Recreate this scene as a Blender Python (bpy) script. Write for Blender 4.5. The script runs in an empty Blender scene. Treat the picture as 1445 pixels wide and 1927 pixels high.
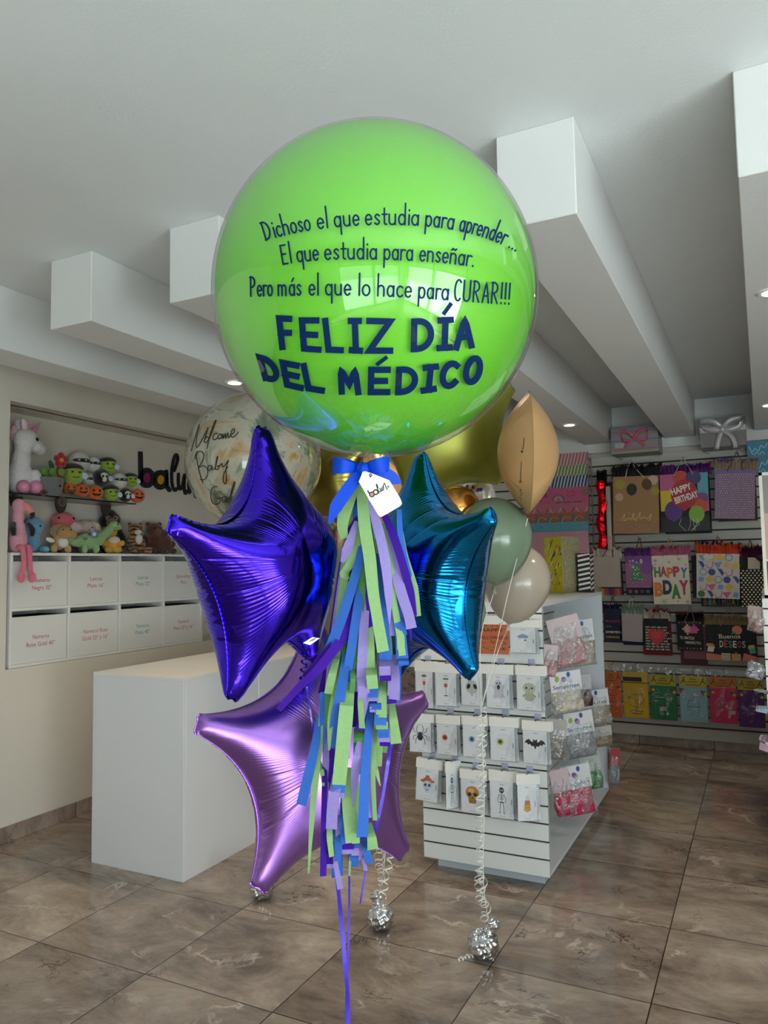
import bpy, bmesh, math, random
import numpy as np
from mathutils import Vector, Matrix
from mathutils.geometry import tessellate_polygon

random.seed(7); RNG = np.random.default_rng(7)
SC = bpy.context.scene
COL = SC.collection
PI = math.pi
rad = math.radians

# ------------------------------------------------------------------ camera frame (metres, Z up)
EYE = np.array([0.0, 0.0, 1.57])
FPX, CX, CY = 1420.3, 722.5, 963.5
CR = np.array([[0.89406131, -0.04689078, -0.44548359][i] for i in range(3)])
R3 = np.array([[0.89406131, -0.04689078, -0.44548359],
               [0.44765036, 0.05748773, 0.89235885],
               [-0.01623356, -0.99724441, 0.07238823]])      # world = R3 @ (right, down, forward)

def ray(px, py):
    return R3 @ np.array([px - CX, py - CY, FPX]) / FPX
def on(px, py, ax, val):
    """the point of the plane (axis ax = val) seen at a spot of the photograph"""
    r = ray(px, py); return EYE + r * ((val - EYE[ax]) / r[ax])
def onp(px, py, P, N):
    r = ray(px, py); return EYE + r * (np.dot(np.asarray(P) - EYE, N) / np.dot(r, N))
def at(px, py, d):
    r = ray(px, py); return EYE + r / np.linalg.norm(r) * d
def depth(P):
    return float(np.dot(np.asarray(P) - EYE, R3[:, 2]))
def unit(v):
    v = np.asarray(v, float); return v / (np.linalg.norm(v) + 1e-12)

# ------------------------------------------------------------------ materials
def lin(h):
    h = h.lstrip('#'); c = [int(h[i:i + 2], 16) / 255 for i in (0, 2, 4)]
    return tuple(x / 12.92 if x <= .04045 else ((x + .055) / 1.055) ** 2.4 for x in c) + (1,)
MATS = {}
def new_mat(name):
    m = bpy.data.materials.new(name); m.use_nodes = True
    nt = m.node_tree; nt.nodes.clear()
    return m, nt.nodes, nt.links
def N(nodes, t, **kw):
    n = nodes.new(t)
    for k, v in kw.items():
        if k in n.inputs: n.inputs[k].default_value = v
        else: setattr(n, k, v)
    return n
def pbr(name, color, rough=.5, metal=0.0, vary=.06, vscale=14, bump=0.0, bscale=60, coat=0, alpha=1, spec=.5, sheen=0, trans=0):
    if name in MATS: return MATS[name]
    m, ns, L = new_mat(name)
    out = N(ns, 'ShaderNodeOutputMaterial'); p = N(ns, 'ShaderNodeBsdfPrincipled')
    c = lin(color)
    p.inputs['Roughness'].default_value = rough; p.inputs['Metallic'].default_value = metal
    p.inputs['Coat Weight'].default_value = coat; p.inputs['Coat Roughness'].default_value = .06
    p.inputs['Specular IOR Level'].default_value = spec
    p.inputs['Alpha'].default_value = alpha
    if sheen: p.inputs['Sheen Weight'].default_value = sheen; p.inputs['Sheen Roughness'].default_value = .6
    tc = N(ns, 'ShaderNodeTexCoord')
    if vary:
        no = N(ns, 'ShaderNodeTexNoise', Scale=vscale, Detail=3.0)
        L.new(tc.outputs['Object'], no.inputs['Vector'])
        mx = N(ns, 'ShaderNodeMix', data_type='RGBA')
        mx.inputs[6].default_value = tuple(x * (1 - vary) for x in c[:3]) + (1,)
        mx.inputs[7].default_value = tuple(min(1, x * (1 + vary)) for x in c[:3]) + (1,)
        L.new(no.outputs['Fac'], mx.inputs[0]); L.new(mx.outputs[2], p.inputs['Base Color'])
        col = mx.outputs[2]
    else:
        p.inputs['Base Color'].default_value = c; col = None
    if bump:
        nb = N(ns, 'ShaderNodeTexNoise', Scale=bscale, Detail=4.0)
        L.new(tc.outputs['Object'], nb.inputs['Vector'])
        b = N(ns, 'ShaderNodeBump', Strength=bump, Distance=.01)
        L.new(nb.outputs['Fac'], b.inputs['Height']); L.new(b.outputs['Normal'], p.inputs['Normal'])
    sh = p.outputs[0]
    if trans:
        t = N(ns, 'ShaderNodeBsdfTranslucent'); t.inputs['Color'].default_value = c
        if col is not None: L.new(col, t.inputs['Color'])
        x = N(ns, 'ShaderNodeMixShader'); x.inputs[0].default_value = trans
        L.new(p.outputs[0], x.inputs[1]); L.new(t.outputs[0], x.inputs[2]); sh = x.outputs[0]
    L.new(sh, out.inputs['Surface'])
    MATS[name] = m
    return m
def ink(hexc):
    return pbr('ink ' + hexc, hexc, .45, vary=0)
def film(name, tint='#ffffff', rough=.04, base=.04, edge=.6, bump=0, bscale=30, blend=.25, body=0.0, bodycol='#ffffff'):
    """thin clear plastic: looks through, with a glossy sheen growing to the rim"""
    if name in MATS: return MATS[name]
    m, ns, L = new_mat(name)
    out = N(ns, 'ShaderNodeOutputMaterial')
    t = N(ns, 'ShaderNodeBsdfTransparent'); t.inputs['Color'].default_value = lin(tint)
    g = N(ns, 'ShaderNodeBsdfGlossy'); g.inputs['Roughness'].default_value = rough
    lw = N(ns, 'ShaderNodeLayerWeight', Blend=blend)
    mr = N(ns, 'ShaderNodeMapRange'); mr.inputs['To Min'].default_value = base; mr.inputs['To Max'].default_value = edge
    L.new(lw.outputs['Facing'], mr.inputs['Value'])
    x = N(ns, 'ShaderNodeMixShader')
    L.new(mr.outputs[0], x.inputs[0]); L.new(t.outputs[0], x.inputs[1]); L.new(g.outputs[0], x.inputs[2])
    if bump:
        tc = N(ns, 'ShaderNodeTexCoord'); nb = N(ns, 'ShaderNodeTexNoise', Scale=bscale, Detail=2.0)
        L.new(tc.outputs['Object'], nb.inputs['Vector'])
        b = N(ns, 'ShaderNodeBump', Strength=bump, Distance=.02)
        L.new(nb.outputs['Fac'], b.inputs['Height']); L.new(b.outputs['Normal'], g.inputs['Normal'])
    sh = x.outputs[0]
    if body:
        d = N(ns, 'ShaderNodeBsdfDiffuse'); d.inputs['Color'].default_value = lin(bodycol)
        y = N(ns, 'ShaderNodeMixShader'); y.inputs[0].default_value = body
        L.new(sh, y.inputs[1]); L.new(d.outputs[0], y.inputs[2]); sh = y.outputs[0]
    L.new(sh, out.inputs['Surface'])
    MATS[name] = m
    return m
def foil(name, color, rough=.12, bump=.05, bscale=9):
    if name in MATS: return MATS[name]
    m, ns, L = new_mat(name)
    out = N(ns, 'ShaderNodeOutputMaterial'); p = N(ns, 'ShaderNodeBsdfPrincipled')
    p.inputs['Base Color'].default_value = lin(color); p.inputs['Metallic'].default_value = 1
    p.inputs['Roughness'].default_value = rough
    tc = N(ns, 'ShaderNodeTexCoord'); nb = N(ns, 'ShaderNodeTexNoise', Scale=bscale, Detail=2.0)
    L.new(tc.outputs['Object'], nb.inputs['Vector'])
    b = N(ns, 'ShaderNodeBump', Strength=bump, Distance=.02)
    L.new(nb.outputs['Fac'], b.inputs['Height']); L.new(b.outputs['Normal'], p.inputs['Normal'])
    L.new(p.outputs[0], out.inputs['Surface'])
    MATS[name] = m
    return m

# ------------------------------------------------------------------ mesh builder
class MB:
    def __init__(s): s.v = []; s.f = []; s.mi = []
    def add(s, v, f, mi=0):
        o = len(s.v); s.v.extend([tuple(map(float, p)) for p in v])
        s.f.extend([tuple(i + o for i in q) for q in f]); s.mi.extend([mi] * len(f)); return s
    def bm(s, b, M=None, mi=0):
        if M is not None: b.transform(M)
        b.verts.index_update()
        s.add([v.co[:] for v in b.verts], [[v.index for v in f.verts] for f in b.faces], mi); b.free(); return s
    def box(s, x0, x1, y0, y1, z0, z1, bev=0.0, M=None, mi=0, seg=2):
        b = bmesh.new(); bmesh.ops.create_cube(b, size=1)
        b.transform(Matrix.Translation(((x0 + x1) / 2, (y0 + y1) / 2, (z0 + z1) / 2)) @ Matrix.Diagonal((x1 - x0, y1 - y0, z1 - z0, 1)))
        if bev: bmesh.ops.bevel(b, geom=b.edges[:], offset=bev, segments=seg, profile=.5, affect='EDGES')
        return s.bm(b, M, mi)
    def ell(s, c, r, rot=None, seg=28, rings=16, mi=0, fn=None):
        v = []; f = []
        for i in range(rings + 1):
            th = PI * i / rings
            for j in range(seg):
                a = 2 * PI * j / seg
                p = np.array([math.sin(th) * math.cos(a), math.sin(th) * math.sin(a), math.cos(th)])
                if fn: p = p * fn(th, a)
                v.append(p)
        for i in range(rings):
            for j in range(seg):
                a, b2 = i * seg + j, i * seg + (j + 1) % seg
                f.append((a, a + seg, b2 + seg, b2))
        M = np.eye(3) if rot is None else np.array(rot.to_3x3())
        r = (r, r, r) if np.isscalar(r) else r
        v = [M @ (p * np.array(r)) + np.array(c) for p in v]
        return s.add(v, f, mi)
    def tube(s, pts, r, n=8, caps=True, mi=0, up=None):
        P = [np.array(p, float) for p in pts]; m = len(P)
        rr = [r] * m if np.isscalar(r) else list(r)
        T = [unit(P[min(i + 1, m - 1)] - P[max(i - 1, 0)]) for i in range(m)]
        u = np.array(up, float) if up is not None else (np.array([0, 0, 1.]) if abs(T[0][2]) < .9 else np.array([1., 0, 0]))
        u = unit(u - T[0] * np.dot(u, T[0])); v = []; f = []
        for i in range(m):
            u = unit(u - T[i] * np.dot(u, T[i])); w = np.cross(T[i], u)
            for k in range(n):
                a = 2 * PI * k / n; v.append(P[i] + rr[i] * (math.cos(a) * u + math.sin(a) * w))
        for i in range(m - 1):
            for k in range(n):
                k2 = (k + 1) % n
                f.append((i * n + k, i * n + k2, (i + 1) * n + k2, (i + 1) * n + k))
        if caps: f.append(tuple(range(n))[::-1]); f.append(tuple((m - 1) * n + k for k in range(n)))
        return s.add(v, f, mi)
    def lathe(s, prof, n=40, c=(0, 0, 0), axis=None, mi=0, caps=True):
        v = []; f = []; c = np.array(c, float)
        if axis is None: A = np.eye(3)
        else:
            z = unit(axis); x = unit(np.cross([0, 1, 0.1], z)); A = np.stack([x, np.cross(z, x), z], 1)
        for r, z in prof:
            for k in range(n):
                a = 2 * PI * k / n; v.append(A @ np.array([r * math.cos(a), r * math.sin(a), z]) + c)
        for i in range(len(prof) - 1):
            for k in range(n):
                k2 = (k + 1) % n; f.append((i * n + k, i * n + k2, (i + 1) * n + k2, (i + 1) * n + k))
        if caps: f.append(tuple(range(n))[::-1]); f.append(tuple((len(prof) - 1) * n + k for k in range(n)))
        return s.add(v, f, mi)
    def strip(s, pts, wid, wdir, thick=.0006, mi=0):
        """a ribbon with real thickness: centre line, widths, width directions"""
        P = [np.array(p, float) for p in pts]; m = len(P)
        W = [wid] * m if np.isscalar(wid) else list(wid); v = []; f = []
        for i in range(m):
            t = unit(P[min(i + 1, m - 1)] - P[max(i - 1, 0)])
            d = np.array(wdir[i] if isinstance(wdir, list) else wdir, float)
            d = unit(d - t * np.dot(d, t)); nn = np.cross(t, d)
            a, b = P[i] - d * W[i] / 2, P[i] + d * W[i] / 2
            v += [a + nn * thick / 2, b + nn * thick / 2, b - nn * thick / 2, a - nn * thick / 2]
        for i in range(m - 1):
            for k in range(4):
                f.append((4 * i + k, 4 * i + (k + 1) % 4, 4 * i + 4 + (k + 1) % 4, 4 * i + 4 + k))
        f.append((3, 2, 1, 0)); e = 4 * (m - 1); f.append((e, e + 1, e + 2, e + 3))
        return s.add(v, f, mi)
    def slab(s, outline, fn, t0=0.0, t1=.002, mi=0):
        """a flat outline (u, v) extruded from t0 to t1 through fn(u, v, t)"""
        n = len(outline); v = [fn(u, w, t0) for u, w in outline] + [fn(u, w, t1) for u, w in outline]
        tri = tessellate_polygon([[Vector((u, w, 0)) for u, w in outline]])
        f = [tuple(t) for t in tri] + [tuple(i + n for i in t) for t in tri]
        f += [(i, (i + 1) % n, n + (i + 1) % n, n + i) for i in range(n)]
        return s.add(v, f, mi)
    def build(s, name, mat, parent=None, local=False, smooth=True, angle=38, remesh=0.0, normals=True):
        me = bpy.data.meshes.new(name)
        V = np.array(s.v, float)
        o = bpy.data.objects.new(name, me)
        if parent is not None:
            o.parent = parent
            if not local:
                inv = np.array(WM[parent.name].inverted()); V = V @ inv[:3, :3].T + inv[:3, 3]
            WM[o.name] = WM[parent.name]
        else:
            lo, hi = V.min(0), V.max(0); c = np.array([(lo[0] + hi[0]) / 2, (lo[1] + hi[1]) / 2, lo[2]])
            V = V - c; o.location = c; WM[o.name] = Matrix.Translation(c)
        me.from_pydata(V.tolist(), [], s.f)
        for m in (mat if isinstance(mat, (list, tuple)) else [mat]): me.materials.append(m)
        if normals:
            b = bmesh.new(); b.from_mesh(me); bmesh.ops.recalc_face_normals(b, faces=b.faces); b.to_mesh(me); b.free()
        me.polygons.foreach_set('material_index', s.mi)
        me.polygons.foreach_set('use_smooth', [smooth] * len(me.polygons))
        if smooth and angle: me.set_sharp_from_angle(angle=rad(angle))
        me.update()
        COL.objects.link(o)
        if remesh:
            r = o.modifiers.new('weld', 'REMESH'); r.mode = 'VOXEL'; r.voxel_size = remesh; r.use_smooth_shade = True
            q = o.modifiers.new('soften', 'SMOOTH'); q.iterations = 6; q.factor = .5
        return o
WM = {}
def tag(o, label=None, cat=None, group=None, kind=None):
    for k, v in (('label', label), ('category', cat), ('group', group), ('kind', kind)):
        if v: o[k] = v
    return o
def thing(name, label, cat, loc=(0, 0, 0), rz=0.0, group=None, M=None, kind=None):
    o = bpy.data.objects.new(name, None); COL.objects.link(o); o.empty_display_size = .05
    m = M if M is not None else Matrix.Translation(Vector(loc)) @ Matrix.Rotation(rz, 4, 'Z')
    o.matrix_world = m; WM[o.name] = m
    return tag(o, label, cat, group, kind)
def copy_tree(o, loc, label=None, rz=None):
    def cp(x, par):
        c = x.copy(); COL.objects.link(c)
        if par is not None: c.parent = par; c.matrix_parent_inverse = x.matrix_parent_inverse.copy()
        for k in list(x.children): cp(k, c)
        return c
    c = cp(o, None); c.location = loc
    if rz is not None: c.rotation_euler = (0, 0, rz)
    if label: c['label'] = label
    return c

# ------------------------------------------------------------------ flat print: shapes and lettering laid on a surface
TXT = {}
def text_mesh(s, bold=0.0):
    k = (s, bold)
    if k in TXT: return TXT[k]
    cu = bpy.data.curves.new('t', 'FONT'); cu.body = s; cu.size = 1; cu.offset = bold; cu.resolution_u = 3
    ob = bpy.data.objects.new('t', cu); COL.objects.link(ob)
    dg = bpy.context.evaluated_depsgraph_get(); dg.update()
    me = bpy.data.meshes.new_from_object(ob.evaluated_get(dg))
    V = np.array([v.co[:2] for v in me.vertices]) if len(me.vertices) else np.zeros((0, 2))
    F = [tuple(p.vertices) for p in me.polygons]
    bpy.data.objects.remove(ob); bpy.data.curves.remove(cu); bpy.data.meshes.remove(me)
    TXT[k] = (V, F); return V, F
def ribbon2(pl, w, cap=True, sub=0, mitre=2.2):
    """a pen stroke of width w along a 2-D polyline -> verts, faces"""
    P = [np.array(p, float) for p in pl]
    Q = [P[0]]
    for p in P[1:]:
        if np.linalg.norm(p - Q[-1]) > 1e-9:
            if sub:
                k = max(1, int(np.linalg.norm(p - Q[-1]) / sub))
                a = Q[-1]
                for i in range(1, k): Q.append(a + (p - a) * i / k)
            Q.append(p)
    closed = len(Q) > 3 and np.linalg.norm(Q[0] - Q[-1]) < 1e-6
    v = []; f = []; n = len(Q)
    for i in range(n):
        a = Q[i - 1] if i else (Q[-2] if closed else None)
        b = Q[i + 1] if i < n - 1 else (Q[1] if closed else None)
        d0 = unit(Q[i] - a) if a is not None else None
        d1 = unit(b - Q[i]) if b is not None else None
        if d0 is None: d0 = d1
        if d1 is None: d1 = d0
        n0 = np.array([-d0[1], d0[0]]); n1 = np.array([-d1[1], d1[0]])
        m = n0 + n1; l = np.dot(m, m)
        m = n1 if l < 1e-6 else m * min(2 / l, mitre)
        v += [Q[i] + m * w / 2, Q[i] - m * w / 2]
        if i: k = 2 * i; f.append((k - 2, k - 1, k + 1, k))
    if cap and not closed:
        for c, d in ((Q[0], unit(Q[0] - Q[1])), (Q[-1], unit(Q[-1] - Q[-2]))):
            o = len(v); v.append(c); a0 = math.atan2(d[1], d[0])
            for k in range(7): a = a0 - PI / 2 + PI * k / 6; v.append(c + w / 2 * np.array([math.cos(a), math.sin(a)]))
            f += [(o, o + 1 + k, o + 2 + k) for k in range(6)]
    return v, f
class Print:
    """collects flat coloured shapes in (u, v) and lays them on a surface through fn(u, v, lift)"""
    def __init__(s, fn, eps=.0004): s.fn = fn; s.eps = eps; s.m = MB(); s.cols = []; s.layer = 1
    def _mi(s, c):
        if c not in s.cols: s.cols.append(c)
        return s.cols.index(c)
    def put(s, v, f, c):
        s.m.add([s.fn(p[0], p[1], s.eps * s.layer) for p in v], f, s._mi(c)); return s
    def up(s): s.layer += 1; return s
    def disc(s, u, v, r, c, ry=None, n=20, rot=0):
        ry = ry or r; ca, sa = math.cos(rot), math.sin(rot)
        pts = [(u + r * math.cos(2 * PI * k / n) * ca - ry * math.sin(2 * PI * k / n) * sa, v + r * math.cos(2 * PI * k / n) * sa + ry * math.sin(2 * PI * k / n) * ca) for k in range(n)]
        s.put(pts, [tuple(range(n))], c); s.layer += .35; return s
    def poly(s, pts, c):
        tri = tessellate_polygon([[Vector((p[0], p[1], 0)) for p in pts]])
        s.put(pts, [tuple(t) for t in tri], c); s.layer += .35; return s
    def rect(s, u0, v0, u1, v1, c): return s.poly([(u0, v0), (u1, v0), (u1, v1), (u0, v1)], c)
    def line(s, pts, w, c, cap=True, sub=0):
        v, f = ribbon2(pts, w, cap, sub); s.put(v, f, c); s.layer += .2; return s
    def text(s, t, u, v, h, c, align='C', width=None, bold=0.0, rot=0.0, shear=0.0):
        V, F = text_mesh(t, bold)
        if not len(V): return s
        V = V.copy(); cap = .73
        k = h / cap; x0, x1 = V[:, 0].min(), V[:, 0].max(); V[:, 0] -= x0; w0 = (x1 - x0) * k
        sx = k if width is None else k * width / w0
        X = V[:, 0] * sx; Y = V[:, 1] * k; X = X + shear * Y; W = (x1 - x0) * sx
        X = X - (W / 2 if align == 'C' else W if align == 'R' else 0)
        ca, sa = math.cos(rot), math.sin(rot)
        s.put(np.stack([u + X * ca - Y * sa, v + X * sa + Y * ca], 1), F, c); s.layer += .2; return s
    def build(s, name, parent, local=False):
        return s.m.build(name, [ink(c) for c in s.cols], parent, local, smooth=False, normals=False)
def planar(O, U, V, Nn):
    O, U, V, Nn = (np.array(x, float) for x in (O, U, V, Nn))
    return lambda u, v, t=0.0: O + U * u + V * v + Nn * t
def arc(cx, cy, rx, ry, a0, a1, n=14):
    return [(cx + rx * math.cos(rad(a0 + (a1 - a0) * k / n)), cy + ry * math.sin(rad(a0 + (a1 - a0) * k / n))) for k in range(n + 1)]
def spline(pts, n=8):
    """Catmull-Rom through points of any dimension"""
    P = [np.array(p, float) for p in pts]
    if len(P) < 3: return [P[0] + (P[-1] - P[0]) * k / n for k in range(n + 1)]
    Q = [2 * P[0] - P[1]] + P + [2 * P[-1] - P[-2]]; out = []
    for i in range(1, len(Q) - 2):
        a, b, c, d = Q[i - 1:i + 3]
        for k in range(n):
            t = k / n
            out.append(.5 * (2 * b + (c - a) * t + (2 * a - 5 * b + 4 * c - d) * t * t + (3 * b - a - 3 * c + d) * t ** 3))
    out.append(P[-1]); return out
def oval(cx, cy, rx, ry): return arc(cx, cy, rx, ry, 0, 360, 20)
# ------------------------------------------------------------------ the room
def plaster(name, color, bump=.06):
    return pbr(name, color, .72, vary=.03, vscale=2.2, bump=bump, bscale=90, spec=.25)
wall_m = plaster('painted wall', '#e0d9cd'); ceil_m = plaster('painted ceiling', '#e3e6e6', .1); beam_m = plaster('painted beam', '#dcdcda', .08)

def floor_mat():
    m, ns, L = new_mat('brown marble tile')
    out = N(ns, 'ShaderNodeOutputMaterial'); p = N(ns, 'ShaderNodeBsdfPrincipled')
    g = N(ns, 'ShaderNodeNewGeometry')
    mp = N(ns, 'ShaderNodeMapping'); mp.inputs['Location'].default_value = (1.03 / .6 + 20, -2.932 / .617 + 20, 0); mp.inputs['Scale'].default_value = (1 / .6, 1 / .617, 1)
    L.new(g.outputs['Position'], mp.inputs['Vector'])
    fl = N(ns, 'ShaderNodeVectorMath', operation='FLOOR'); fr = N(ns, 'ShaderNodeVectorMath', operation='FRACTION')
    L.new(mp.outputs[0], fl.inputs[0]); L.new(mp.outputs[0], fr.inputs[0])
    wn = N(ns, 'ShaderNodeTexWhiteNoise', noise_dimensions='2D'); L.new(fl.outputs[0], wn.inputs['Vector'])
    # joint lines
    sub = N(ns, 'ShaderNodeVectorMath', operation='SUBTRACT'); L.new(fr.outputs[0], sub.inputs[0]); sub.inputs[1].default_value = (.5, .5, 0)
    ab = N(ns, 'ShaderNodeVectorMath', operation='ABSOLUTE'); L.new(sub.outputs[0], ab.inputs[0])
    sp = N(ns, 'ShaderNodeSeparateXYZ'); L.new(ab.outputs[0], sp.inputs[0])
    mxm = N(ns, 'ShaderNodeMath', operation='MAXIMUM'); L.new(sp.outputs[0], mxm.inputs[0]); L.new(sp.outputs[1], mxm.inputs[1])
    jt = N(ns, 'ShaderNodeMath', operation='GREATER_THAN'); L.new(mxm.outputs[0], jt.inputs[0]); jt.inputs[1].default_value = .4962
    # marble, shifted tile by tile
    off = N(ns, 'ShaderNodeVectorMath', operation='SCALE'); L.new(wn.outputs['Color'], off.inputs[0]); off.inputs['Scale'].default_value = 30
    pos = N(ns, 'ShaderNodeVectorMath', operation='ADD'); L.new(g.outputs['Position'], pos.inputs[0]); L.new(off.outputs[0], pos.inputs[1])
    st = N(ns, 'ShaderNodeMapping'); st.inputs['Scale'].default_value = (1.0, 1.8, 1); st.inputs['Rotation'].default_value = (0, 0, .5)
    L.new(pos.outputs[0], st.inputs['Vector'])
    n1 = N(ns, 'ShaderNodeTexNoise', Scale=2.0, Detail=12.0, Roughness=.70, Distortion=.45); L.new(st.outputs[0], n1.inputs['Vector'])
    rp = N(ns, 'ShaderNodeValToRGB'); L.new(n1.outputs['Fac'], rp.inputs[0])
    e = rp.color_ramp.elements; e[0].position = .32; e[0].color = lin('#66574b'); e[1].position = .69; e[1].color = lin('#c2b0a0')
    x = e.new(.5); x.color = lin('#9b887a')
    n3 = N(ns, 'ShaderNodeTexNoise', Scale=30.0, Detail=8.0, Roughness=.8); L.new(st.outputs[0], n3.inputs['Vector'])
    mg = N(ns, 'ShaderNodeMix', data_type='RGBA', blend_type='OVERLAY'); mg.inputs[0].default_value = .35
    L.new(rp.outputs[0], mg.inputs[6]); L.new(n3.outputs['Color'], mg.inputs[7])
    hs = N(ns, 'ShaderNodeHueSaturation', Saturation=.92); L.new(mg.outputs[2], hs.inputs['Color'])
    vr = N(ns, 'ShaderNodeMapRange'); vr.inputs['To Min'].default_value = .86; vr.inputs['To Max'].default_value = 1.12
    L.new(wn.outputs['Value'], vr.inputs['Value']); L.new(vr.outputs[0], hs.inputs['Value'])
    # pale veins and dark cracks
    def vein(scale, dist, width, seed):
        a = N(ns, 'ShaderNodeVectorMath', operation='ADD'); L.new(pos.outputs[0], a.inputs[0]); a.inputs[1].default_value = (seed, seed, 0)
        q = N(ns, 'ShaderNodeTexNoise', Scale=scale, Detail=6.0, Roughness=.62, Distortion=dist); L.new(a.outputs[0], q.inputs['Vector'])
        s = N(ns, 'ShaderNodeMath', operation='SUBTRACT'); L.new(q.outputs['Fac'], s.inputs[0]); s.inputs[1].default_value = .5
        b = N(ns, 'ShaderNodeMath', operation='ABSOLUTE'); L.new(s.outputs[0], b.inputs[0])
        r = N(ns, 'ShaderNodeMapRange'); r.inputs['From Max'].default_value = width; r.inputs['To Min'].default_value = 1; r.inputs['To Max'].default_value = 0
        L.new(b.outputs[0], r.inputs['Value'])
        k = N(ns, 'ShaderNodeTexNoise', Scale=3.5); L.new(a.outputs[0], k.inputs['Vector'])
        kr = N(ns, 'ShaderNodeMapRange'); kr.inputs['From Min'].default_value = .5; kr.inputs['From Max'].default_value = .68; L.new(k.outputs['Fac'], kr.inputs['Value'])
        mm = N(ns, 'ShaderNodeMath', operation='MULTIPLY'); L.new(r.outputs[0], mm.inputs[0]); L.new(kr.outputs[0], mm.inputs[1])
        return mm.outputs[0]
    mv = N(ns, 'ShaderNodeMix', data_type='RGBA'); mv.inputs[7].default_value = lin('#d3c4b4')
    L.new(vein(1.2, .5, .016, 3.3), mv.inputs[0]); L.new(hs.outputs[0], mv.inputs[6])
    md = N(ns, 'ShaderNodeMix', data_type='RGBA'); md.inputs[7].default_value = lin('#382b22')
    L.new(vein(1.9, .4, .007, 11.7), md.inputs[0]); L.new(mv.outputs[2], md.inputs[6])
    mj = N(ns, 'ShaderNodeMix', data_type='RGBA'); mj.inputs[7].default_value = lin('#30261f')
    L.new(jt.outputs[0], mj.inputs[0]); L.new(md.outputs[2], mj.inputs[6])
    L.new(mj.outputs[2], p.inputs['Base Color'])
    rr = N(ns, 'ShaderNodeMapRange'); rr.inputs['To Min'].default_value = .05; rr.inputs['To Max'].default_value = .13
    L.new(n1.outputs['Fac'], rr.inputs['Value']); L.new(rr.outputs[0], p.inputs['Roughness'])
    bm_ = N(ns, 'ShaderNodeBump', Strength=.05, Distance=.01); L.new(n1.outputs['Fac'], bm_.inputs['Height']); L.new(bm_.outputs[0], p.inputs['Normal'])
    L.new(p.outputs[0], out.inputs['Surface'])
    return m
FLOOR = floor_mat()
XL, XR, YF, YB, ZC, ZB, YE = -4.03, 3.3, -2.7, 6.98, 2.95, 2.64, 2.272
def struct(name, m, mat, smooth=False): return tag(m.build(name, mat, smooth=smooth), kind='structure')
struct('floor', MB().box(XL - .5, XR + .2, YF - .2, YB + .2, -.1, 0), FLOOR)
struct('ceiling', MB().box(XL - .5, XR + .2, YF - .2, YB + .2, ZC, ZC + .12), ceil_m)
NY0, NY1, NZ0, NZ1 = 3.03, 6.3, 1.0, 2.612        # the niche of the left wall
wl = MB()
wl.box(XL - .12, XL, YF, NY0, 0, ZC).box(XL - .12, XL, NY1, YB, 0, ZC).box(XL - .12, XL, NY0, NY1, 0, NZ0).box(XL - .12, XL, NY0, NY1, NZ1, ZC)
wl.box(XL - .42, XL - .30, NY0 - .12, NY1 + .12, NZ0 - .12, NZ1 + .12)
wl.box(XL - .32, XL - .1, NY0 - .12, NY0, NZ0 - .1, NZ1 + .1).box(XL - .32, XL - .1, NY1, NY1 + .12, NZ0 - .1, NZ1 + .1)
wl.box(XL - .32, XL - .1, NY0, NY1, NZ0 - .12, NZ0).box(XL - .32, XL - .1, NY0, NY1, NZ1, NZ1 + .12)
struct('wall_left', wl, wall_m)
struct('wall_back', MB().box(XL - .1, XR + .1, YB, YB + .15, 0, ZC), wall_m)
struct('wall_right', MB().box(XR, XR + .15, 1.0, YB, 0, ZC).box(XR, XR + .15, YF - .15, -2.5, 0, 2.62).box(XR, XR + .15, YF - .15, 1.0, 2.62, ZC), wall_m)
bbm = FLOOR
struct('baseboard_left', MB().box(XL, XL + .012, YF, YB, 0, .092, .003), bbm)
struct('baseboard_back', MB().box(XL, XR, YB - .014, YB, 0, .085, .003), bbm)
# the street front behind the camera: low sill, posts, lintel and four glass panes
wf = MB().box(XL - .1, XR + .1, YF - .15, YF, 2.62, ZC).box(XL - .1, -.3, YF - .15, YF, 0, 2.62).box(XR - .3, XR + .1, YF - .15, YF, 0, 2.62)
struct('wall_front', wf, wall_m)
alu = pbr('dark aluminium', '#3b3b3d', .35, .8, vary=0)
glass = film('window glass', '#f4f8f6', .01, .04, .5)
PANES = [(-.3, 1.35, 0), (1.35, 3.0, 0), (-2.5, -.75, 1), (-.75, 1.0, 1)]
for i, (a, b, side) in enumerate(PANES):
    ctr = ((a + b) / 2, YF - .07, 0) if not side else (XR + .07, (a + b) / 2, 0)
    r = thing('window_%d' % (i + 1), None, None, ctr, kind='structure')
    def wb_(m, u0, u1, d0, d1, z0, z1):
        return m.box(u0, u1, YF - d1, YF - d0, z0, z1) if not side else m.box(XR + d0, XR + d1, u0, u1, z0, z1)
    fr = MB()
    for u0, u1, z0, z1 in ((a, a + .05, 0, 2.62), (b - .05, b, 0, 2.62), (a, b, 0, .08), (a, b, 2.55, 2.62), (a, b, 2.02, 2.07)): wb_(fr, u0, u1, .03, .11, z0, z1)
    fr.build('window_frame', alu, r, smooth=False)
    wb_(MB(), a + .05, b - .05, .067, .075, .08, 2.55).build('window_pane', glass, r, smooth=False)
struct('pavement', MB().box(-14, 14, -16, YF - .2, -.25, -.1).box(XR + .2, 14, YF - .2, 9, -.25, -.1), pbr('street paving', '#b3b6b8', .8, vary=.1, vscale=1.2))
struct('wall_street', MB().box(-14, 14, -14.4, -14, -.1, 3.6).box(12, 12.4, -14, 9, -.1, 3.2), pbr('street facade', '#b9a894', .8, vary=.12, vscale=.8))
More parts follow.
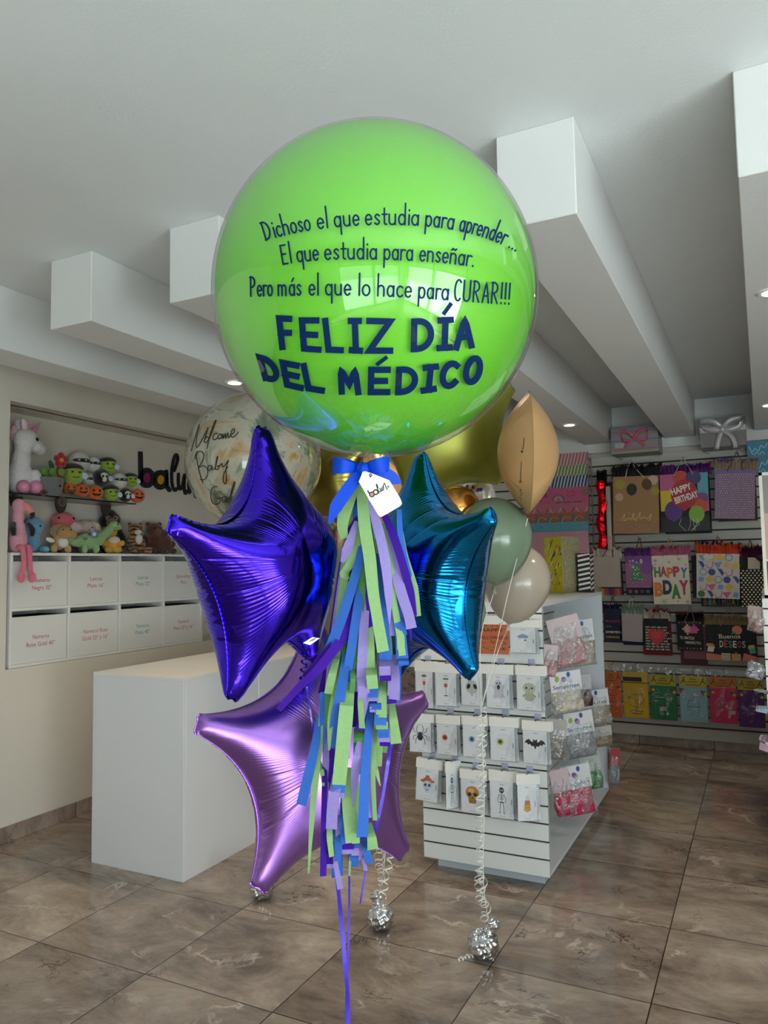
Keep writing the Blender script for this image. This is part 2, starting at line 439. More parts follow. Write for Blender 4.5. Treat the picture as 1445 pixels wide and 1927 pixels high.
# beams run from their cut ends back to the rear wall
for i, x0 in enumerate((-3.46, -2.77, -2.083, -1.395, -.708, -.012, .68, 1.37)):
    o = MB().box(x0, x0 + .25, YE, YB, ZB, ZC, .003, seg=1).build('trim_%d' % (i + 1), beam_m, smooth=False); tag(o, kind='structure')
struct('trim_9', MB().box(XL, XR, YB - .10, YB, 2.56, ZC), beam_m)   # head of the rear wall above the slatted panels

# recessed lamps in the beams
ring_m = pbr('white lamp ring', '#f2f0ea', .4, vary=0)
em, ns, L = new_mat('lit lamp'); e_ = N(ns, 'ShaderNodeEmission'); e_.inputs['Color'].default_value = (1, .9, .72, 1); e_.inputs['Strength'].default_value = 14
L.new(e_.outputs[0], N(ns, 'ShaderNodeOutputMaterial').inputs['Surface'])
LAMP_AT = [(-2.66, 3.44, 'round recessed lamp in the beam above the painted welcome balloon'), (-2.66, 5.8, 'round recessed lamp at the far end of the beam behind the green balloon'),
           (-1.27, 3.4, 'round recessed lamp in the beam hidden behind the green balloon'), (-1.285, 5.80, 'round recessed lamp in the beam right of the peach balloon'),
           (.085, 3.33, 'recessed lamp in the right beam, nearer the cut beam end'), (.09, 5.79, 'recessed lamp in the right beam above the silver gift box')]
for x, y, lab in LAMP_AT:
    r = thing('recessed_lamp', lab, 'ceiling lamp', (x, y, ZB), group='recessed lamps in the ceiling beams')
    MB().lathe([(.040, -.001), (.040, -.006), (.052, -.006), (.056, -.001)], 32, (x, y, ZB), caps=False).build('lamp_ring', ring_m, r)
    MB().lathe([(.0405, -.0015), (.030, -.004), (.001, -.005)], 32, (x, y, ZB)).build('lamp_disc', em, r)
    l = bpy.data.lights.new('lamp light', 'SPOT'); l.energy = (40 if x < -2 else 24) if y < 4 else 9; l.color = (1, .84, .62); l.spot_size = rad(125); l.spot_blend = .7; l.shadow_soft_size = .05
    o = bpy.data.objects.new('lamp light', l); COL.objects.link(o); o.location = (x, y, ZB - .02)

# daylight through the street front
def daylight(a, b, side, z0, z1, power, color, tilt):
    l = bpy.data.lights.new('daylight', 'AREA'); l.shape = 'RECTANGLE'; l.size = b - a; l.size_y = z1 - z0; l.energy = power; l.color = color
    o = bpy.data.objects.new('daylight', l); COL.objects.link(o)
    if side: o.location = (XR + .06, (a + b) / 2, (z0 + z1) / 2); o.rotation_euler = (rad(90 + tilt), 0, rad(90))
    else: o.location = ((a + b) / 2, YF - .06, (z0 + z1) / 2); o.rotation_euler = (rad(90 + tilt), 0, 0)
for a, b, side in PANES:
    daylight(a + .07, b - .07, side, .12, 2.0, 66 if side else 22, (.84, .94, 1.0), 10)
w = bpy.data.worlds.new('sky'); SC.world = w; w.use_nodes = True
bg = w.node_tree.nodes['Background']; bg.inputs['Color'].default_value = (.72, .86, 1, 1); bg.inputs['Strength'].default_value = 1.2
sun = bpy.data.lights.new('sun', 'SUN'); sun.energy = 36.0; sun.angle = .01; sun.color = (.90, .97, 1)
so = bpy.data.objects.new('sun', sun); COL.objects.link(so); so.rotation_euler = Vector((-.42, .30, -.85)).to_track_quat('-Z', 'Y').to_euler()

cam = bpy.data.cameras.new('camera'); co = bpy.data.objects.new('camera', cam); COL.objects.link(co)
cam.sensor_fit = 'HORIZONTAL'; cam.sensor_width = 36; cam.lens = 36 * FPX / 1445; cam.clip_start = .02
Mc = Matrix.Identity(4)
for i in range(3):
    Mc[i][0], Mc[i][1], Mc[i][2], Mc[i][3] = R3[i, 0], -R3[i, 1], -R3[i, 2], EYE[i]
co.matrix_world = Mc; SC.camera = co
vs = SC.view_settings; vs.view_transform = 'Standard'; vs.look = 'None'; vs.gamma = 1; vs.use_curve_mapping = False; vs.exposure = 0.28
cy = SC.cycles; cy.max_bounces = 9; cy.diffuse_bounces = 4; cy.glossy_bounces = 4; cy.transparent_max_bounces = 16; cy.caustics_reflective = False; cy.caustics_refractive = False
cy.use_denoising = True; cy.sample_clamp_indirect = 6
# ------------------------------------------------------------------ the big green bubble balloon
GC = np.array([-0.625, 1.230, 2.073]); GR = .300
HN = unit(np.array([-GC[0], -GC[1], 0]))            # level direction from the balloon's axis to the camera side
HX = np.array([-HN[1], HN[0], 0.0]);                # level, to the right as seen from there
if np.dot(HX, R3[:, 0]) < 0: HX = -HX
def sphere_hit(px, py, c, r):
    d = unit(ray(px, py)); o = EYE - c; b = np.dot(o, d); q = b * b - (np.dot(o, o) - r * r)
    return EYE + d * (-b - math.sqrt(max(q, 0)))
grn = thing('bubble_balloon', 'giant bright green bubble balloon with dark blue Spanish lettering, tied with a blue bow', 'balloon', GC + np.array([0, 0, -GR]))
def latex(name, color, rough=.22, tl=.3):
    return pbr(name, color, rough, vary=.03, vscale=4, coat=.35, trans=tl)
def pear(r, neck, tipz, n=30):
    """profile of a balloon hanging over its knot: sphere that runs into a short neck"""
    pr = []
    for i in range(n + 1):
        th = PI * .93 * i / n
        pr.append((max(r * math.sin(th), .0005), r * math.cos(th)))
    pr += [(neck * 1.6, -r * 1.0), (neck, tipz)]
    return pr
clear = film('clear bubble skin', '#fbfffb', .015, .035, .75, blend=.22)
MB().lathe(pear(GR * .978, .012, -GR * .99, 60), 96, GC + np.array([0, 0, GR * .012])).build('inner_balloon', latex('green latex', '#8ae63f', .3, .4), grn)
MB().lathe(pear(GR, .013, -GR - .03, 72), 128, GC).build('clear_bubble', clear, grn)
MB().lathe([(.013, -GR - .02), (.011, -GR - .035), (.014, -GR - .05), (.003, -GR - .052)], 16, GC).build('neck', pbr('pale green latex neck', '#9dcf6a', .4), grn)

# narrow hand-lettered alphabet (x-height 10, ascender 20), one pen stroke per list
def GLY():
    g = {}
    bowl = oval(3.1, 4.9, 3.1, 4.9)
    g['a'] = (7.6, [bowl, [(6.2, 9.8), (6.2, 0)]]); g['d'] = (7.6, [bowl, [(6.2, 20.5), (6.2, 0)]])
    g['q'] = (7.6, [bowl, [(6.2, 9.8), (6.2, -7.5)]]); g['p'] = (7.6, [oval(3.3, 4.9, 3.1, 4.9), [(0.2, 9.8), (0.2, -7.5)]])
    g['o'] = (7.4, [oval(3.2, 4.9, 3.2, 4.9)]); g['c'] = (6.6, [arc(3.2, 4.9, 3.1, 4.9, 48, 318)])
    g['e'] = (7.2, [[(0.2, 4.9), (6, 5.2)] + arc(3.1, 4.9, 3.0, 4.9, 5, 318)])
    g['h'] = (7.6, [[(0, 20.5), (0, 0)], [(0, 5)] + arc(3, 6, 3, 3.8, 170, 0, 10) + [(6, 0)]])
    g['n'] = (7.6, [[(0, 9.8), (0, 0)], [(0, 5)] + arc(3, 6, 3, 3.8, 170, 0, 10) + [(6, 0)]])
    g['ñ'] = (7.6, g['n'][1] + [[(.6, 13), (1.8, 14.3), (3.2, 13.5), (4.4, 13), (5.6, 14.2)]])
    g['m'] = (11.4, [[(0, 9.8), (0, 0)], [(0, 5)] + arc(2.4, 6.2, 2.4, 3.6, 170, 0, 8) + [(4.8, 0)], [(4.8, 5)] + arc(7.2, 6.2, 2.4, 3.6, 170, 0, 8) + [(9.6, 0)]])
    g['i'] = (2.8, [[(.6, 9.6), (.6, 0)], [(.6, 13.6), (.6, 14.3)]]); g['l'] = (2.8, [[(.6, 20.5), (.6, 0)]])
    g['r'] = (5.2, [[(0, 9.8), (0, 0)], [(0, 5.5)] + arc(3, 6.2, 3, 3.6, 170, 55, 8)])
    g['s'] = (6.2, [spline([(4.7, 8.4), (2.6, 9.8), (.6, 7.7), (2.6, 5.1), (4.8, 2.6), (2.6, .1), (.2, 1.5)], 5)])
    g['t'] = (5.4, [[(2, 15.5), (2, 2)] + arc(3.6, 2, 1.6, 1.9, 180, 290, 6), [(0, 9.8), (4.6, 9.8)]])
    g['u'] = (7.6, [[(0, 9.8), (0, 3.6)] + arc(3, 3.6, 3, 3.6, 180, 360, 10) + [(6, 9.8)], [(6, 4), (6, 0)]])
    g['á'] = (7.6, g['a'][1] + [[(3.2, 13), (5.4, 16)]])
    g['D'] = (9.2, [[(.4, 17.5), (0, 0)], [(-.8, 17.2), (1.4, 17.6)] + arc(.9, 9, 6.2, 8.6, 80, -80, 14) + [(-.8, .2)]])
    g['E'] = (8, [[(6, 18), (.2, 18), (0, 0), (6.2, 0)], [(0, 9.4), (5, 9.4)]])
    g['P'] = (8, [[(.2, 18), (0, 0)], [(-.8, 17.6), (.8, 18)] + arc(1.2, 13, 4.9, 4.8, 80, -90, 12) + [(0, 8.2)]])
    g['C'] = (8.2, [arc(4, 9.6, 4, 9.8, 50, 310, 18)]); g['U'] = (9.2, [[(0, 19.4), (0, 5)] + arc(3.6, 5, 3.6, 5, 180, 360, 12) + [(7.2, 19.4)]])
    g['R'] = (8.4, [[(.2, 19.4), (0, 0)], [(-.8, 19), (.8, 19.4)] + arc(1.2, 14.3, 4.8, 5, 80, -90, 12) + [(0, 9.2)], [(2, 9.2), (6.4, 0)]])
    g['A'] = (8.6, [[(0, 0), (3.6, 19.6), (7.2, 0)], [(1.2, 6.2), (6, 6.2)]])
    g['!'] = (3.6, [[(.6, 19.6), (.6, 5)], [(.6, .2), (.6, .9)]]); g['.'] = (4.2, [[(.8, .1), (.8, .8)]])
    return g
G = GLY()
def hand(word, sp=1.0):
    x = 0; out = []
    for ch in word:
        adv, st = G[ch]; out += [[(p[0] * .80 + x, p[1]) for p in s] for s in st]; x += adv * sp
    xs = [p[0] for s in out for p in s]
    return out, min(xs), max(xs)
navy = pbr('dark blue vinyl', '#08244f', .6, vary=0, spec=.1)
def curve(pts):
    xs = np.array([p[0] for p in pts]); ys = np.array([p[1] for p in pts]); c = np.polyfit(xs - xs.mean(), ys, 4 if len(pts) > 5 else len(pts) - 1); m = xs.mean()
    d = np.polyder(c)
    return lambda x: (np.polyval(c, x - m), np.polyval(d, x - m))
letters = MB()
def write(words, base, k):
    """words: (text, x0, x1) set along a base line; k = height of one unit"""
    for wd, x0, x1 in words:
        st, a, b = hand(wd); sx = (x1 - x0 - 1.7 * k) / (b - a)
        for s in st:
            s2 = []
            dens = []
            for i, p in enumerate(s):
                if i and len(s) < 6:
                    q = s[i - 1]; dens += [(q[0] + (p[0] - q[0]) * t / 6, q[1] + (p[1] - q[1]) * t / 6) for t in range(1, 7)]
                else: dens.append(p)
            for p in dens:
                x = x0 + .85 * k + (p[0] - a) * sx; y, sl = base(x); n = np.array([sl, -1.0]) / math.hypot(sl, 1)
                s2.append(np.array([x, y]) + n * p[1] * k * .97)
            v, f = ribbon2(s2, 1.62 * k, True)
            letters.add([sphere_hit(q[0], q[1], GC, GR + .0006) for q in v], f)
write([('Dichoso', 498, 586), ('el', 597, 618), ('que', 628.5, 677.5), ('estudia', 686.5, 788), ('para', 799, 853), ('aprender', 862.5, 950), ('...', 956, 971)],
      curve([(498, 452.5), (540, 441.5), (585, 433), (650, 424.5), (737, 421.5), (800, 426), (852, 432), (905, 444), (950, 460), (970, 474)]), 2.02)
write([('El', 531, 550), ('que', 558.5, 601), ('estudia', 610, 709.5), ('para', 721, 777), ('enseñar.', 788, 891)],
      curve([(531, 497.5), (575, 491), (660, 487.5), (750, 488.5), (830, 494), (890, 501.5)]), 2.02)
write([('Pero', 469, 514), ('más', 522, 567.5), ('el', 580, 600), ('que', 611, 661), ('lo', 674, 697), ('hace', 709, 775), ('para', 786, 844), ('CURAR!!!', 853, 959)],
      curve([(469, 557.5), (545, 555.5), (640, 555.5), (740, 558), (815, 561.5), (880, 567.5), (958, 572.5)]), 2.08)
BOLD = {'F': [[(0, 0), (0, 1), (1, 1)], [(0, .5), (.82, .5)]], 'E': [[(1, 0), (0, 0), (0, 1), (1, 1)], [(0, .5), (.85, .5)]], 'L': [[(0, 1), (0, 0), (1, 0)]],
        'I': [[(0, 1), (1, 1)], [(0, 0), (1, 0)], [(.5, 0), (.5, 1)]], 'Z': [[(0, 1), (1, 1), (0, 0), (1, 0)]],
        'D': [[(0, 0), (0, 1)] + arc(.25, .5, .75, .5, 90, -90, 14) + [(0, 0), (0, .1)]], 'A': [[(0, 0), (.5, 1), (1, 0)], [(.2, .34), (.8, .34)]],
        'M': [[(0, 0), (.06, 1), (.5, .34), (.94, 1), (1, 0)]], 'C': [arc(.55, .5, .55, .5, 48, 312, 16)], 'O': [oval(.5, .5, .5, .5)]}
BOLD['Í'] = BOLD['I'] + [[(.42, 1.3), (.85, 1.52)]]; BOLD['É'] = BOLD['E'] + [[(.45, 1.3), (.8, 1.5)]]
def bold(ch, x0, x1, ytl, ytr, ybl, ybr, w=12.0, sl=0.0):
    h = w / 2
    for s in BOLD[ch]:
        d = []
        for i, p in enumerate(s):
            if i and len(s) < 8:
                q = s[i - 1]; d += [(q[0] + (p[0] - q[0]) * t / 5, q[1] + (p[1] - q[1]) * t / 5) for t in range(1, 6)]
            else: d.append(p)
        q2 = []
        for u, v in d:
            yt = ytl + h + (ytr - ytl) * u; yb = ybl - h + (ybr - ybl) * u
            q2.append((x0 + h + (x1 - x0 - w) * u + sl * (v - .5), yb + (yt - yb) * v))
        # square pen ends
        a, b = np.array(q2[0]), np.array(q2[1]); e0 = a - unit(b - a) * h
        a2, b2 = np.array(q2[-1]), np.array(q2[-2]); e1 = a2 - unit(b2 - a2) * h
        if np.linalg.norm(a - a2) > 1: q2 = [tuple(e0)] + q2 + [tuple(e1)]
        v, f = ribbon2(q2, w * .62 if s[0][1] > 1.2 else w, False)
        letters.add([sphere_hit(q[0], q[1], GC, GR + .0006) for q in v], f)
for a, sl in [(('F', 522, 553, 593, 594, 659, 659), -6), (('E', 564, 603, 597, 597, 662, 664), -4), (('L', 609, 644, 598, 598, 664, 665), -6), (('I', 655, 682, 598, 598, 665, 666), -2), (('Z', 689, 740, 598, 599, 666, 666), 0),
          (('D', 773, 817, 599, 597, 663, 661), 1), (('Í', 822, 853, 597, 596, 661, 660), 2), (('A', 854, 894, 595, 592, 660, 656), 2),
          (('D', 488, 525, 667, 674, 717, 724), -11), (('E', 530, 568, 677, 682, 730, 736), -8), (('L', 570, 607, 683, 686, 737, 741), -9), (('M', 635, 678, 689, 690, 743, 744), -4), (('É', 692, 735, 690, 690, 744, 744), 1),
          (('D', 744, 787, 690, 688, 744, 742), 2), (('I', 793, 824, 686, 684, 741, 738), 4), (('C', 827, 866, 681, 676, 735, 730), 4), (('O', 871, 909, 672, 665, 728, 722), 5)]:
    bold(*a, sl=sl)
letters.build('lettering', navy, grn, smooth=False, normals=False)

# ------------------------------------------------------------------ foil star balloons
def star_outline(tips, halfw, valley, per=120):
    """closed outline of a blown-up star: blunt tips, hollow edges; valley = radius of the hollows"""
    out = []; tag_ = []
    n = len(tips)
    for i in range(n):
        T = np.array(tips[i]); U = np.array(tips[(i + 1) % n]); d, e = unit(T), unit(U)
        pd, pe = np.array([-d[1], d[0]]), np.array([-e[1], e[0]])
        # blunt tip with two small ears
        for a in (-1, -.6, -.25, 0, .25, .6, 1):
            out.append(T + pd * a * halfw + d * (.006 * (abs(a) - .9) if abs(a) < .95 else -.006)); tag_.append(0.0)
        A = T + pd * halfw - d * .012; B = U - pe * halfw - e * .012
        V = unit(d + e) * (valley if np.isscalar(valley) else valley[i]); C = 2 * V - .5 * (A + B)
        for k in range(1, per):
            t = k / per; out.append((1 - t) ** 2 * A + 2 * t * (1 - t) * C + t * t * B); tag_.append(math.sin(PI * t))
    return np.array(out), np.array(tag_)
def height_field(poly, n=150):
    """soap-film height over the outline, as of two foils welded at the rim and blown up"""
    lo, hi = poly.min(0) - .01, poly.max(0) + .01
    gx = np.linspace(lo[0], hi[0], n); gy = np.linspace(lo[1], hi[1], n); X, Y = np.meshgrid(gx, gy)
    ins = np.zeros_like(X, bool); p = poly
    for i in range(len(p)):
        x1, y1 = p[i - 1]; x2, y2 = p[i]
        c = (y1 > Y) != (y2 > Y)
        if y2 != y1: ins ^= c & (X < (x2 - x1) * (Y - y1) / (y2 - y1) + x1)
    f = np.zeros_like(X); h2 = (gx[1] - gx[0]) * (gy[1] - gy[0])
    for _ in range(2600):
        g = np.zeros_like(f); g[1:-1, 1:-1] = .25 * (f[:-2, 1:-1] + f[2:, 1:-1] + f[1:-1, :-2] + f[1:-1, 2:] + h2); f = np.where(ins, g, 0)
    f /= f.max()
    def sample(P):
        u = (P[:, 0] - lo[0]) / (hi[0] - lo[0]) * (n - 1); v = (P[:, 1] - lo[1]) / (hi[1] - lo[1]) * (n - 1)
        i = np.clip(u.astype(int), 0, n - 2); j = np.clip(v.astype(int), 0, n - 2); a, b = u - i, v - j
        return f[j, i] * (1 - a) * (1 - b) + f[j, i + 1] * a * (1 - b) + f[j + 1, i] * (1 - a) * b + f[j + 1, i + 1] * a * b
    return sample
def foil_shape(outline, wr, thick, rings=40, crease=.0016, nfine=46, folds=3, seed=1):
    """the front and back foil as one closed mesh, with fine creases running in from the welded rim"""
    H = height_field(outline); n = len(outline); rg = np.random.default_rng(seed)
    s = np.concatenate([[0], np.cumsum(np.linalg.norm(np.diff(outline, axis=0), axis=1))]); tot = s[-1] + np.linalg.norm(outline[0] - outline[-1])
    L5 = tot / 5; ph = rg.uniform(0, 6.28, 8)
    fine = np.sin(2 * PI * nfine * s / L5 + 1.3 * np.sin(2 * PI * 3 * s / L5 + ph[0])) * (.75 + .25 * np.sin(2 * PI * 5.3 * s / L5 + ph[1]))
    fold = np.zeros(n)
    for e in range(5):
        for _ in range(folds):
            c = (e + rg.uniform(.3, .8)) * L5; w = .0035; fold -= np.exp(-((s - c) / w) ** 2) * rg.uniform(.6, 1.2)
    reach = .55 + .35 * np.sin(2 * PI * s / L5 * 2 + ph[2]) * .5
    v = []; V2 = []; idx = []
    ts = [1 - (1 - (k / rings)) ** 1.9 for k in range(1, rings + 1)]
    P = np.concatenate([outline * t for t in ts]); phi = np.clip(H(P), 0, 1).reshape(rings, n)
    h = thick * np.sqrt(phi); h[-1] = .0004
    for k, t in enumerate(ts):
        r = np.linalg.norm(outline, axis=1); d = (1 - t) * r
        fall = np.exp(-d / (.050 * (.5 + wr))) * np.minimum(1, d / .004) * wr
        fall2 = np.exp(-d / .05) * np.minimum(1, d / .003)
        q = min(1.0, max(0.0, (t - .34) / .3)); q = q * q * (3 - 2 * q)
        h[k] += q * (crease * fine * fall + crease * 2.2 * fold * fall2)
        h[k] = np.maximum(h[k], .0003)
    def side(sg):
        vv = [(0, 0, sg * thick)] + [(P[k * n + j][0], P[k * n + j][1], sg * h[k, j]) for k in range(rings) for j in range(n)]
        ff = [(0, 1 + j, 1 + (j + 1) % n) for j in range(n)]
        for k in range(rings - 1):
            a = 1 + k * n
            ff += [(a + j, a + n + j, a + n + (j + 1) % n, a + (j + 1) % n) for j in range(n)]
        return vv, (ff if sg > 0 else [q[::-1] for q in ff])
    return side(1), side(-1)
def star(name, label, pos, M, tips, mat, seam_mat, thick=.1, halfw=.02, valley=.17, group=None, per=120, rings=40, crease=.0016, seed=1, nfine=46, wr=1.0, neck=None):
    r = thing(name, label, 'balloon', pos, group=group)
    MM = np.array(M); f3 = lambda P: np.array(P) @ MM.T + np.array(pos)
    out, wt = star_outline(tips, halfw, valley, per)
    (v0, f0), (v1, f1) = foil_shape(out, wt * wr, thick, rings, crease, nfine, seed=seed)
    MB().add(f3(v0), f0).build('front_foil', mat, r, angle=0, normals=False)
    MB().add(f3(v1), f1).build('back_foil', mat, r, angle=0, normals=False)
    # welded rim
    n = len(out); c = out + np.stack([unit(o) for o in out]) * .0035; m = MB(); v = []
    for i in range(n):
        w = .0007 * math.sin(i * 1.9)
        v += [(*out[i] * .996, .0005), (*c[i], .0004 + w), (*c[i], -.0004 + w), (*out[i] * .996, -.0005)]
    f = [(4 * i + k, 4 * ((i + 1) % n) + k, 4 * ((i + 1) % n) + (k + 1) % 4, 4 * i + (k + 1) % 4) for i in range(n) for k in range(4)]
    m.add(f3(v), f).build('welded_seam', seam_mat, r, angle=0)
    if neck is not None:
        T = np.array(tips[neck]); d = unit(T); pd = np.array([-d[1], d[0]])
        q = [T * .97, T + d * .03 + pd * .003, T + d * .055 - pd * .004]
        MB().strip([f3([(*a, 0)])[0] for a in q], [.022, .012, .022], MM @ np.array([*pd, 0.4]), .0012).build('filling_neck', seam_mat, r)
    return r
def regular(R, k=(1,) * 5):
    return [(R * k[i] * math.cos(rad(90 + 72 * i)), R * k[i] * math.sin(rad(90 + 72 * i))) for i in range(5)]
purple_f = foil('deep purple foil', '#4326d8', .11); lilac_f = foil('lilac foil', '#a878d4', .28, .03); teal_f = foil('teal blue foil', '#1a7cb8', .14)
star('foil_star_balloon', 'deep purple metallic foil star balloon left of the paper tassel', (-0.853, 1.196, 1.579),
     [[0.0833, -0.0248, 0.9963], [0.9932, -0.0797, -0.0851], [0.0815, 0.9965, 0.018]],
     [(.019, .266), (-.236, .088), (-.118, -.233), (.125, -.20), (.24, .075)], purple_f, purple_f, .115, .017, (.118, .145, .150, .150, .150), 'foil stars of the green balloon bouquet', seed=3, neck=3, crease=.0021, nfine=40)
star('foil_star_balloon', 'lilac foil star balloon low behind the paper tassel', (-0.843, 1.391, 1.182),
     [[0.5263, -0.1659, 0.8339], [0.8502, 0.1184, -0.513], [-0.0136, 0.979, 0.2034]],
     regular(.2862), lilac_f, lilac_f, .106, .020, .174, 'foil stars of the green balloon bouquet', seed=5, crease=.0011)
star('foil_star_balloon', 'teal blue metallic foil star balloon right of the paper tassel', (-0.656, 1.513, 1.555),
     [[0.8122, -0.0661, -0.5796], [-0.5727, 0.099, -0.8138], [0.1112, 0.9929, 0.0425]],
     regular(.27), teal_f, teal_f, .105, .018, .158, 'foil stars of the green balloon bouquet', seed=8, neck=2)
# ------------------------------------------------------------------ tissue paper tassel garland, bow, tag and streamers
TP = GC + HN * .0                                # axis of the tassel: straight below the green balloon
def tp(px, py, lift):
    """a point of the hanging tassel, lift metres in front of its axis plane"""
    return onp(px, py, TP + HN * lift, HN)
PAPER = {'G': '#a2c98a', 'B': '#4378d2', 'L': '#ab9adc', 'P': '#4a20a8', 'D': '#62a05a'}  # D repeats the green paper, darker, with shade painted into its colour
def paper(c): return pbr('tissue paper ' + c, PAPER[c], .8, vary=.10, vscale=160, bump=.05, bscale=300, trans=.35, spec=.15)
tas = thing('tassel_garland', 'long tassel garland of green, blue and purple paper strips under the green balloon', 'tassel', TP + np.array([0, 0, -.5]))
M2P = 1.0 / FPX
def paper_strip(c, pts, w, lift, twist=0.0, ends=None):
    """pts: spots of the centre line, w: width in picture units (a number or list), lift: metres before the axis"""
    P2 = spline(pts, 6) if len(pts) > 2 else [np.array(pts[0]) + (np.array(pts[1], float) - np.array(pts[0])) * k / 8 for k in range(9)]
    n = len(P2); l0, l1 = lift if isinstance(lift, (tuple, list)) else (min(.012, lift), lift)
    P3 = []; W = []; D = []
    ww = w if isinstance(w, (list, tuple)) else [w, w]
    for i, p in enumerate(P2):
        t = i / (n - 1); l = l0 + (l1 - l0) * min(1, t * 2.2) + .004 * math.sin(t * 5 + lift_seed(pts))
        q = tp(p[0], p[1], l); P3.append(q); k = depth(q) * M2P
        W.append(float(np.interp(t, np.linspace(0, 1, len(ww)), ww)) * k)
        a = twist * math.sin(t * 4 + lift_seed(pts)) + .25 * math.sin(lift_seed(pts) * 7)
        D.append(HX * math.cos(a) + HN * math.sin(a))
    return MB().strip(P3, W, D, .0005).build('paper_strip', paper(c), tas, smooth=True, angle=30)
def lift_seed(pts): return (pts[0][0] * .37 + pts[-1][1] * .11) % 6.28
def z7(x, y): return (560 + x / 3.6125, 820 + y / 3.6125)
def z8(x, y): return (540 + x / 4.0156, 1240 + y / 4.0156)
K0 = (684, 893)
def S7(c, pts, w, lift, **k): paper_strip(c, [z7(*p) for p in pts], [x / 3.6125 for x in w] if isinstance(w, (list, tuple)) else w / 3.6125, lift, **k)
def S8(c, pts, w, lift, **k): paper_strip(c, [z8(*p) for p in pts], [x / 4.0156 for x in w] if isinstance(w, (list, tuple)) else w / 4.0156, lift, **k)
# hidden core strips give the tassel its body
rg = np.random.default_rng(11); cs = 'PBGLDPBGPL'
for i in range(26):
    x1 = 622 + (i * 37 % 26) / 26 * 112; yb = 1330 + rg.uniform(0, 170) - abs(x1 - 668) * 1.0
    lf = -.03 + .03 * rg.random()
    paper_strip(cs[i % 10], [(676 + rg.uniform(-9, 9), 905), (668 + (x1 - 668) * .55 + 4, 1060), (x1, 1240), (x1 - 8 + rg.uniform(-6, 6), yb)], [12, 17, 20, 20], (-.004, lf), twist=.25)
# the left outer loops
S7('G', [(395, 340), (340, 470), (305, 600), (318, 700)], [60, 85, 80, 50], .020)
S7('P', [(420, 560), (365, 640), (345, 690), (370, 730)], [60, 60, 50, 40], .010)
S7('G', [(430, 590), (410, 720), (350, 880), (310, 940), (345, 975)], [50, 60, 60, 50, 30], .014)
S7('L', [(400, 580), (365, 690), (335, 780), (303, 860)], [30, 55, 70, 30], .026)
S7('D', [(440, 760), (400, 960), (330, 1180), (250, 1420)], [50, 60, 60, 50], .022)
S7('B', [(450, 640), (410, 880), (320, 1180), (218, 1455)], [30, 62, 72, 76], .034)
S7('P', [(440, 900), (400, 1090), (330, 1330), (200, 1480), (60, 1650)], [30, 60, 76, 80, 74], .030)
paper_strip('P', [(640, 1208), (600, 1258), (566, 1290), (524, 1336)], [19, 19, 15, 12], (.034, .05))
# centre top
S7('P', [(470, 620), (480, 900), (495, 1240), (505, 1436)], 50, .022)
S7('D', [(455, 700), (440, 1000), (400, 1400), (340, 1734)], 55, .026)
S7('B', [(440, 900), (410, 1150), (360, 1480), (320, 1734)], [40, 60, 62, 60], .030)
S7('L', [(465, 950), (455, 1200), (440, 1500), (425, 1740)], [36, 62, 66, 66], .034)
S7('B', [(545, 800), (570, 1080), (590, 1320), (598, 1525)], [44, 62, 66, 84], .028)
S7('G', [(480, 1180), (490, 1400), (500, 1700)], 62, .030)
S7('L', [(490, 440), (545, 620), (595, 850), (618, 1080), (624, 1275)], [52, 68, 72, 56, 8], .046)
S7('G', [(432, 330), (455, 600), (490, 830), (512, 1050), (535, 1200), (582, 1468)], [70, 84, 86, 80, 76, 82], .056)
S7('G', [(575, 590), (625, 850), (650, 1100), (690, 1330), (712, 1495)], [34, 44, 42, 48, 50], .036)
S7('L', [(560, 700), (610, 900), (640, 1120), (640, 1360)], [40, 56, 40, 70], .030)
S7('L', [(600, 640), (650, 850), (700, 1050), (752, 1210), (775, 1310)], [36, 64, 74, 70, 72], .044)
S7('P', [(590, 540), (645, 660), (710, 860), (765, 1060), (800, 1225)], [46, 56, 56, 56, 24], .040)
S7('B', [(690, 500), (700, 680), (745, 900), (822, 1130)], [34, 40, 40, 14], .034)
S7('G', [(695, 590), (735, 820), (790, 1030), (822, 1226)], [20, 34, 56, 36], .028)
S7('P', [(735, 1170), (760, 1280), (772, 1392)], [26, 26, 10], .036)
S7('B', [(660, 1000), (690, 1250), (715, 1560)], [34, 70, 88], .026)
S7('B', [(665, 1180), (690, 1270), (708, 1358)], [60, 72, 76], .032)
S7('G', [(690, 1230), (700, 1370), (702, 1490)], [40, 54, 56], .030)
# lower left
S8('G', [(375, 0), (340, 130), (312, 264)], [50, 64, 66], .046)
S8('D', [(320, 200), (310, 350), (300, 520)], [60, 50, 30], .028)
S8('B', [(270, 250), (270, 480), (280, 640)], [40, 50, 20], .024)
S8('G', [(405, 60), (365, 250), (330, 470), (318, 690)], [30, 56, 50, 16], .050)
S8('B', [(450, -40), (415, 200), (375, 430), (330, 672)], [60, 78, 86, 60], .056)
S8('P', [(400, 380), (360, 700), (330, 1000)], 60, .034)
S8('G', [(478, 60), (455, 300), (440, 480), (392, 952)], [70, 104, 112, 104], .064)
S8('D', [(490, 40), (500, 150), (490, 260)], 40, .045)
S8('B', [(440, 600), (410, 800), (388, 1010)], [70, 86, 98], .060)
S8('L', [(420, 800), (385, 1045)], [60, 96], .058)
S8('L', [(400, 760), (370, 950), (345, 1120), (335, 1286)], [60, 84, 86, 84], .066)
S8('L', [(300, 480), (295, 700), (295, 900), (300, 1080)], [40, 50, 50, 30], .030)
S8('P', [(290, 560), (285, 850), (280, 1200), (273, 1642)], [30, 40, 46, 48], .036)
S8('B', [(240, 430), (215, 640), (165, 860), (108, 1104)], [36, 66, 76, 80], .040)
S8('G', [(262, 340), (245, 660), (215, 900), (185, 1260), (163, 1620)], [30, 44, 56, 38, 12], .044)
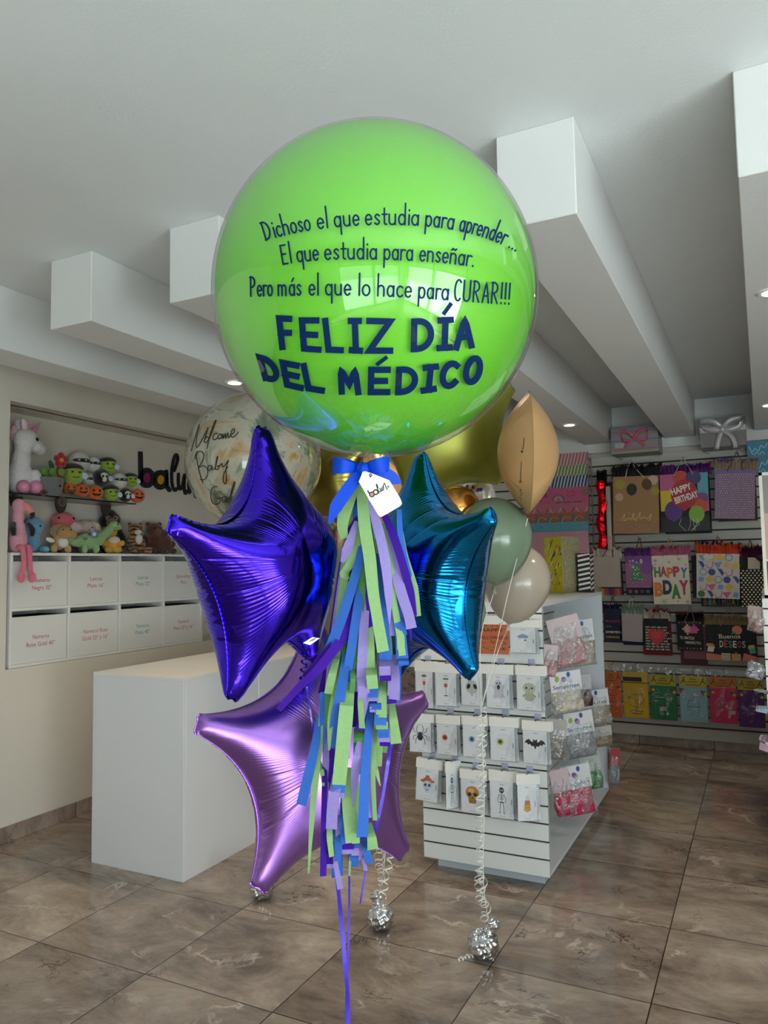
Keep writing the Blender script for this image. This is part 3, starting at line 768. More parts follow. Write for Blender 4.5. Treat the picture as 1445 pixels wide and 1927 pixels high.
S8('G', [(240, 760), (265, 860), (275, 960)], [30, 34, 20], .040)
# lower centre and right
S8('L', [(560, -30), (575, 160), (580, 300), (560, 500)], [80, 92, 86, 30], .044)
S8('P', [(560, 300), (555, 540)], [60, 70], .036)
S8('G', [(540, 160), (555, 340), (567, 524)], [20, 44, 46], .050)
S8('G', [(632, 20), (648, 226)], 84, .052)
S8('B', [(650, 120), (650, 290)], 80, .048); S8('L', [(650, 200), (650, 320)], 82, .046)
S8('B', [(668, 300), (668, 384)], 90, .050); S8('L', [(668, 320), (668, 404)], 88, .046)
S8('L', [(735, -10), (742, 124)], 84, .058); S8('P', [(742, 80), (744, 166)], 86, .054)
S8('G', [(722, 160), (712, 442)], [50, 88], .050)
S8('B', [(708, 360), (706, 500)], 92, .046); S8('G', [(716, 420), (718, 532)], 92, .043)
S8('B', [(726, 450), (730, 596)], 84, .040); S8('L', [(736, 520), (738, 628)], 84, .037); S8('P', [(740, 540), (740, 660)], 80, .034)
S8('L', [(800, -30), (808, 160), (802, 306)], [76, 94, 96], .048); S8('P', [(805, 200), (800, 336)], 94, .044)
S8('B', [(850, -20), (848, 180), (842, 332)], 30, .040)
S8('B', [(880, -20), (882, 50)], 78, .040)
S8('G', [(790, 320), (808, 480), (826, 640)], [40, 66, 84], .038)
S8('L', [(785, 340), (775, 520), (790, 640)], [30, 40, 60], .032)
S8('D', [(545, 520), (545, 620), (530, 800)], [80, 90, 60], .034)
S8('L', [(590, 500), (555, 680), (515, 860), (500, 1120)], [36, 84, 66, 8], .050)
S8('B', [(632, 330), (612, 600), (585, 900), (580, 1120), (568, 1346)], [40, 66, 70, 80, 90], .062)
S8('L', [(645, 520), (630, 850), (625, 1200)], [20, 36, 40], .036)
S8('G', [(675, 520), (655, 700), (650, 900), (665, 1220)], [30, 40, 36, 34], .040)
S8('G', [(650, 700), (680, 860), (705, 960)], [20, 30, 8], .034)
S8('G', [(465, 820), (455, 1000), (470, 1180), (487, 1390)], [40, 86, 96, 88], .048)
S8('G', [(510, 900), (520, 1150), (520, 1395)], 60, .042)
S8('B', [(425, 1050), (430, 1240), (455, 1424)], [40, 60, 90], .038); S8('P', [(455, 1300), (462, 1440)], 86, .034); S8('L', [(450, 1320), (450, 1474)], 86, .030)
S8('B', [(515, 1300), (518, 1430)], 56, .032); S8('L', [(515, 1340), (515, 1486)], 56, .028)
S8('L', [(385, 1180), (385, 1355)], 40, .030)
S8('G', [(325, 1180), (322, 1340), (338, 1495)], [40, 46, 40], .040)
S8('B', [(355, 1200), (385, 1400), (385, 1570)], [50, 62, 40], .036)
S8('P', [(335, 1380), (330, 1550)], 70, .030); S8('L', [(345, 1400), (345, 1582)], 86, .026); S8('B', [(365, 1440), (372, 1652)], 70, .024)
S8('L', [(355, 1420), (370, 1560), (405, 1740)], [20, 38, 50], .046)
S8('B', [(400, 1440), (405, 1640)], 36, .022)
S8('G', [(615, 1240), (640, 1350), (648, 1440)], [50, 70, 84], .040)
S8('B', [(570, 1330), (598, 1440), (622, 1545)], [40, 56, 60], .036)
S8('L', [(550, 1380), (560, 1460), (548, 1520)], [30, 34, 16], .032)
S8('L', [(570, 1430), (580, 1520), (596, 1600)], [10, 34, 30], .030)
S8('B', [(510, 1430), (508, 1570)], [70, 60], .024)
S8('G', [(480, 1400), (472, 1640)], [20, 16], .022)

# streamers that run down to the floor
viol = pbr('violet curling ribbon', '#4a2fc4', .3, vary=0, coat=.3)
def streamer(name, label, pts, w, lift, mat=viol, group='violet streamers under the tassel', to_floor=False):
    P = []
    for p in spline(pts, 8):
        P.append(tp(p[0], p[1], lift))
    if to_floor:
        q = P[-1]; n = 24
        P += [q + (np.array([q[0] - .01, q[1], .004]) - q) * (k / n) + HX * .008 * math.sin(k * .7) for k in range(1, n + 1)]
    D = [HX * math.cos(.5 * math.sin(i * .33)) + HN * math.sin(.5 * math.sin(i * .33)) for i in range(len(P))]
    return tag(MB().strip(P, w, D, .0006).build(name, mat, smooth=True, angle=30), label, 'ribbon', group)
streamer('curling_ribbon', 'violet ribbon streamer hanging from the tassel tips straight to the floor', [(634, 1650), (641, 1720), (648, 1800), (654, 1870), (655, 1930)], .0075, .03, to_floor=True)
streamer('curling_ribbon', 'thin violet streamer behind the wide one, from tassel tips to the floor', [(657, 1560), (657, 1700), (655, 1800), (652, 1860), (651, 1930)], .0035, .012, to_floor=True)
streamer('curling_ribbon', 'short violet streamer tapering out right of the tassel tips', [(694, 1590), (689, 1630), (683, 1665), (678, 1700)], .003, .02)
streamer('curling_ribbon', 'dark violet streamer crossing the lilac star right of the tassel', [(737, 1395), (731, 1430), (720, 1500), (704, 1572)], .0062, .02)
streamer('curling_ribbon', 'thin violet ribbon from the purple star neck down over the lilac star', [(577, 1292), (583, 1330), (590, 1385), (600, 1450)], .003, .01)
# curled foil-bright ribbon at the neck of the purple star
bl = foil('dark blue curling foil', '#2a2a9a', .15)
P = [tp(575 + 5 * math.sin(k * .55) - k * .12, 1218 + k * 1.35, .01 + .006 * math.cos(k * .55)) for k in range(64)]
tag(MB().strip(P, .004, [HX * math.cos(k * .27) + HN * math.sin(k * .27) for k in range(64)], .0006).build('curling_ribbon', bl, angle=0), 'shiny dark blue ribbon curled at the neck of the purple star', 'ribbon')

# satin bow
satin = pbr('royal blue satin', '#0342c4', .5, vary=.05, vscale=40, spec=.2)
bow = thing('ribbon_bow', 'royal blue satin bow tied under the green balloon', 'bow', tp(680, 880, .05))
def band(name, pts, w, wd=None, lift0=.05):
    """pts: (x, y, lift) along the middle of the band"""
    S = spline([(p[0], p[1], p[2] * 1000) for p in pts], 8)
    P = [tp(p[0], p[1], p[2] / 1000) for p in S]
    n = len(P); ww = np.interp(np.linspace(0, 1, n), np.linspace(0, 1, len(w)), w)
    W = [float(ww[i]) * depth(P[i]) * M2P for i in range(n)]
    D = []
    for i in range(n):
        t = unit(P[min(i + 1, n - 1)] - P[max(i - 1, 0)])
        D.append(unit(np.cross(t, HN)) if wd is None else wd)
    return MB().strip(P, W, D, .0008).build(name, satin, bow, angle=40)
UPV = np.array([0, 0, 1.0])
band('bow_loop', [(679, 882, .045), (662, 880, .062), (645, 878, .070), (631, 877, .062), (626, 876, .050), (636, 874, .034), (655, 875, .030), (676, 879, .036)], [10, 20, 27, 29, 28, 27, 22, 12], UPV + HN * .05)
band('bow_loop', [(684, 882, .045), (695, 880, .060), (712, 876, .068), (726, 874, .062), (732, 874, .050), (722, 873, .034), (702, 876, .030), (686, 879, .036)], [10, 20, 27, 29, 28, 27, 22, 12], UPV + HN * .05)
band('bow_tail', [(681, 886, .058), (668, 902, .068), (648, 930, .072), (632, 955, .070), (620, 985, .066)], [12, 23, 25, 24, 6])
band('bow_tail', [(684, 886, .052), (702, 889, .060), (722, 893, .058), (740, 901, .050), (754, 909, .044)], [12, 24, 30, 24, 5])
MB().ell(tp(682, 884, .060), (.012, .009, .013), seg=20, rings=12, fn=lambda th, a: 1 + .10 * math.sin(6 * a + 2 * th)).build('bow_knot', satin, bow)
band('tag_loop', [(684, 888, .066), (692, 893, .074), (697, 896, .080), (700, 893, .076)], [5, 6, 5, 4])

# white swing tag with the shop's mark
def tpt(x, y): return (670 + x / 14.45, 880 + y / 14.45)
TAGL = .080
def tagfn(u, v, t=0.0):
    return tp(u, v, TAGL + t)
tg = thing('gift_tag', 'white paper tag printed balun, hanging from the blue bow', 'tag', tp(710, 930, TAGL))
cr = [(72, 385), (150, 190), (175, 115), (245, 98), (440, 160), (905, 345)]
rc = spline([(1185, 810), (1238, 930), (1236, 1000), (1180, 1060)], 4) + spline([(760, 1300), (690, 1335), (640, 1325), (590, 1270)], 4)
card = pbr('white card', '#f4f6f8', .45, vary=.02)
MB().slab([tpt(*p) for p in cr] + [tpt(*p) for p in rc], tagfn, -.0012, 0).build('tag_card', card, tg, smooth=False)
MB().lathe([(.0028, -.0008), (.0028, .0008), (.0016, .0010), (.0016, -.0008)], 16, tp(697.5, 894, TAGL + .0008), axis=HN, caps=False).build('eyelet', pbr('black eyelet', '#15151a', .3, .6, vary=0), tg)
pr = Print(tagfn, .0003)
BK = '#101014'
pr.line([tpt(*p) for p in [(312, 622), (422, 802)]], 2.8, BK, False)
pr.line([tpt(*p) for p in oval(430, 728, 62, 62)], 2.6, BK); pr.line([tpt(*p) for p in oval(533, 668, 62, 62)], 2.6, BK)
pr.line([tpt(*p) for p in [(555, 600), (622, 692)]], 2.4, BK)
pr.disc(*tpt(430, 728), 3.0, '#e58fb0'); pr.disc(*tpt(430, 728), 1.7, '#b03a70'); pr.disc(*tpt(533, 668), 3.0, '#e9e48e')
def scr(pts, w, k=5): pr.line([tuple(q) for q in spline([tpt(*p) for p in pts], k)], w, BK)
scr([(600, 560), (575, 470), (560, 450), (552, 480), (590, 590), (630, 650), (665, 655), (680, 635)], 1.6)
scr([(645, 560), (668, 620), (690, 635), (705, 610), (690, 535), (715, 605), (742, 615), (748, 590)], 1.6)
scr([(722, 505), (752, 590), (740, 500), (765, 425), (790, 460), (825, 560), (845, 588), (865, 580)], 1.6)
pr.disc(*tpt(874, 517), 2.3, '#2f8f86')
pr.text('Globos y Eventos', *tpt(668, 792), 3.2, '#9aa2a8', width=33.5, rot=-.49, align='C')
# picture rows run downward: the small line of lettering is turned upright before it is laid on
V, F = text_mesh('Globos y Eventos')
pr.m.v = pr.m.v[:-len(V)]; pr.m.f = pr.m.f[:-len(F)]; pr.m.mi = pr.m.mi[:-len(F)]
X = V[:, 0] - V[:, 0].min(); X = X / X.max() * 36; Y = V[:, 1] / .73 * 3.0; a = math.atan2(-250, 460)
b0 = tpt(440, 895)
pr.put(np.stack([b0[0] + X * math.cos(a) + Y * math.sin(a), b0[1] + X * math.sin(a) - Y * math.cos(a)], 1), F, '#8b9399')
pr.build('printed_mark', tg)
# small white foil label at the neck of the purple star
lb = thing('price_sticker', 'tiny white barcode sticker at the neck of the purple star', 'sticker', tp(586, 1205, .03))
q = [(570, 1210), (588, 1199), (602, 1201), (583, 1214)]
MB().slab(q, lambda u, v, t: tp(u, v, .03 + t), 0, .0006).build('sticker_card', card, lb, smooth=False)
p2 = Print(lambda u, v, t: tp(u, v, .0307 + t), .0002)
for k in range(7): p2.line([(582 + k * 1.7, 1209 - k * .8), (584.5 + k * 1.7, 1203.5 - k * .8 + .6)], .7, '#2a2a2a', False)
p2.build('barcode', lb)
# ------------------------------------------------------------------ the two balloon bouquets standing behind
def paint_mat():
    m, ns, L = new_mat('marbled clear bubble')
    out = N(ns, 'ShaderNodeOutputMaterial'); tc = N(ns, 'ShaderNodeTexCoord')
    n1 = N(ns, 'ShaderNodeTexNoise', Scale=3.6, Detail=7.0, Roughness=.62, Distortion=1.5); L.new(tc.outputs['Object'], n1.inputs['Vector'])
    rp = N(ns, 'ShaderNodeValToRGB'); L.new(n1.outputs['Fac'], rp.inputs[0])
    e = rp.color_ramp.elements; e[0].position = .35; e[0].color = lin('#4f6b50'); e[1].position = .64; e[1].color = lin('#c9955a')
    for p, c in ((.42, '#7f957c'), (.47, '#cfcfc2'), (.54, '#ddd6c8'), (.58, '#d8b98c')): x = e.new(p); x.color = lin(c)
    d = N(ns, 'ShaderNodeBsdfPrincipled'); d.inputs['Roughness'].default_value = .25; d.inputs['Coat Weight'].default_value = .6
    L.new(rp.outputs[0], d.inputs['Base Color'])
    tl = N(ns, 'ShaderNodeBsdfTranslucent'); L.new(rp.outputs[0], tl.inputs['Color'])
    dt = N(ns, 'ShaderNodeMixShader'); dt.inputs[0].default_value = .4; L.new(d.outputs[0], dt.inputs[1]); L.new(tl.outputs[0], dt.inputs[2])
    t = N(ns, 'ShaderNodeBsdfTransparent'); x = N(ns, 'ShaderNodeMixShader')
    n2 = N(ns, 'ShaderNodeTexNoise', Scale=3.0, Detail=5.0); L.new(tc.outputs['Object'], n2.inputs['Vector'])
    mr = N(ns, 'ShaderNodeMapRange'); mr.inputs['From Min'].default_value = .3; mr.inputs['From Max'].default_value = .55; mr.inputs['To Min'].default_value = .5; mr.inputs['To Max'].default_value = .92
    L.new(n2.outputs['Fac'], mr.inputs['Value'])
    L.new(mr.outputs[0], x.inputs[0]); L.new(t.outputs[0], x.inputs[1]); L.new(dt.outputs[0], x.inputs[2])
    L.new(x.outputs[0], out.inputs['Surface']); return m
WC = at(478, 868, 3.15); WR = .278
wb = thing('bubble_balloon', 'clear bubble balloon marbled in green and peach, lettered Welcome Baby', 'balloon', WC - np.array([0, 0, WR]))
MB().lathe(pear(WR, .012, -WR - .03, 60), 96, WC).build('clear_bubble', film('clear bubble skin two', '#fffdf8', .02, .05, .7, blend=.25), wb)
MB().lathe(pear(WR * .985, .010, -WR, 60), 96, WC).build('painted_lining', paint_mat(), wb)
wm = MB(); Z = lambda x, y: (340 + x / 4.817, 700 + y / 4.817)
def script(pts, w=1.9):
    P = [Z(*p) for p in pts]; v, f = ribbon2(spline(P, 6), w)
    wm.add([sphere_hit(q[0], q[1], WC, WR + .0008) for q in v], f)
for s in ([(95, 715), (128, 600), (168, 472), (150, 560), (138, 655), (150, 682), (188, 620), (248, 505)], [(248, 505), (228, 575), (214, 625), (228, 640), (252, 610), (240, 585), (218, 612)],
          [(250, 625), (300, 500), (320, 438), (300, 470), (262, 580), (238, 695)], [(332, 556), (306, 562), (290, 598), (308, 614), (342, 590)], [(356, 562), (340, 578), (344, 606), (362, 598), (368, 574), (354, 562), (372, 566)],
          [(374, 604), (384, 562), (388, 600), (404, 558), (408, 600), (426, 552), (432, 594), (452, 576)], [(448, 578), (484, 545), (486, 516), (464, 530), (454, 570), (468, 592), (494, 580), (522, 545)],
          [(150, 720), (142, 770), (158, 860), (180, 950), (200, 1005)], [(128, 790), (140, 735), (180, 718), (208, 745), (200, 800), (162, 868)], [(162, 868), (205, 850), (240, 880), (242, 935), (215, 975), (178, 975)],
          [(280, 850), (252, 850), (245, 885), (262, 892), (284, 855), (284, 885), (310, 870), (335, 780), (330, 770), (318, 830), (315, 880), (338, 880), (346, 850), (330, 855)],
          [(346, 860), (372, 830), (376, 858), (398, 850), (432, 800), (410, 880), (415, 960), (408, 1015), (385, 985), (392, 920), (425, 860)],
          [(330, 1040), (292, 1045), (272, 1110), (285, 1180), (318, 1200), (352, 1185), (352, 1145), (330, 1150), (370, 1140)],
          [(410, 1130), (378, 1135), (376, 1175), (398, 1180), (415, 1140), (418, 1180), (440, 1160), (470, 1080), (492, 1005), (480, 1010), (455, 1110), (455, 1170)]):
    script(s)
wm.build('lettering', pbr('black vinyl', '#1c1c1c', .4, vary=0), wb, smooth=False, normals=False)

# foil weights and their curled ribbons on the floor
silver = foil('crinkled silver foil', '#d9dade', .16, .5, 40)
def weight(label, P, r, tuft=(0, 0)):
    P = np.array(P); t = thing('balloon_weight', label, 'balloon weight', P, group='silver foil balloon weights')
    rg = np.random.default_rng(int(r * 1e4)); a = rg.uniform(0, 6.28, 12)
    fn = lambda th, f: 1 + .045 * math.sin(7 * f + a[0] + 3 * math.sin(2 * th)) * math.sin(th) + .04 * math.sin(11 * th + 4 * f + a[1]) + .03 * math.sin(17 * f - 9 * th + a[2])
    MB().ell(P + [0, 0, r * .93], (r, r, r * .95), seg=72, rings=48, fn=fn).build('foil_ball', silver, t, angle=0)
    c = P + np.array([tuft[0], tuft[1], r * 2.05])
    m = MB().lathe([(r * .45, -r * .42), (r * .17, -r * .2), (r * .2, -r * .02)], 24, c)
    m.ell(c + [tuft[0] * .6, tuft[1] * .6, r * .38], (r * .46, r * .4, r * .44), seg=40, rings=28, fn=lambda th, f: 1 + .10 * math.sin(5 * f + a[3]) * math.sin(th) + .09 * math.sin(8 * th + 3 * f + a[4]))
    m.build('gathered_tuft', silver, t, angle=0)
    return c + np.array([0, 0, r * .1])
W1 = weight('silver foil balloon weight half hidden under the lower left tip of the lilac star', on(494, 1692, 2, 0), .055)
W2 = weight('round silver foil balloon weight in the middle, behind the violet streamers', on(716, 1749, 2, 0), .056, (-.012, 0))
W3 = weight('silver foil balloon weight on the right, in front of the white display stand', on(910, 1803, 2, 0), .060, (.03, -.01))
curl_m = pbr('white curling ribbon', '#e9e7e2', .22, vary=0, coat=.5)
def curls(name, label, P0, P1, r, turns, w=.005, grp=None, n=None, seed=0, sag=0):
    n = n or int(turns * 12); rg = np.random.default_rng(seed); P = []; D = []
    ax = unit(np.array(P1) - P0); u = unit(np.cross(ax, [.3, .9, .2])); v = np.cross(ax, u); a = 0
    amp = np.interp(np.linspace(0, 1, n + 1), np.linspace(0, 1, 12), r * rg.uniform(.35, 1.25, 12))
    dr = np.interp(np.linspace(0, 1, n + 1), np.linspace(0, 1, 7), rg.uniform(-1, 1, 7) * r * .8); dr[0] = dr[-1] = 0
    for k in range(n + 1):
        a += 2 * PI * turns / n * rg.uniform(.75, 1.25); c = np.array(P0) + (np.array(P1) - P0) * k / n + v * dr[k] + np.array([0, 0, -sag * math.sin(PI * k / n)])
        P.append(c + amp[k] * (math.cos(a) * u + math.sin(a) * v)); D.append(ax + .4 * u)
    return tag(MB().strip(P, w, D, .0005).build(name, curl_m, angle=0), label, 'ribbon', grp)
HUB = at(905, 1335, 3.15)
grp = 'white curled ribbons of the balloon bouquets'
curls('curling_ribbon', 'white curled ribbon dangling close to the display stand down to the right weight', at(903, 1345, 3.15), at(898, 1675, 3.3), .017, 17, seed=1, grp=grp)
curls('curling_ribbon', 'white curled ribbon beside the straight string above the right foil weight', at(912, 1330, 3.16), at(905, 1690, 3.3), .014, 19, seed=2, grp=grp)
curls('curling_ribbon', 'loose white curls just above the right foil weight', at(903, 1640, 3.26), W3 + np.array([-.01, 0, .02]), .026, 9, seed=3, grp=grp)
curls('curling_ribbon', 'white curl lying on the floor left of the right foil weight', on(862, 1806, 2, .008), on(893, 1795, 2, .02), .009, 5, seed=4, grp=grp)
curls('curling_ribbon', 'white curl ending on the tile right of the right foil weight', W3 + np.array([.01, -.05, -.05]), on(926, 1806, 2, .012), .010, 4, seed=5, grp=grp)
curls('curling_ribbon', 'white curls falling from behind the lilac star to the middle foil weight', at(722, 1560, 3.0), W2 + np.array([0, 0, .02]), .018, 12, seed=6, grp=grp)
curls('curling_ribbon', 'white curl hanging by the lower right tip of the lilac star', at(737, 1590, 3.02), at(722, 1690, 3.08), .020, 5, seed=7, grp=grp)
str_m = pbr('white balloon string', '#e8e6e0', .35, vary=0)
def string(label, pts, r=.0016):
    return tag(MB().tube([p for p in spline(pts, 5)], r, 6).build('balloon_string', str_m), label, 'string', 'white strings of the balloon bouquets')
string('straight white string from the knotted strings down to the right foil weight', [HUB, at(911, 1500, 3.18), at(909, 1650, 3.24), W3])
string('white string from behind the lilac star to the middle foil weight', [at(703, 1070, 3.93), at(712, 1300, 3.5), at(722, 1500, 3.12), at(724, 1620, 3.03), W2])
string('white string from the painted welcome balloon down to the weight under the lilac star', [WC - np.array([0, 0, WR + .03]), at(486, 1200, 3.3), at(488, 1400, 3.5), W1])

# latex balloons of the right bouquet
def latex_balloon(label, px, py, d, rpx, color, tilt=(0, 0), squash=1.16, group='latex balloons of the peach balloon bouquet'):
    c = at(px, py, d); r = rpx * d / FPX; ax = unit(np.array([tilt[0], tilt[1], 1.0]))
    t = thing('latex_balloon', label, 'balloon', c - ax * r * squash, group=group)
    pr_ = []
    for i in range(41):
        th = PI * .95 * i / 40; z = math.cos(th); k = squash * 1.12 if z < 0 else squash * .96
        rr = math.sin(th) * (1 if z > 0 else 1 - .14 * (-z) ** 1.5); pr_.append((max(r * rr, .0004), r * z * k))
    zt = pr_[-1][1]; pr_ += [(r * .05, zt - r * .05), (r * .035, zt - r * .09)]
    MB().lathe(pr_, 56, c, axis=ax).build('balloon_body', latex('latex ' + color, color, .2, .22), t)
    e = c + ax * (zt - r * .09)
    MB().lathe([(r * .035, 0), (r * .06, -r * .03), (r * .05, -r * .06), (r * .09, -r * .16), (r * .06, -r * .17)], 20, e, axis=ax).build('balloon_knot', pbr('knot ' + color, color, .4, vary=0), t)
    return e - ax * r * .1
k1 = latex_balloon('sage green latex balloon below the peach foil balloon', 929, 1012, 3.05, 71, '#7f937a', (.02, 0), 1.1)
k2 = latex_balloon('cream latex balloon below and right of the sage green one', 974, 1094, 3.32, 60, '#bdb0a0', (.22, .1), 1.16)
k3 = latex_balloon('sage green latex balloon mostly hidden behind the teal star, lower than the other', 873, 1150, 3.1, 40, '#8b9b82', (.05, 0), 1.2)
# mirror-gold balloon
def chrome():
    c = at(860, 958, 3.14); r = 44 * 3.14 / FPX
    t = thing('latex_balloon', 'mirror gold balloon peeping out over the shoulder of the teal star', 'balloon', c - np.array([0, 0, r]), group='latex balloons of the peach balloon bouquet')
    MB().lathe(pear(r, r * .05, -r * 1.12, 40), 48, c).build('balloon_body', foil('gold mirror latex', '#d99a4e', .16, .02), t)
    MB().lathe([(r * .05, -r * 1.1), (r * .1, -r * 1.22), (r * .06, -r * 1.24)], 16, c).build('balloon_knot', pbr('gold knot', '#b98742', .3, .6), t)
chrome()
c = at(898, 935, 3.45)
rb = thing('foil_round_balloon', 'small round red printed balloon peeping out between gold and sage balloons', 'balloon', c - np.array([0, 0, .07]))
MB().ell(c, (.085, .05, .085), seg=40, rings=24).build('foil_body', pbr('printed pale foil', '#cfc8bd', .2, .3), rb)
pp = Print(lambda u, v, t=0: (lambda q: q)(c + np.array([u, -math.sqrt(max(.0, 1 - (u / .085) ** 2 - (v / .085) ** 2)) * .05 - .0006 - t, v])), .0002)
for k in range(9): pp.disc(-.045 + .011 * k, .012 * math.sin(k * 1.7) + .035, .009, ['#b02a2c', '#20356e', '#d8b13a'][k % 3], n=12)
pp.build('printed_dots', rb)

# olive and peach foil stars of the right bouquet (local x right, y up, z to the room's front)
BASE = R3 @ np.diag([1, -1, -1.0])
def pose(yaw, roll, pitch=0.0):
    return BASE @ np.array(Matrix.Rotation(yaw, 3, 'Y') @ Matrix.Rotation(pitch, 3, 'X') @ Matrix.Rotation(roll, 3, 'Z'))
olive = foil('olive satin foil', '#8a8a34', .34, .03); olive.node_tree.nodes['Principled BSDF'].inputs['Metallic'].default_value = .55
peach = foil('peach satin foil', '#dfb27c', .3, .03); peach.node_tree.nodes['Principled BSDF'].inputs['Metallic'].default_value = .35
star('foil_star_balloon', 'large olive green foil star balloon behind the peach balloon', at(832, 802, 3.35), pose(.05, rad(12)), regular(.36), olive, olive, .14, .030, .262, 'foil stars of the rear bouquet', 60, 26, .0006, 4)

def lens_balloon():
    C = at(993, 853, 3.0); t = thing('foil_round_balloon', 'peach foil balloon seen edge on as a pointed oval, right of the green balloon', 'balloon', C - np.array([0, 0, .23]))
    up = unit(np.array([0.0, 0, 1]) + .02 * R3[:, 0]); nx = unit(R3[:, 0] * .985 + R3[:, 2] * -.10); nx = unit(nx - up * np.dot(nx, up)); sd = np.cross(up, nx)
    Rr, T, n, k = .236, .118, 160, 30
    for nm, sg in (('right_foil', 1), ('left_foil', -1)):
        v = [C + nx * sg * T]; f = []
        for i in range(1, k + 1):
            r = i / k; fade = min(1, (1 - r) * 8)
            for j in range(n):
                a = 2 * PI * j / n
                h = T * (1 - r * r) ** 1.02 - .0022 * fade * r ** 3 * abs(math.sin(9 * a + .4 * sg)) ** 14 - .0010 * fade * r ** 2 * math.sin(34 * a)
                v.append(C + up * Rr * r * math.cos(a) + sd * Rr * r * math.sin(a) + nx * sg * max(h, .0003))
        f = [(0, 1 + j, 1 + (j + 1) % n) for j in range(n)]
        for i in range(k - 1):
            q = 1 + i * n; f += [(q + j, q + n + j, q + n + (j + 1) % n, q + (j + 1) % n) for j in range(n)]
        MB().add(v, f).build(nm, peach, t, angle=0)
    v = []
    for j in range(n):
        a = 2 * PI * j / n; e = up * math.cos(a) + sd * math.sin(a)
        v += [C + e * Rr * .995 + nx * .0006, C + e * (Rr + .004), C + e * Rr * .995 - nx * .0006]
    MB().add(v, [(3 * j + q, 3 * ((j + 1) % n) + q, 3 * ((j + 1) % n) + (q + 1) % 3, 3 * j + (q + 1) % 3) for j in range(n) for q in range(3)]).build('welded_seam', pbr('peach seam', '#b98a55', .4, vary=0), t, angle=0)
    bvh = []
    def fn(x, y, l=0):
        # lay a mark on the left foil: x, y in picture spots, brought onto the bulge
        q = onp(x, y, C, -sd if np.dot(sd, R3[:, 2]) > 0 else sd)
        d = unit(ray(x, y)); p = q - d * .25
        for _ in range(400):
            w = p - C; r2 = (np.dot(w, up) / Rr) ** 2 + (np.dot(w, sd) / Rr) ** 2
            if r2 < 1 and abs(np.dot(w, nx)) < T * (1 - r2) ** 1.02 + .0006: break
            p = p + d * .0008
        return p - d * (.0006 + l)
    p = Print(fn, .0002)
    p.line([(986, 824), (985, 838), (983, 846)], 1.3, '#4a4438'); p.disc(982, 850, 2.2, '#4a4438')
    p.line([(981, 869), (980, 888), (979, 902)], 1.3, '#4a4438'); p.disc(979, 906, 2.6, '#4a4438'); p.disc(979, 906, 1.4, '#d8b080')
    p.line(spline([(981, 920), (978, 925), (981, 930), (978, 936), (981, 941)], 4), 1.2, '#6a6048')
    p.build('printed_marks', t)
lens_balloon()

star('foil_star_balloon', 'olive brown foil star balloon seen in the gap left of the blue bow', at(618, 905, 3.45), pose(-.5, rad(20)), regular(.24), foil('olive brown foil', '#8a7d3c', .3, .05), olive, .1, .02, .155, 'foil stars of the rear bouquet', 60, 24, .0008, 7)
star('foil_star_balloon', 'peach foil star balloon showing in the gap behind the bow and the teal star', at(700, 930, 3.95), pose(.3, rad(0)), regular(.33), peach, peach, .11, .022, .19, 'foil stars of the rear bouquet', 60, 24, .0008, 9)
string('white string from the olive star down to the knotted strings', [at(871, 938, 3.25), at(880, 1120, 3.2), at(893, 1250, 3.16), HUB])
string('white string from the sage green balloon knot to the knotted strings', [k1, at(905, 1200, 3.1), HUB])
string('white string from the cream balloon to the knotted strings', [k2, at(932, 1240, 3.13), HUB])
string('white string passing over the cream balloon, from the peach balloon tip', [at(993, 975, 2.98), at(960, 1100, 2.95), at(930, 1230, 3.02), HUB], .0014)
# ------------------------------------------------------------------ niche: cubby cabinet, storage bins, glass shelf, shop sign
white = pbr('white melamine', '#e9e8e4', .42, vary=.02, vscale=3)
bin_m = pbr('white bin board', '#e4e3e0', .5, vary=.02, vscale=4)
CY0, CY1, CZ0, CZ1, CD = 3.05, 4.784, 1.002, 1.692, .296
cab = thing('storage_cabinet', 'white wall cabinet of eight cubbies built into the wall niche', 'cabinet', (XL - CD / 2, (CY0 + CY1) / 2, CZ0))
T = .018
def cb(name, *a): MB().box(*a, .001, seg=1).build(name, white, cab, smooth=False)
cb('top_panel', XL - CD, XL + .004, CY0, CY1, CZ1 - T, CZ1); cb('bottom_panel', XL - CD, XL + .004, CY0, CY1, CZ0, CZ0 + T)
zm = (CZ0 + CZ1) / 2; cb('middle_shelf', XL - CD, XL + .002, CY0, CY1, zm - T / 2, zm + T / 2); cb('back_panel', XL - CD, XL - CD + .006, CY0, CY1, CZ0, CZ1)
pit = (CY1 - CY0) / 4
for k in range(5):
    y = CY0 + pit * k; y = min(max(y, CY0 + T / 2), CY1 - T / 2)
    cb('side_panel' if k in (0, 4) else 'divider', XL - CD, XL + .003, y - T / 2, y + T / 2, CZ0, CZ1)
RED, TEAL = '#c25a5c', '#4f9d98'
BINS = [[('Numeros', 'Negro 32"', '#a83f48'), ('Letras', 'Plata 16"', RED), ('Letras', 'Plata 32"', TEAL), ('Estrellas', 'Pico', '#b8585e')],
        [('Numeros', 'Rose Gold 40"', '#a83f48'), ('Numeros Rose', 'Gold 32" y 16"', RED), ('Numeros', 'Plata 40"', TEAL), ('Numeros', 'Plata 32" y 16"', '#b8585e')]]
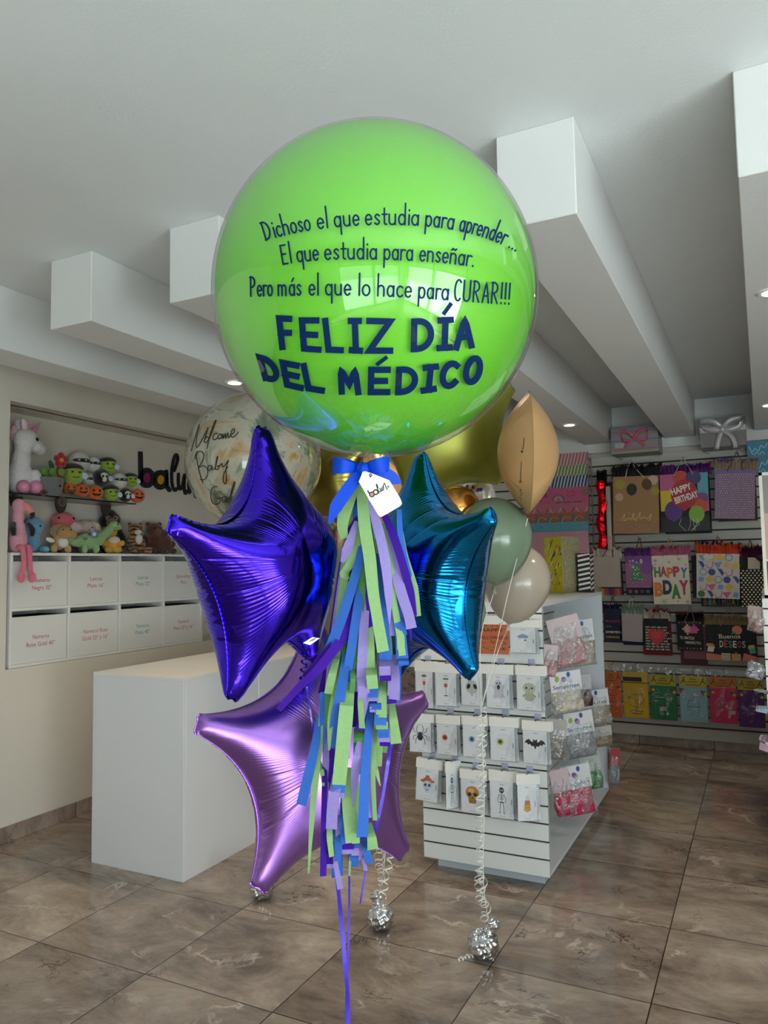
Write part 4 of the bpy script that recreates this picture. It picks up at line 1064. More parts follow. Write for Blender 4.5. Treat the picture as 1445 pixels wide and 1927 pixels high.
for r in range(2):
    for k in range(4):
        a, b, c = BINS[r][k]; y0 = CY0 + pit * k + .013; y1 = CY0 + pit * (k + 1) - .013
        if k == 0: y0 += .006
        if k == 3: y1 -= .006
        z0 = (zm if r == 0 else CZ0 + .009) + .0095; z1 = z0 + .282
        t = thing('storage_bin', 'white storage bin in the %s cubby row lettered %s %s' % (('upper', 'lower')[r], a, b.replace('"', '')), 'storage bin', (XL - .14, (y0 + y1) / 2, z0), group='storage bins in the wall cabinet')
        xf = XL - .006
        MB().box(xf - .012, xf, y0, y1, z0, z1, .0015, seg=1).build('front_board', bin_m, t, smooth=False)
        MB().box(xf - .26, xf - .012, y0, y0 + .008, z0, z1).box(xf - .26, xf - .012, y1 - .008, y1, z0, z1).box(xf - .268, xf - .26, y0, y1, z0, z1).box(xf - .26, xf - .012, y0 + .008, y1 - .008, z0, z0 + .008).build('bin_shell', pbr('bin shell with gap shade', '#2a2826', .7), t, smooth=False)  # shell coloured dark to paint the shade in the gap above the front
        p = Print(planar((xf, (y0 + y1) / 2, (z0 + z1) / 2), (0, 1, 0), (0, 0, 1), (1, 0, 0)), .0006)
        p.text(a, .01, .012 - .012 * r, .027, c, width=min(.017 * len(a), .21)); p.text(b, .01, -.034 - .012 * r, .027, c, width=min(.0158 * len(b), .22))
        p.build('lettering', t)
# dark glass shelf on three clamps
SZ = 2.060
sh = thing('glass_shelf', 'dark edged glass shelf holding the upper row of plush toys', 'shelf', (XL - .15, 3.57, SZ))
gm, ns, L = new_mat('smoked shelf glass'); gp = N(ns, 'ShaderNodeBsdfPrincipled'); gp.inputs['Base Color'].default_value = lin('#5a5552'); gp.inputs['Roughness'].default_value = .05; gp.inputs['Alpha'].default_value = .55
L.new(gp.outputs[0], N(ns, 'ShaderNodeOutputMaterial').inputs['Surface'])
MB().box(XL - .296, XL - .036, 3.045, 4.10, SZ - .008, SZ, .001, seg=1).build('glass_panel', gm, sh, smooth=False)
MB().box(XL - .036, XL - .034, 3.045, 4.10, SZ - .008, SZ).build('polished_edge', pbr('dark glass edge', '#15181a', .1, vary=0), sh, smooth=False)
brk = pbr('dark bronze clamp', '#4b433d', .45, .3)
for y in (3.22, 3.56, 3.95):
    m = MB(); q = arc(0, 0, .042, .085, 180, 360, 14)
    m.slab([(a, b) for a, b in q], lambda u, v, t: (XL - .19 + t, y + u, SZ - .010 + v), 0, .02)
    m.build('shelf_clamp', brk, sh, smooth=False)

# wall sign: dark letters standing off the wall
SGX = XL - .30
def sgn(x, y): p = on(240 + x / 9.03, 820 + y / 9.03, 0, SGX); return (p[1], p[2])
sg = thing('wall_sign', 'dark raised letters spelling balun with coloured dots, on the niche wall', 'sign', (SGX, 4.75, 2.2))
blk = pbr('black acrylic letter', '#14141c', .35, vary=0)
sfn = lambda u, v, t=0: (SGX + t, u, v)
def letter(strokes, name='letter', mat=blk, t0=.004, t1=.022):
    m = MB()
    for pts, w, cap in strokes:
        P = [sgn(*p) for p in pts]; v, f = ribbon2(P, w, cap); n = len(v)
        m.add([sfn(a, b, t1) for a, b in v], f); m.add([sfn(a, b, t0) for a, b in v], [q[::-1] for q in f])
        cnt = {}
        for q in f:
            for i in range(len(q)):
                e = (q[i], q[(i + 1) % len(q)]); cnt[tuple(sorted(e))] = cnt.get(tuple(sorted(e)), 0) + 1
        ed = [e for e, c in cnt.items() if c == 1]
        o = len(m.v); m.add([sfn(*v[i], t1) for i in range(n)] + [sfn(*v[i], t0) for i in range(n)], [(a, b, n + b, n + a) for a, b in ed])
    return m.build(name, mat, sg, smooth=False)
def ovl(cx, cy, rx, ry): return [(cx + rx * math.cos(2 * PI * k / 28), cy + ry * math.sin(2 * PI * k / 28)) for k in range(29)]
letter([([(196, 272), (200, 500), (205, 790)], .036, False), (ovl(302, 718, 100, 128), .042, True)])
letter([(ovl(533, 752, 94, 124), .042, True), ([(636, 612), (640, 760), (645, 860), (690, 925)], .034, True)])
def sc(p, n=6): return [tuple(q) for q in spline(p, n)]
letter([(sc([(770, 600), (825, 440), (830, 360), (800, 320), (765, 400), (735, 560), (728, 720), (745, 860), (785, 935), (820, 890)]), .020, True)])
letter([(sc([(845, 650), (842, 780), (855, 890), (885, 905), (915, 840), (945, 670), (940, 800), (948, 940), (965, 985), (1000, 940)]), .021, True)])
letter([(sc([(1030, 690), (1020, 830), (1035, 960), (1055, 850), (1085, 740), (1110, 800), (1115, 950), (1135, 1035), (1165, 1055)]), .021, True)])
m = MB().slab([sgn(*p) for p in ovl(300, 718, 66, 88)[:-1]], sfn, .006, .016); m.build('magenta_dot', pbr('magenta acrylic', '#8f1f58', .3, vary=0), sg, smooth=False)
m = MB().slab([sgn(*p) for p in ovl(539, 752, 62, 90)[:-1]], sfn, .006, .016); m.build('orange_dot', pbr('orange acrylic', '#d99a12', .3, vary=0), sg, smooth=False)
m = MB().slab([sgn(*p) for p in ovl(1240, 1000, 36, 50)[:-1]], sfn, .006, .02); m.build('teal_dot', pbr('teal acrylic', '#2f8f86', .3, vary=0), sg, smooth=False)

# ------------------------------------------------------------------ plush toys
def plush_m(c): return pbr('plush ' + c, c, .95, vary=.12, vscale=90, bump=.55, bscale=160, sheen=.35, spec=.1)
eye_m = pbr('toy eye', '#0c0c0e', .12, vary=0); satin_p = pbr('pink satin toy cloth', '#d98fae', .3, vary=.06, coat=.3)
rotx = lambda a: Matrix.Rotation(rad(a), 4, 'X')
roty = lambda a: Matrix.Rotation(rad(a), 4, 'Y')
rotz = lambda a: Matrix.Rotation(rad(a), 4, 'Z')
class Toy:
    """local frame: x to the viewer's right, -y to the viewer, z up; s scales everything"""
    def __init__(s, name, label, cat, loc, rz, sc=1.0, group=None):
        s.k = sc; s.o = thing(name, label, cat, loc, rad(rz), group)
    def part(s, name, mat, ells=(), tubes=(), remesh=None, fn=None, angle=0):
        m = MB()
        for e in ells:
            c, r = np.array(e[0]) * s.k, (np.array(e[1]) if not np.isscalar(e[1]) else np.array([e[1]] * 3)) * s.k
            m.ell(c, tuple(r), e[2] if len(e) > 2 else None, seg=24, rings=16, fn=fn)
        for pts, r in tubes:
            m.tube([np.array(p) * s.k for p in spline(pts, 5)], [x * s.k for x in np.interp(np.linspace(0, 1, 5 * (len(pts) - 1) + 1), np.linspace(0, 1, len(r)), r)] if not np.isscalar(r) else r * s.k, 12)
        n = len(ells) + len(tubes)
        return m.build(name, mat if not isinstance(mat, str) else plush_m(mat), s.o, local=True, remesh=(remesh if remesh else (.0045 if n > 1 and remesh is None else 0)), angle=angle)
TG = 'plush toys in the wall niche'
def spot(px, py, dx=0.0): return on(px, py, 0, XL - .155 + dx)
def pxm(P): return depth(P) / FPX
# --- lower row, on the cabinet top
def base(px, dx=0.0, z=CZ1 + .001, py=1040):
    p = spot(px, py, dx); return np.array([p[0], p[1], z])
# flamingo sitting with its legs over the edge
t = Toy('plush_toy', 'pink plush flamingo with dangling legs, at the left end of the cabinet top', 'plush toy', base(33, .115), 84, 1.0, TG)
t.part('body', '#e7a3b4', [((0, 0, .085), (.055, .055, .088)), ((0, .005, .15), (.045, .045, .06)), ((0, .0, .22), (.034, .036, .05)), ((.0, -.005, .285), (.040, .044, .046))])
t.part('beak', '#e88a92', tubes=[([(.012, -.03, .288), (.036, -.052, .272), (.052, -.058, .235)], [.026, .024, .016])])
t.part('beak_tip', '#20181c', tubes=[([(.050, -.058, .246), (.055, -.057, .226), (.050, -.054, .205)], [.019, .017, .006])])
for s_ in (-1, 1):
    t.part('wing', '#1d1a20', tubes=[([(.045 * s_, -.03, .18), (.062 * s_, -.048, .14), (.058 * s_, -.055, .10)], [.012, .02, .012])])
    t.part('leg', '#e4748e', tubes=[([(.022 * s_, -.05, .03), (.022 * s_, -.085, .022), (.018 * s_ + .004, -.092, -.06), (.03 * s_, -.094, -.13)], [.019, .017, .015, .014])])
    t.part('foot', '#e4748e', [((.034 * s_, -.10, -.152), (.024, .022, .032))])
    t.part('eye', eye_m, [((.018 + .012 * s_, -.036, .297), .007)])
# blue toy
t = Toy('plush_toy', 'sky blue plush toy with a round head, behind the flamingo', 'plush toy', base(62, -.02), 66, 1.0, TG)
t.part('body', '#7db2d8', [((0, 0, .055), (.05, .045, .058)), ((0, 0, .10), (.04, .04, .04))])
t.part('head', '#7db2d8', [((0, 0, .172), (.064, .058, .066))])
for s_ in (-1, 1):
    t.part('foot', '#7db2d8', [((.04 * s_ + .01, -.065, .024), (.026, .044, .024), rotz(20 * s_))]); t.part('eye', eye_m, [((.028 * s_, -.053, .175), .006)])
t.part('hang_tag', pbr('cream toy tag', '#ded6c4', .5, vary=0), [((.085, -.07, .085), (.028, .003, .015), roty(20))])
# tan triceratops
t = Toy('plush_toy', 'tan plush dinosaur with a white belly, standing left of the green dinosaur', 'plush toy', base(112, .06), 60, 1.0, TG)
t.part('body', '#c9a471', [((0, .03, .075), (.055, .075, .055)), ((.005, -.02, .09), (.05, .05, .06))])
t.part('head', '#b8925c', [((.02, -.065, .135), (.052, .05, .044)), ((.06, -.085, .12), (.03, .03, .026))])
t.part('neck_frill', '#a8895e', [((-.012, -.035, .145), (.056, .018, .046), rotz(-20))])
t.part('belly', '#e4dfd4', [((.012, -.062, .068), (.032, .022, .034))])
for a, b in ((-.04, -.03), (.045, -.03), (-.04, .07), (.045, .07)): t.part('leg', '#c9a471', [((a, b, .028), (.022, .024, .03))])
for s_ in (-1, 1): t.part('eye', eye_m, [((.025 + .024 * s_, -.108, .15), .005)])
# coral toy
t = Toy('plush_toy', 'coral red plush dinosaur with a white snout, behind the tan dinosaur', 'plush toy', base(118, -.07), 80, 1.08, TG)
t.part('body', '#e06a74', [((0, 0, .09), (.06, .055, .09)), ((0, 0, .20), (.078, .068, .066))])
t.part('snout', '#e3d5d0', [((.055, -.035, .165), (.052, .045, .038))])
t.part('flipper', '#ea5a66', [((.082, -.04, .095), (.022, .02, .042), roty(-18))])
for s_ in (-1, 1): t.part('eye', eye_m, [((-.012 + .05 * s_, -.058, .222), .007)])
# bunny
t = Toy('plush_toy', 'cream plush bunny with long drooping ears', 'plush toy', base(160, -.045), 60, 1.0, TG)
t.part('body', '#d9c3b0', [((0, 0, .07), (.056, .05, .08))])
t.part('head', '#dcc8b6', [((0, -.01, .175), (.066, .060, .058)), ((.01, -.05, .160), (.034, .03, .026))])
for s_ in (-1, 1):
    t.part('ear', '#d6bfa8', tubes=[([(.04 * s_, 0, .218), (.074 * s_, -.01, .20), (.086 * s_, -.018, .14), (.080 * s_, -.02, .085)], [.014, .02, .026, .014])])
    t.part('eye', eye_m, [((.034 * s_, -.058, .182), .006)])
t.part('nose', '#d99b98', [((.012, -.082, .166), (.008, .006, .006))])
# gorilla
t = Toy('plush_toy', 'black plush gorilla with a brown face, behind the yellow toy', 'plush toy', base(206, -.05), 60, 1.05, TG)
t.part('body', '#17161a', [((0, 0, .08), (.07, .06, .09)), ((0, .0, .15), (.055, .05, .05))])
t.part('head', '#17161a', [((0, -.005, .235), (.072, .06, .062)), ((0, -.005, .265), (.046, .05, .046))])
t.part('face', '#8b6f5e', [((.0, -.052, .215), (.038, .022, .034)), ((-.022, -.052, .246), (.021, .016, .018)), ((.022, -.052, .246), (.021, .016, .018))])
for s_ in (-1, 1):
    t.part('arm', '#17161a', tubes=[([(.055 * s_, 0, .16), (.085 * s_, -.02, .10), (.075 * s_, -.05, .04)], [.028, .026, .024])])
    t.part('eye', eye_m, [((.019 * s_, -.070, .246), .006)])
# yellow toy
t = Toy('plush_toy', 'yellow plush toy with a cream muzzle, behind the neck of the green dinosaur', 'plush toy', base(210, .05), 60, 1.0, TG)
t.part('body', '#dca433', [((0, 0, .062), (.062, .055, .064)), ((.03, -.045, .03), (.03, .03, .028)), ((-.03, -.045, .03), (.03, .03, .028)), ((.062, -.02, .075), (.026, .022, .022)), ((-.062, -.02, .075), (.026, .022, .022))])
t.part('head', '#e0a93a', [((-.02, .0, .155), (.056, .05, .044))])
t.part('bib', '#d8d2c0', [((.006, -.047, .098), (.040, .02, .026))])
for s_ in (-1, 1): t.part('eye', eye_m, [((-.02 + .026 * s_, -.045, .165), .005)])
# green long-necked dinosaur lying sideways
t = Toy('plush_toy', 'light green plush long-necked dinosaur with grey spots', 'plush toy', base(166, .105), 84, 1.0, TG)
t.part('body', '#93b87e', [((0, 0, .082), (.088, .05, .056)), ((.07, 0, .095), (.05, .04, .046))], [([(-.07, 0, .08), (-.13, 0, .08), (-.185, 0, .108)], [.042, .026, .008]), ([(.07, 0, .10), (.13, -.005, .135), (.18, -.01, .185)], [.042, .032, .028])], remesh=.005)
t.part('head', '#93b87e', [((.2, -.01, .196), (.042, .033, .030)), ((.225, -.014, .186), (.028, .026, .022))])
for x in (-.05, -.018, .04, .072): t.part('leg', '#93b87e', [((x, -.032 if x in (-.05, .04) else .02, .032), (.021, .022, .034))])
for x, z in ((-.055, .098), (.035, .118), (-.01, .125)): t.part('spot', '#6f7c68', [((x, -.044 + (z - .098) * .6, z), (.017, .008, .010))])
t.part('eye', eye_m, [((.205, -.041, .204), .006)])
t.part('round_tag', pbr('blue toy tag', '#6d95c4', .4, vary=0), [((.002, -.058, .128), (.026, .003, .026))])
t.part('tag_centre', pbr('toy tag centre', '#e6dccf', .4, vary=0), [((.002, -.0605, .128), (.013, .002, .013))])
# tiger
t = Toy('plush_toy', 'striped plush tiger with a white chest, right of the yellow toy', 'plush toy', base(256, .06), 60, 1.0, TG)
def tiger_mat():
    m = plush_m('#a8703a'); m = m.copy(); m.name = 'tiger plush'; ns, L = m.node_tree.nodes, m.node_tree.links
    p = ns['Principled BSDF']; tc = ns['Texture Coordinate']
    w = N(ns, 'ShaderNodeTexWave', Scale=11.0, Distortion=5.0, bands_direction='Z'); w.inputs['Detail Scale'].default_value = 1.5; L.new(tc.outputs['Object'], w.inputs['Vector'])
    r = N(ns, 'ShaderNodeValToRGB'); r.color_ramp.elements[0].position = .34; r.color_ramp.elements[0].color = lin('#2a1c14'); r.color_ramp.elements[1].position = .46; r.color_ramp.elements[1].color = lin('#a8703a')
    L.new(w.outputs['Fac'], r.inputs[0]); L.new(r.outputs[0], p.inputs['Base Color']); return m
TGR = tiger_mat()
t.part('body', TGR, [((0, .02, .07), (.075, .07, .07)), ((-.01, -.02, .12), (.052, .045, .05))], [([(.04, -.02, .035), (.075, -.07, .025), (.05, -.10, .025)], .024), ([(-.04, -.03, .06), (-.05, -.08, .035), (-.03, -.105, .025)], .022)])
t.part('head', TGR, [((-.012, -.03, .175), (.056, .048, .05)), ((-.05, -.01, .215), .017), ((.028, -.01, .215), .017)])
t.part('muzzle', '#d9cfc4', [((-.006, -.072, .158), (.026, .018, .019))]); t.part('chest', '#dcd4ca', [((.004, -.062, .108), (.026, .022, .036))])
for s_ in (-1, 1): t.part('eye', eye_m, [((-.010 + .022 * s_, -.074, .184), .005)])
# brown bears
for px_, dx, sc_, lab in ((289, -.01, 1.05, 'dark brown plush bear sitting right behind the tiger'), (312, .07, .82, 'smaller brown plush bear at the right end of the toy row')):
    t = Toy('plush_toy', lab, 'plush toy', base(px_, dx), 70, sc_, TG)
    t.part('body', '#5a3222', [((0, 0, .07), (.065, .055, .075)), ((0, -.01, .12), (.05, .045, .04))])
    t.part('head', '#5d3424', [((0, -.01, .18), (.06, .054, .052)), ((-.045, 0, .222), .018), ((.045, 0, .222), .018)])
    t.part('muzzle', '#6e4430', [((.004, -.058, .168), (.026, .02, .02))])
    for s_ in (-1, 1):
        t.part('leg', '#54301f', [((.045 * s_, -.06, .028), (.028, .045, .028))]); t.part('arm', '#54301f', [((.066 * s_, -.02, .10), (.022, .026, .045), roty(20 * s_))]); t.part('eye', eye_m, [((.022 * s_, -.058, .19), .005)])

# --- upper row, on the glass shelf
UZ = SZ + .001
# unicorn
t = Toy('plush_toy', 'large white plush unicorn with a shiny pink horn and hooves', 'plush toy', base(42, .02, UZ), 96, 1.0, TG)
t.part('body', '#e3dfe0', [((-.02, .01, .11), (.082, .075, .12)), ((-.02, .0, .22), (.060, .058, .08)), ((-.012, -.005, .30), (.052, .054, .07)), ((.0, -.008, .352), (.082, .066, .074)), ((.075, -.02, .318), (.062, .05, .042)), ((.105, -.022, .305), (.04, .042, .036)), ((.045, -.055, .11), (.036, .034, .055))])
t.part('mane', '#e7b9c4', [((.0, -.005, .425), (.026, .03, .022)), ((-.062, .03, .39), (.02, .03, .05))])
t.part('horn', satin_p, tubes=[([(.050, -.012, .408), (.080, -.016, .444), (.112, -.018, .485)], [.022, .013, .002])])
for s_ in (-1, 1): t.part('ear', '#e3dfe0', [((-.026, .026 * s_, .440), (.022, .016, .040), roty(-14))]); t.part('inner_ear', satin_p, [((-.017, .026 * s_ - .010, .440), (.014, .011, .030), roty(-14))])
for x, y, z in ((-.05, -.05, .045), (.025, -.075, .048), (.088, -.05, .042), (.06, .03, .042)): t.part('hoof', satin_p, [((x, y, z), (.042, .045, .044))])
t.part('eye', eye_m, [((.036, -.066, .356), (.016, .008, .012))])
# flower pot plush
t = Toy('plush_toy', 'grey plush flower pot with green leaves and brown feet, beside the unicorn', 'plush toy', base(90, .075, UZ), 66, 1.0, TG)
pm = MB().lathe([(.066, 0), (.075, .01), (.090, .095), (.096, .115), (.090, .118), (.086, .11)], 36); pm.build('pot', plush_m('#77777b'), t.o, local=True)
t.part('soil', '#4a3428', [((0, 0, .112), (.086, .086, .012))])
for k in range(9): t.part('leaf', '#6b9a3c', [((-.075 + .018 * k, .03 * math.sin(k * 2.1), .135 + .012 * (k % 3)), (.022, .018, .026))])
for x, y, z in ((.055, -.10, -.052), (-.055, -.085, .0), (.12, -.06, .012)): t.part('foot', '#503524', [((x, y, z + .012), (.024, .026, .032 if z < 0 else .02))])
t.part('eye', eye_m, [((.048, -.072, .062), .007)])
# red flowers
for px_, py_, k, lab in ((114, 866, 1.0, 'red plush flower with a yellow centre, the upper of two'), (112, 886, .72, 'small red plush flower below the larger one')):
    P = spot(px_, py_, .10)
    t = Toy('plush_flower', lab, 'plush flower', P - np.array([0, 0, .035]), 82, k, 'red plush flowers over the grey pot')
    for q in range(5): t.part('petal', '#b01f2e', [((.030 * math.sin(q * 1.257), -.004, .035 + .030 * math.cos(q * 1.257)), (.022, .014, .022))])
    t.part('centre', '#dba63a', [((0, -.014, .035), (.014, .009, .014))])
    if k == 1.0:
        t.part('stem', '#2e5a30', tubes=[([(0, .01, .02), (-.02, .02, -.05), (-.02, .015, -.11)], .006)])
        t.part('leaf', '#2e5a30', [((-.056, .012, -.005), (.018, .008, .036), roty(-24))])
# halloween balls
def ball(kind, px_, py_, rpx, dx, label, face=64, grp=None):
    c = spot(px_, py_, dx); r = rpx * pxm(c)
    t = Toy('plush_ball', label, 'plush toy', c - np.array([0, 0, r]), face, r, grp or ('round Halloween plush toys on the glass shelf'))
    if kind == 'pumpkin':
        t.part('body', '#e0641c', [((0, 0, .92), (1.05, 1.0, .92))], fn=lambda th, a: 1 - .07 * abs(math.sin(4 * a)) ** .5 * math.sin(th) + .05)
        t.part('stem', '#2f5a2a', [((0, 0, 1.8), (.26, .26, .16))])
        for x in (-.36, .36): t.part('eye', eye_m, [((x, -.93, 1.12), (.15, .10, .16))])
        t.part('mouth', eye_m, tubes=[([(-.52, -.86, .78), (-.25, -1.0, .58), (.25, -1.0, .58), (.52, -.86, .78)], [.05, .12, .12, .05])])
    if kind == 'mummy':
        t.part('body', '#dcdcd6', [((0, 0, 1), 1.0)], fn=lambda th, a: 1 + .018 * math.sin(16 * th + .8 * math.sin(a * 2)))
        t.part('wrap_lines', pbr('mummy wrap line', '#55565a', .9, vary=0), tubes=[([(math.sin(q) * ww, -math.cos(q) * ww, z + .10 * math.sin(q)) for q in np.linspace(-1.5, 1.5, 9)], .02) for z, ww in ((1.45, .90), (1.68, .75), (1.85, .55), (.42, .83))])
        t.part('eye_band', '#16161a', [((.05, -.50, 1.08), (.84, .60, .30))])
        for x in (-.28, .30): t.part('eye', pbr('pale toy eye', '#9fb7a0', .3, vary=0), [((x, -1.04, 1.1), (.13, .06, .09))])
    if kind == 'monster':
        t.part('body', '#98b43c', [((0, 0, 1), (1.0, .95, 1.0))])
        t.part('hair', '#17171a', [((0, .12, 1.5), (.98, .95, .56)), ((-.4, -.45, 1.52), (.22, .3, .2)), ((.1, -.5, 1.55), (.22, .3, .2)), ((.5, -.42, 1.5), (.2, .3, .2))], remesh=.08 * r)
        for x in (-.3, .34): t.part('eye', eye_m, [((x, -.88, 1.14), (.13, .07, .11))])
        t.part('mouth', '#3c4a1c', tubes=[([(-.3, -.90, .70), (0, -.95, .62), (.32, -.90, .72)], .045)])
        for s_ in (-1, 1): t.part('bolt', pbr('grey toy bolt', '#8d9096', .4, vary=0), [((.98 * s_, -.1, .95), (.16, .12, .12))])
    if kind == 'skull':
        t.part('body', '#141417', [((0, 0, 1), (1.0, .95, 1.0))])
        t.part('skull_face', '#e2e0da', [((.08, -.62, 1.12), (.56, .42, .48)), ((.08, -.68, .66), (.32, .32, .24))], remesh=.06 * r)
        for x in (-.14, .32): t.part('eye', eye_m, [((x, -1.0, 1.06), (.15, .08, .16))])
    if kind in ('monster', 'skull') and rpx > 12: t.part('paper_tag', pbr('pale blue toy tag', '#b9cbe0', .4, vary=0), [((.85, -.72, .85), (.28, .03, .34), roty(-24))])
for a in [('pumpkin', 131, 919, 13.5, .06, 'orange pumpkin plush nearest the grey flower pot'), ('pumpkin', 154, 922, 13.5, .09, 'second orange pumpkin plush from the grey pot'),
          ('pumpkin', 178, 926, 15, .09, 'orange pumpkin plush in the middle of the shelf, left of a green monster'), ('monster', 209, 929, 15.5, .08, 'green monster plush in the bottom row, right of the middle pumpkin'),
          ('skull', 236, 932, 13, .07, 'black skull plush in the bottom row beside the end pumpkin'), ('pumpkin', 258, 932, 13.5, .08, 'orange pumpkin plush at the right end of the glass shelf'),
          ('mummy', 167, 903, 13, -.02, 'white mummy plush tucked behind the front green monster'), ('monster', 138, 893, 20, .08, 'large green monster plush lying on the left pumpkins'),
          ('skull', 191, 899, 16, .05, 'black skull plush in the middle of the pile'), ('mummy', 224, 905, 15.5, .05, 'white mummy plush above the lower green monster'),
          ('monster', 246, 904, 13.5, .05, 'green monster plush above the pumpkin at the shelf end'), ('mummy', 149, 870, 20, -.03, 'largest white mummy plush at the top of the pile'),
          ('mummy', 175, 874, 14, .0, 'white mummy plush between the largest mummy and a green monster'), ('monster', 203, 877, 16, .02, 'green monster plush at the top right of the pile')]:
    ball(*a)
# ------------------------------------------------------------------ white counter
lam = pbr('white counter laminate', '#e3e3e6', .38, vary=.02, vscale=2)
lam2 = pbr('white counter top', '#e8e4e0', .35, vary=.02, vscale=2)
ct = thing('display_counter', 'plain white block counter standing before the cubby wall', 'counter', (-3.0, 3.8, 0))
KX0, KX1, KY0, KY1, KZ = -3.325, -2.684, 3.045, 4.75, 1.018
MB().box(KX0, KX1, KY0, KY0 + .018, .0, KZ - .018, .0015, seg=1).build('front_panel', lam, ct, smooth=False)
MB().box(KX1 - .018, KX1, KY0 + .018, KY1, .0, KZ - .018, .0015, seg=1).build('side_panel', lam, ct, smooth=False)
MB().box(KX0, KX1, KY1, KY1 + .018, 0, KZ - .018, .0015, seg=1).build('rear_panel', lam, ct, smooth=False)
MB().box(KX0, KX1 + .001, KY0 - .001, KY1 + .018, KZ - .018, KZ, .0015, seg=1).build('counter_top', lam2, ct, smooth=False)
for k in range(4):
    z0 = .075 + k * .235; MB().box(KX0 - .018, KX0, KY0 + .015, KY1, z0, z0 + .222, .002, seg=1).build('drawer_front', lam, ct, smooth=False)
MB().box(KX0, KX0 + .012, KY0 + .02, KY1, .02, KZ - .02).build('carcass_side', pbr('grey carcass board', '#9b9a9a', .6), ct, smooth=False)

# ------------------------------------------------------------------ slatted panel stand with hanging packs
slat_m = pbr('white slat board', '#dfe1e0', .42, vary=.02, vscale=3); groove_m = pbr('dark slat groove', '#3a302a', .6, vary=0)
side_m = pbr('pale grey stand board', '#d2d6da', .45, vary=.02, vscale=3)
def slats(fn_box, z0, z1, first, step, g=.0085):
    """slats between dark grooves at first + k * step"""
    m = MB(); zs = []
    z = first
    while z < z1 - .02:
        if z > z0 + .01: zs.append(z)
        z += step
    e = [z0] + zs + [z1]
    for i in range(len(e) - 1):
        a = e[i] + (g / 2 if i else 0); b = e[i + 1] - (g / 2 if i < len(e) - 2 else 0); fn_box(m, a, b)
    return m
GX0, GX1, GY0, GY1, GZ0, GZ1 = -1.646, -.986, 3.70, 5.26, .064, 1.378
gd = thing('display_stand', 'white slatwall display stand hung with balloon packs, right of the tassel', 'display stand', ((GX0 + GX1) / 2, (GY0 + GY1) / 2, 0))
slats(lambda m, a, b: m.box(GX0, GX1, GY0, GY0 + .006, a, b), GZ0, GZ1, .144, .0845).build('slat_panel', slat_m, gd, smooth=False)
MB().box(GX0, GX1, GY0 + .005, GY0 + .011, GZ0 + .002, GZ1 - .002).build('groove_backing', groove_m, gd, smooth=False)
MB().box(GX0, GX1, GY0 + .011, GY0 + .020, GZ0, GZ1, .001, seg=1).build('end_panel', side_m, gd, smooth=False)
MB().box(GX0, GX1, GY1 - .020, GY1, GZ0, GZ1, .001, seg=1).build('end_panel', side_m, gd, smooth=False)
MB().box(GX0, GX1, GY0 + .020, GY1 - .02, GZ1 - .018, GZ1, .001, seg=1).build('top_board', side_m, gd, smooth=False)
MB().box(GX0, GX1, GY0 + .020, GY1 - .02, GZ0, GZ0 + .018, .001, seg=1).build('base_board', side_m, gd, smooth=False)
GM = (GX0 + GX1) / 2
slats(lambda m, a, b: m.box(GM - .012, GM + .012, GY0 + .02, GY1 - .02, a, b), GZ0 + .018, GZ1 - .018, .144, .0845).build('slat_panel', slat_m, gd, smooth=False)
MB().box(GM - .006, GM + .006, GY0 + .02, GY1 - .02, GZ0 + .018, GZ1 - .018).build('groove_backing', groove_m, gd, smooth=False)
MB().box(GX0 + .045, GX1 - .046, GY0 + .078, GY1 - .07, 0, GZ0).build('plinth', pbr('grey plinth', '#b9c2c8', .5), gd, smooth=False)
clip_m = pbr('pale lilac plastic clip', '#aeb2cc', .3, vary=0); wire_m = pbr('steel hook wire', '#8b8d92', .25, .9, vary=0)

pack_card = pbr('white print card', '#e9e9ee', .5, vary=.02); pack_head = pbr('white paper header', '#e6e4e0', .6, vary=.04, bump=.1, bscale=40)
pouch = film('crinkled clear pouch', '#fcfdfd', .10, .012, .5, bump=.8, bscale=55, blend=.35)
PW, PH = .150, .245
def pack_body(t, w, h):
    """local frame: x right, z up, front to -y; hung from z = 0"""
    hd = .052
    m = MB().box(-w / 2, w / 2, -.0030, .0030, -hd, .004, .001, seg=1); m.build('paper_header', pack_head, t, local=True, smooth=False)
    MB().box(-w / 2 + .006, w / 2 - .020, -.0022, -.0012, -h, -hd + .002).build('print_card', pack_card, t, local=True, smooth=False)
    # the clear pouch: a slightly blown pillow round the card
    n = 14; v = []; f = []
    for sg in (-1, 1):
        for i in range(n + 1):
            for j in range(n + 1):
                a, b = i / n, j / n; e = (16 * a * (1 - a) * b * (1 - b)) ** .35
                x = -w / 2 + w * a + .004 * math.sin(b * 9 + a * 3); z = -hd - (h - hd + .008) * b
                v.append((x, sg * (.0028 + .008 * e + .0018 * math.sin(a * 23 + b * 9) * e), z))
    q = (n + 1) ** 2
    for o in (0, q):
        for i in range(n):
            for j in range(n):
                k = o + i * (n + 1) + j; f.append((k, k + 1, k + n + 2, k + n + 1) if o else (k, k + n + 1, k + n + 2, k + 1))
    MB().add(v, f).build('clear_pouch', pouch, t, local=True, normals=False, angle=0)
proto = None
def pack_M(P, yaw, roll=0): return Matrix.Translation(Vector([float(x) for x in P])) @ Matrix.Rotation(rad(yaw), 4, 'Z') @ Matrix.Rotation(rad(roll), 4, 'Y')
K = '#1a1a1d'
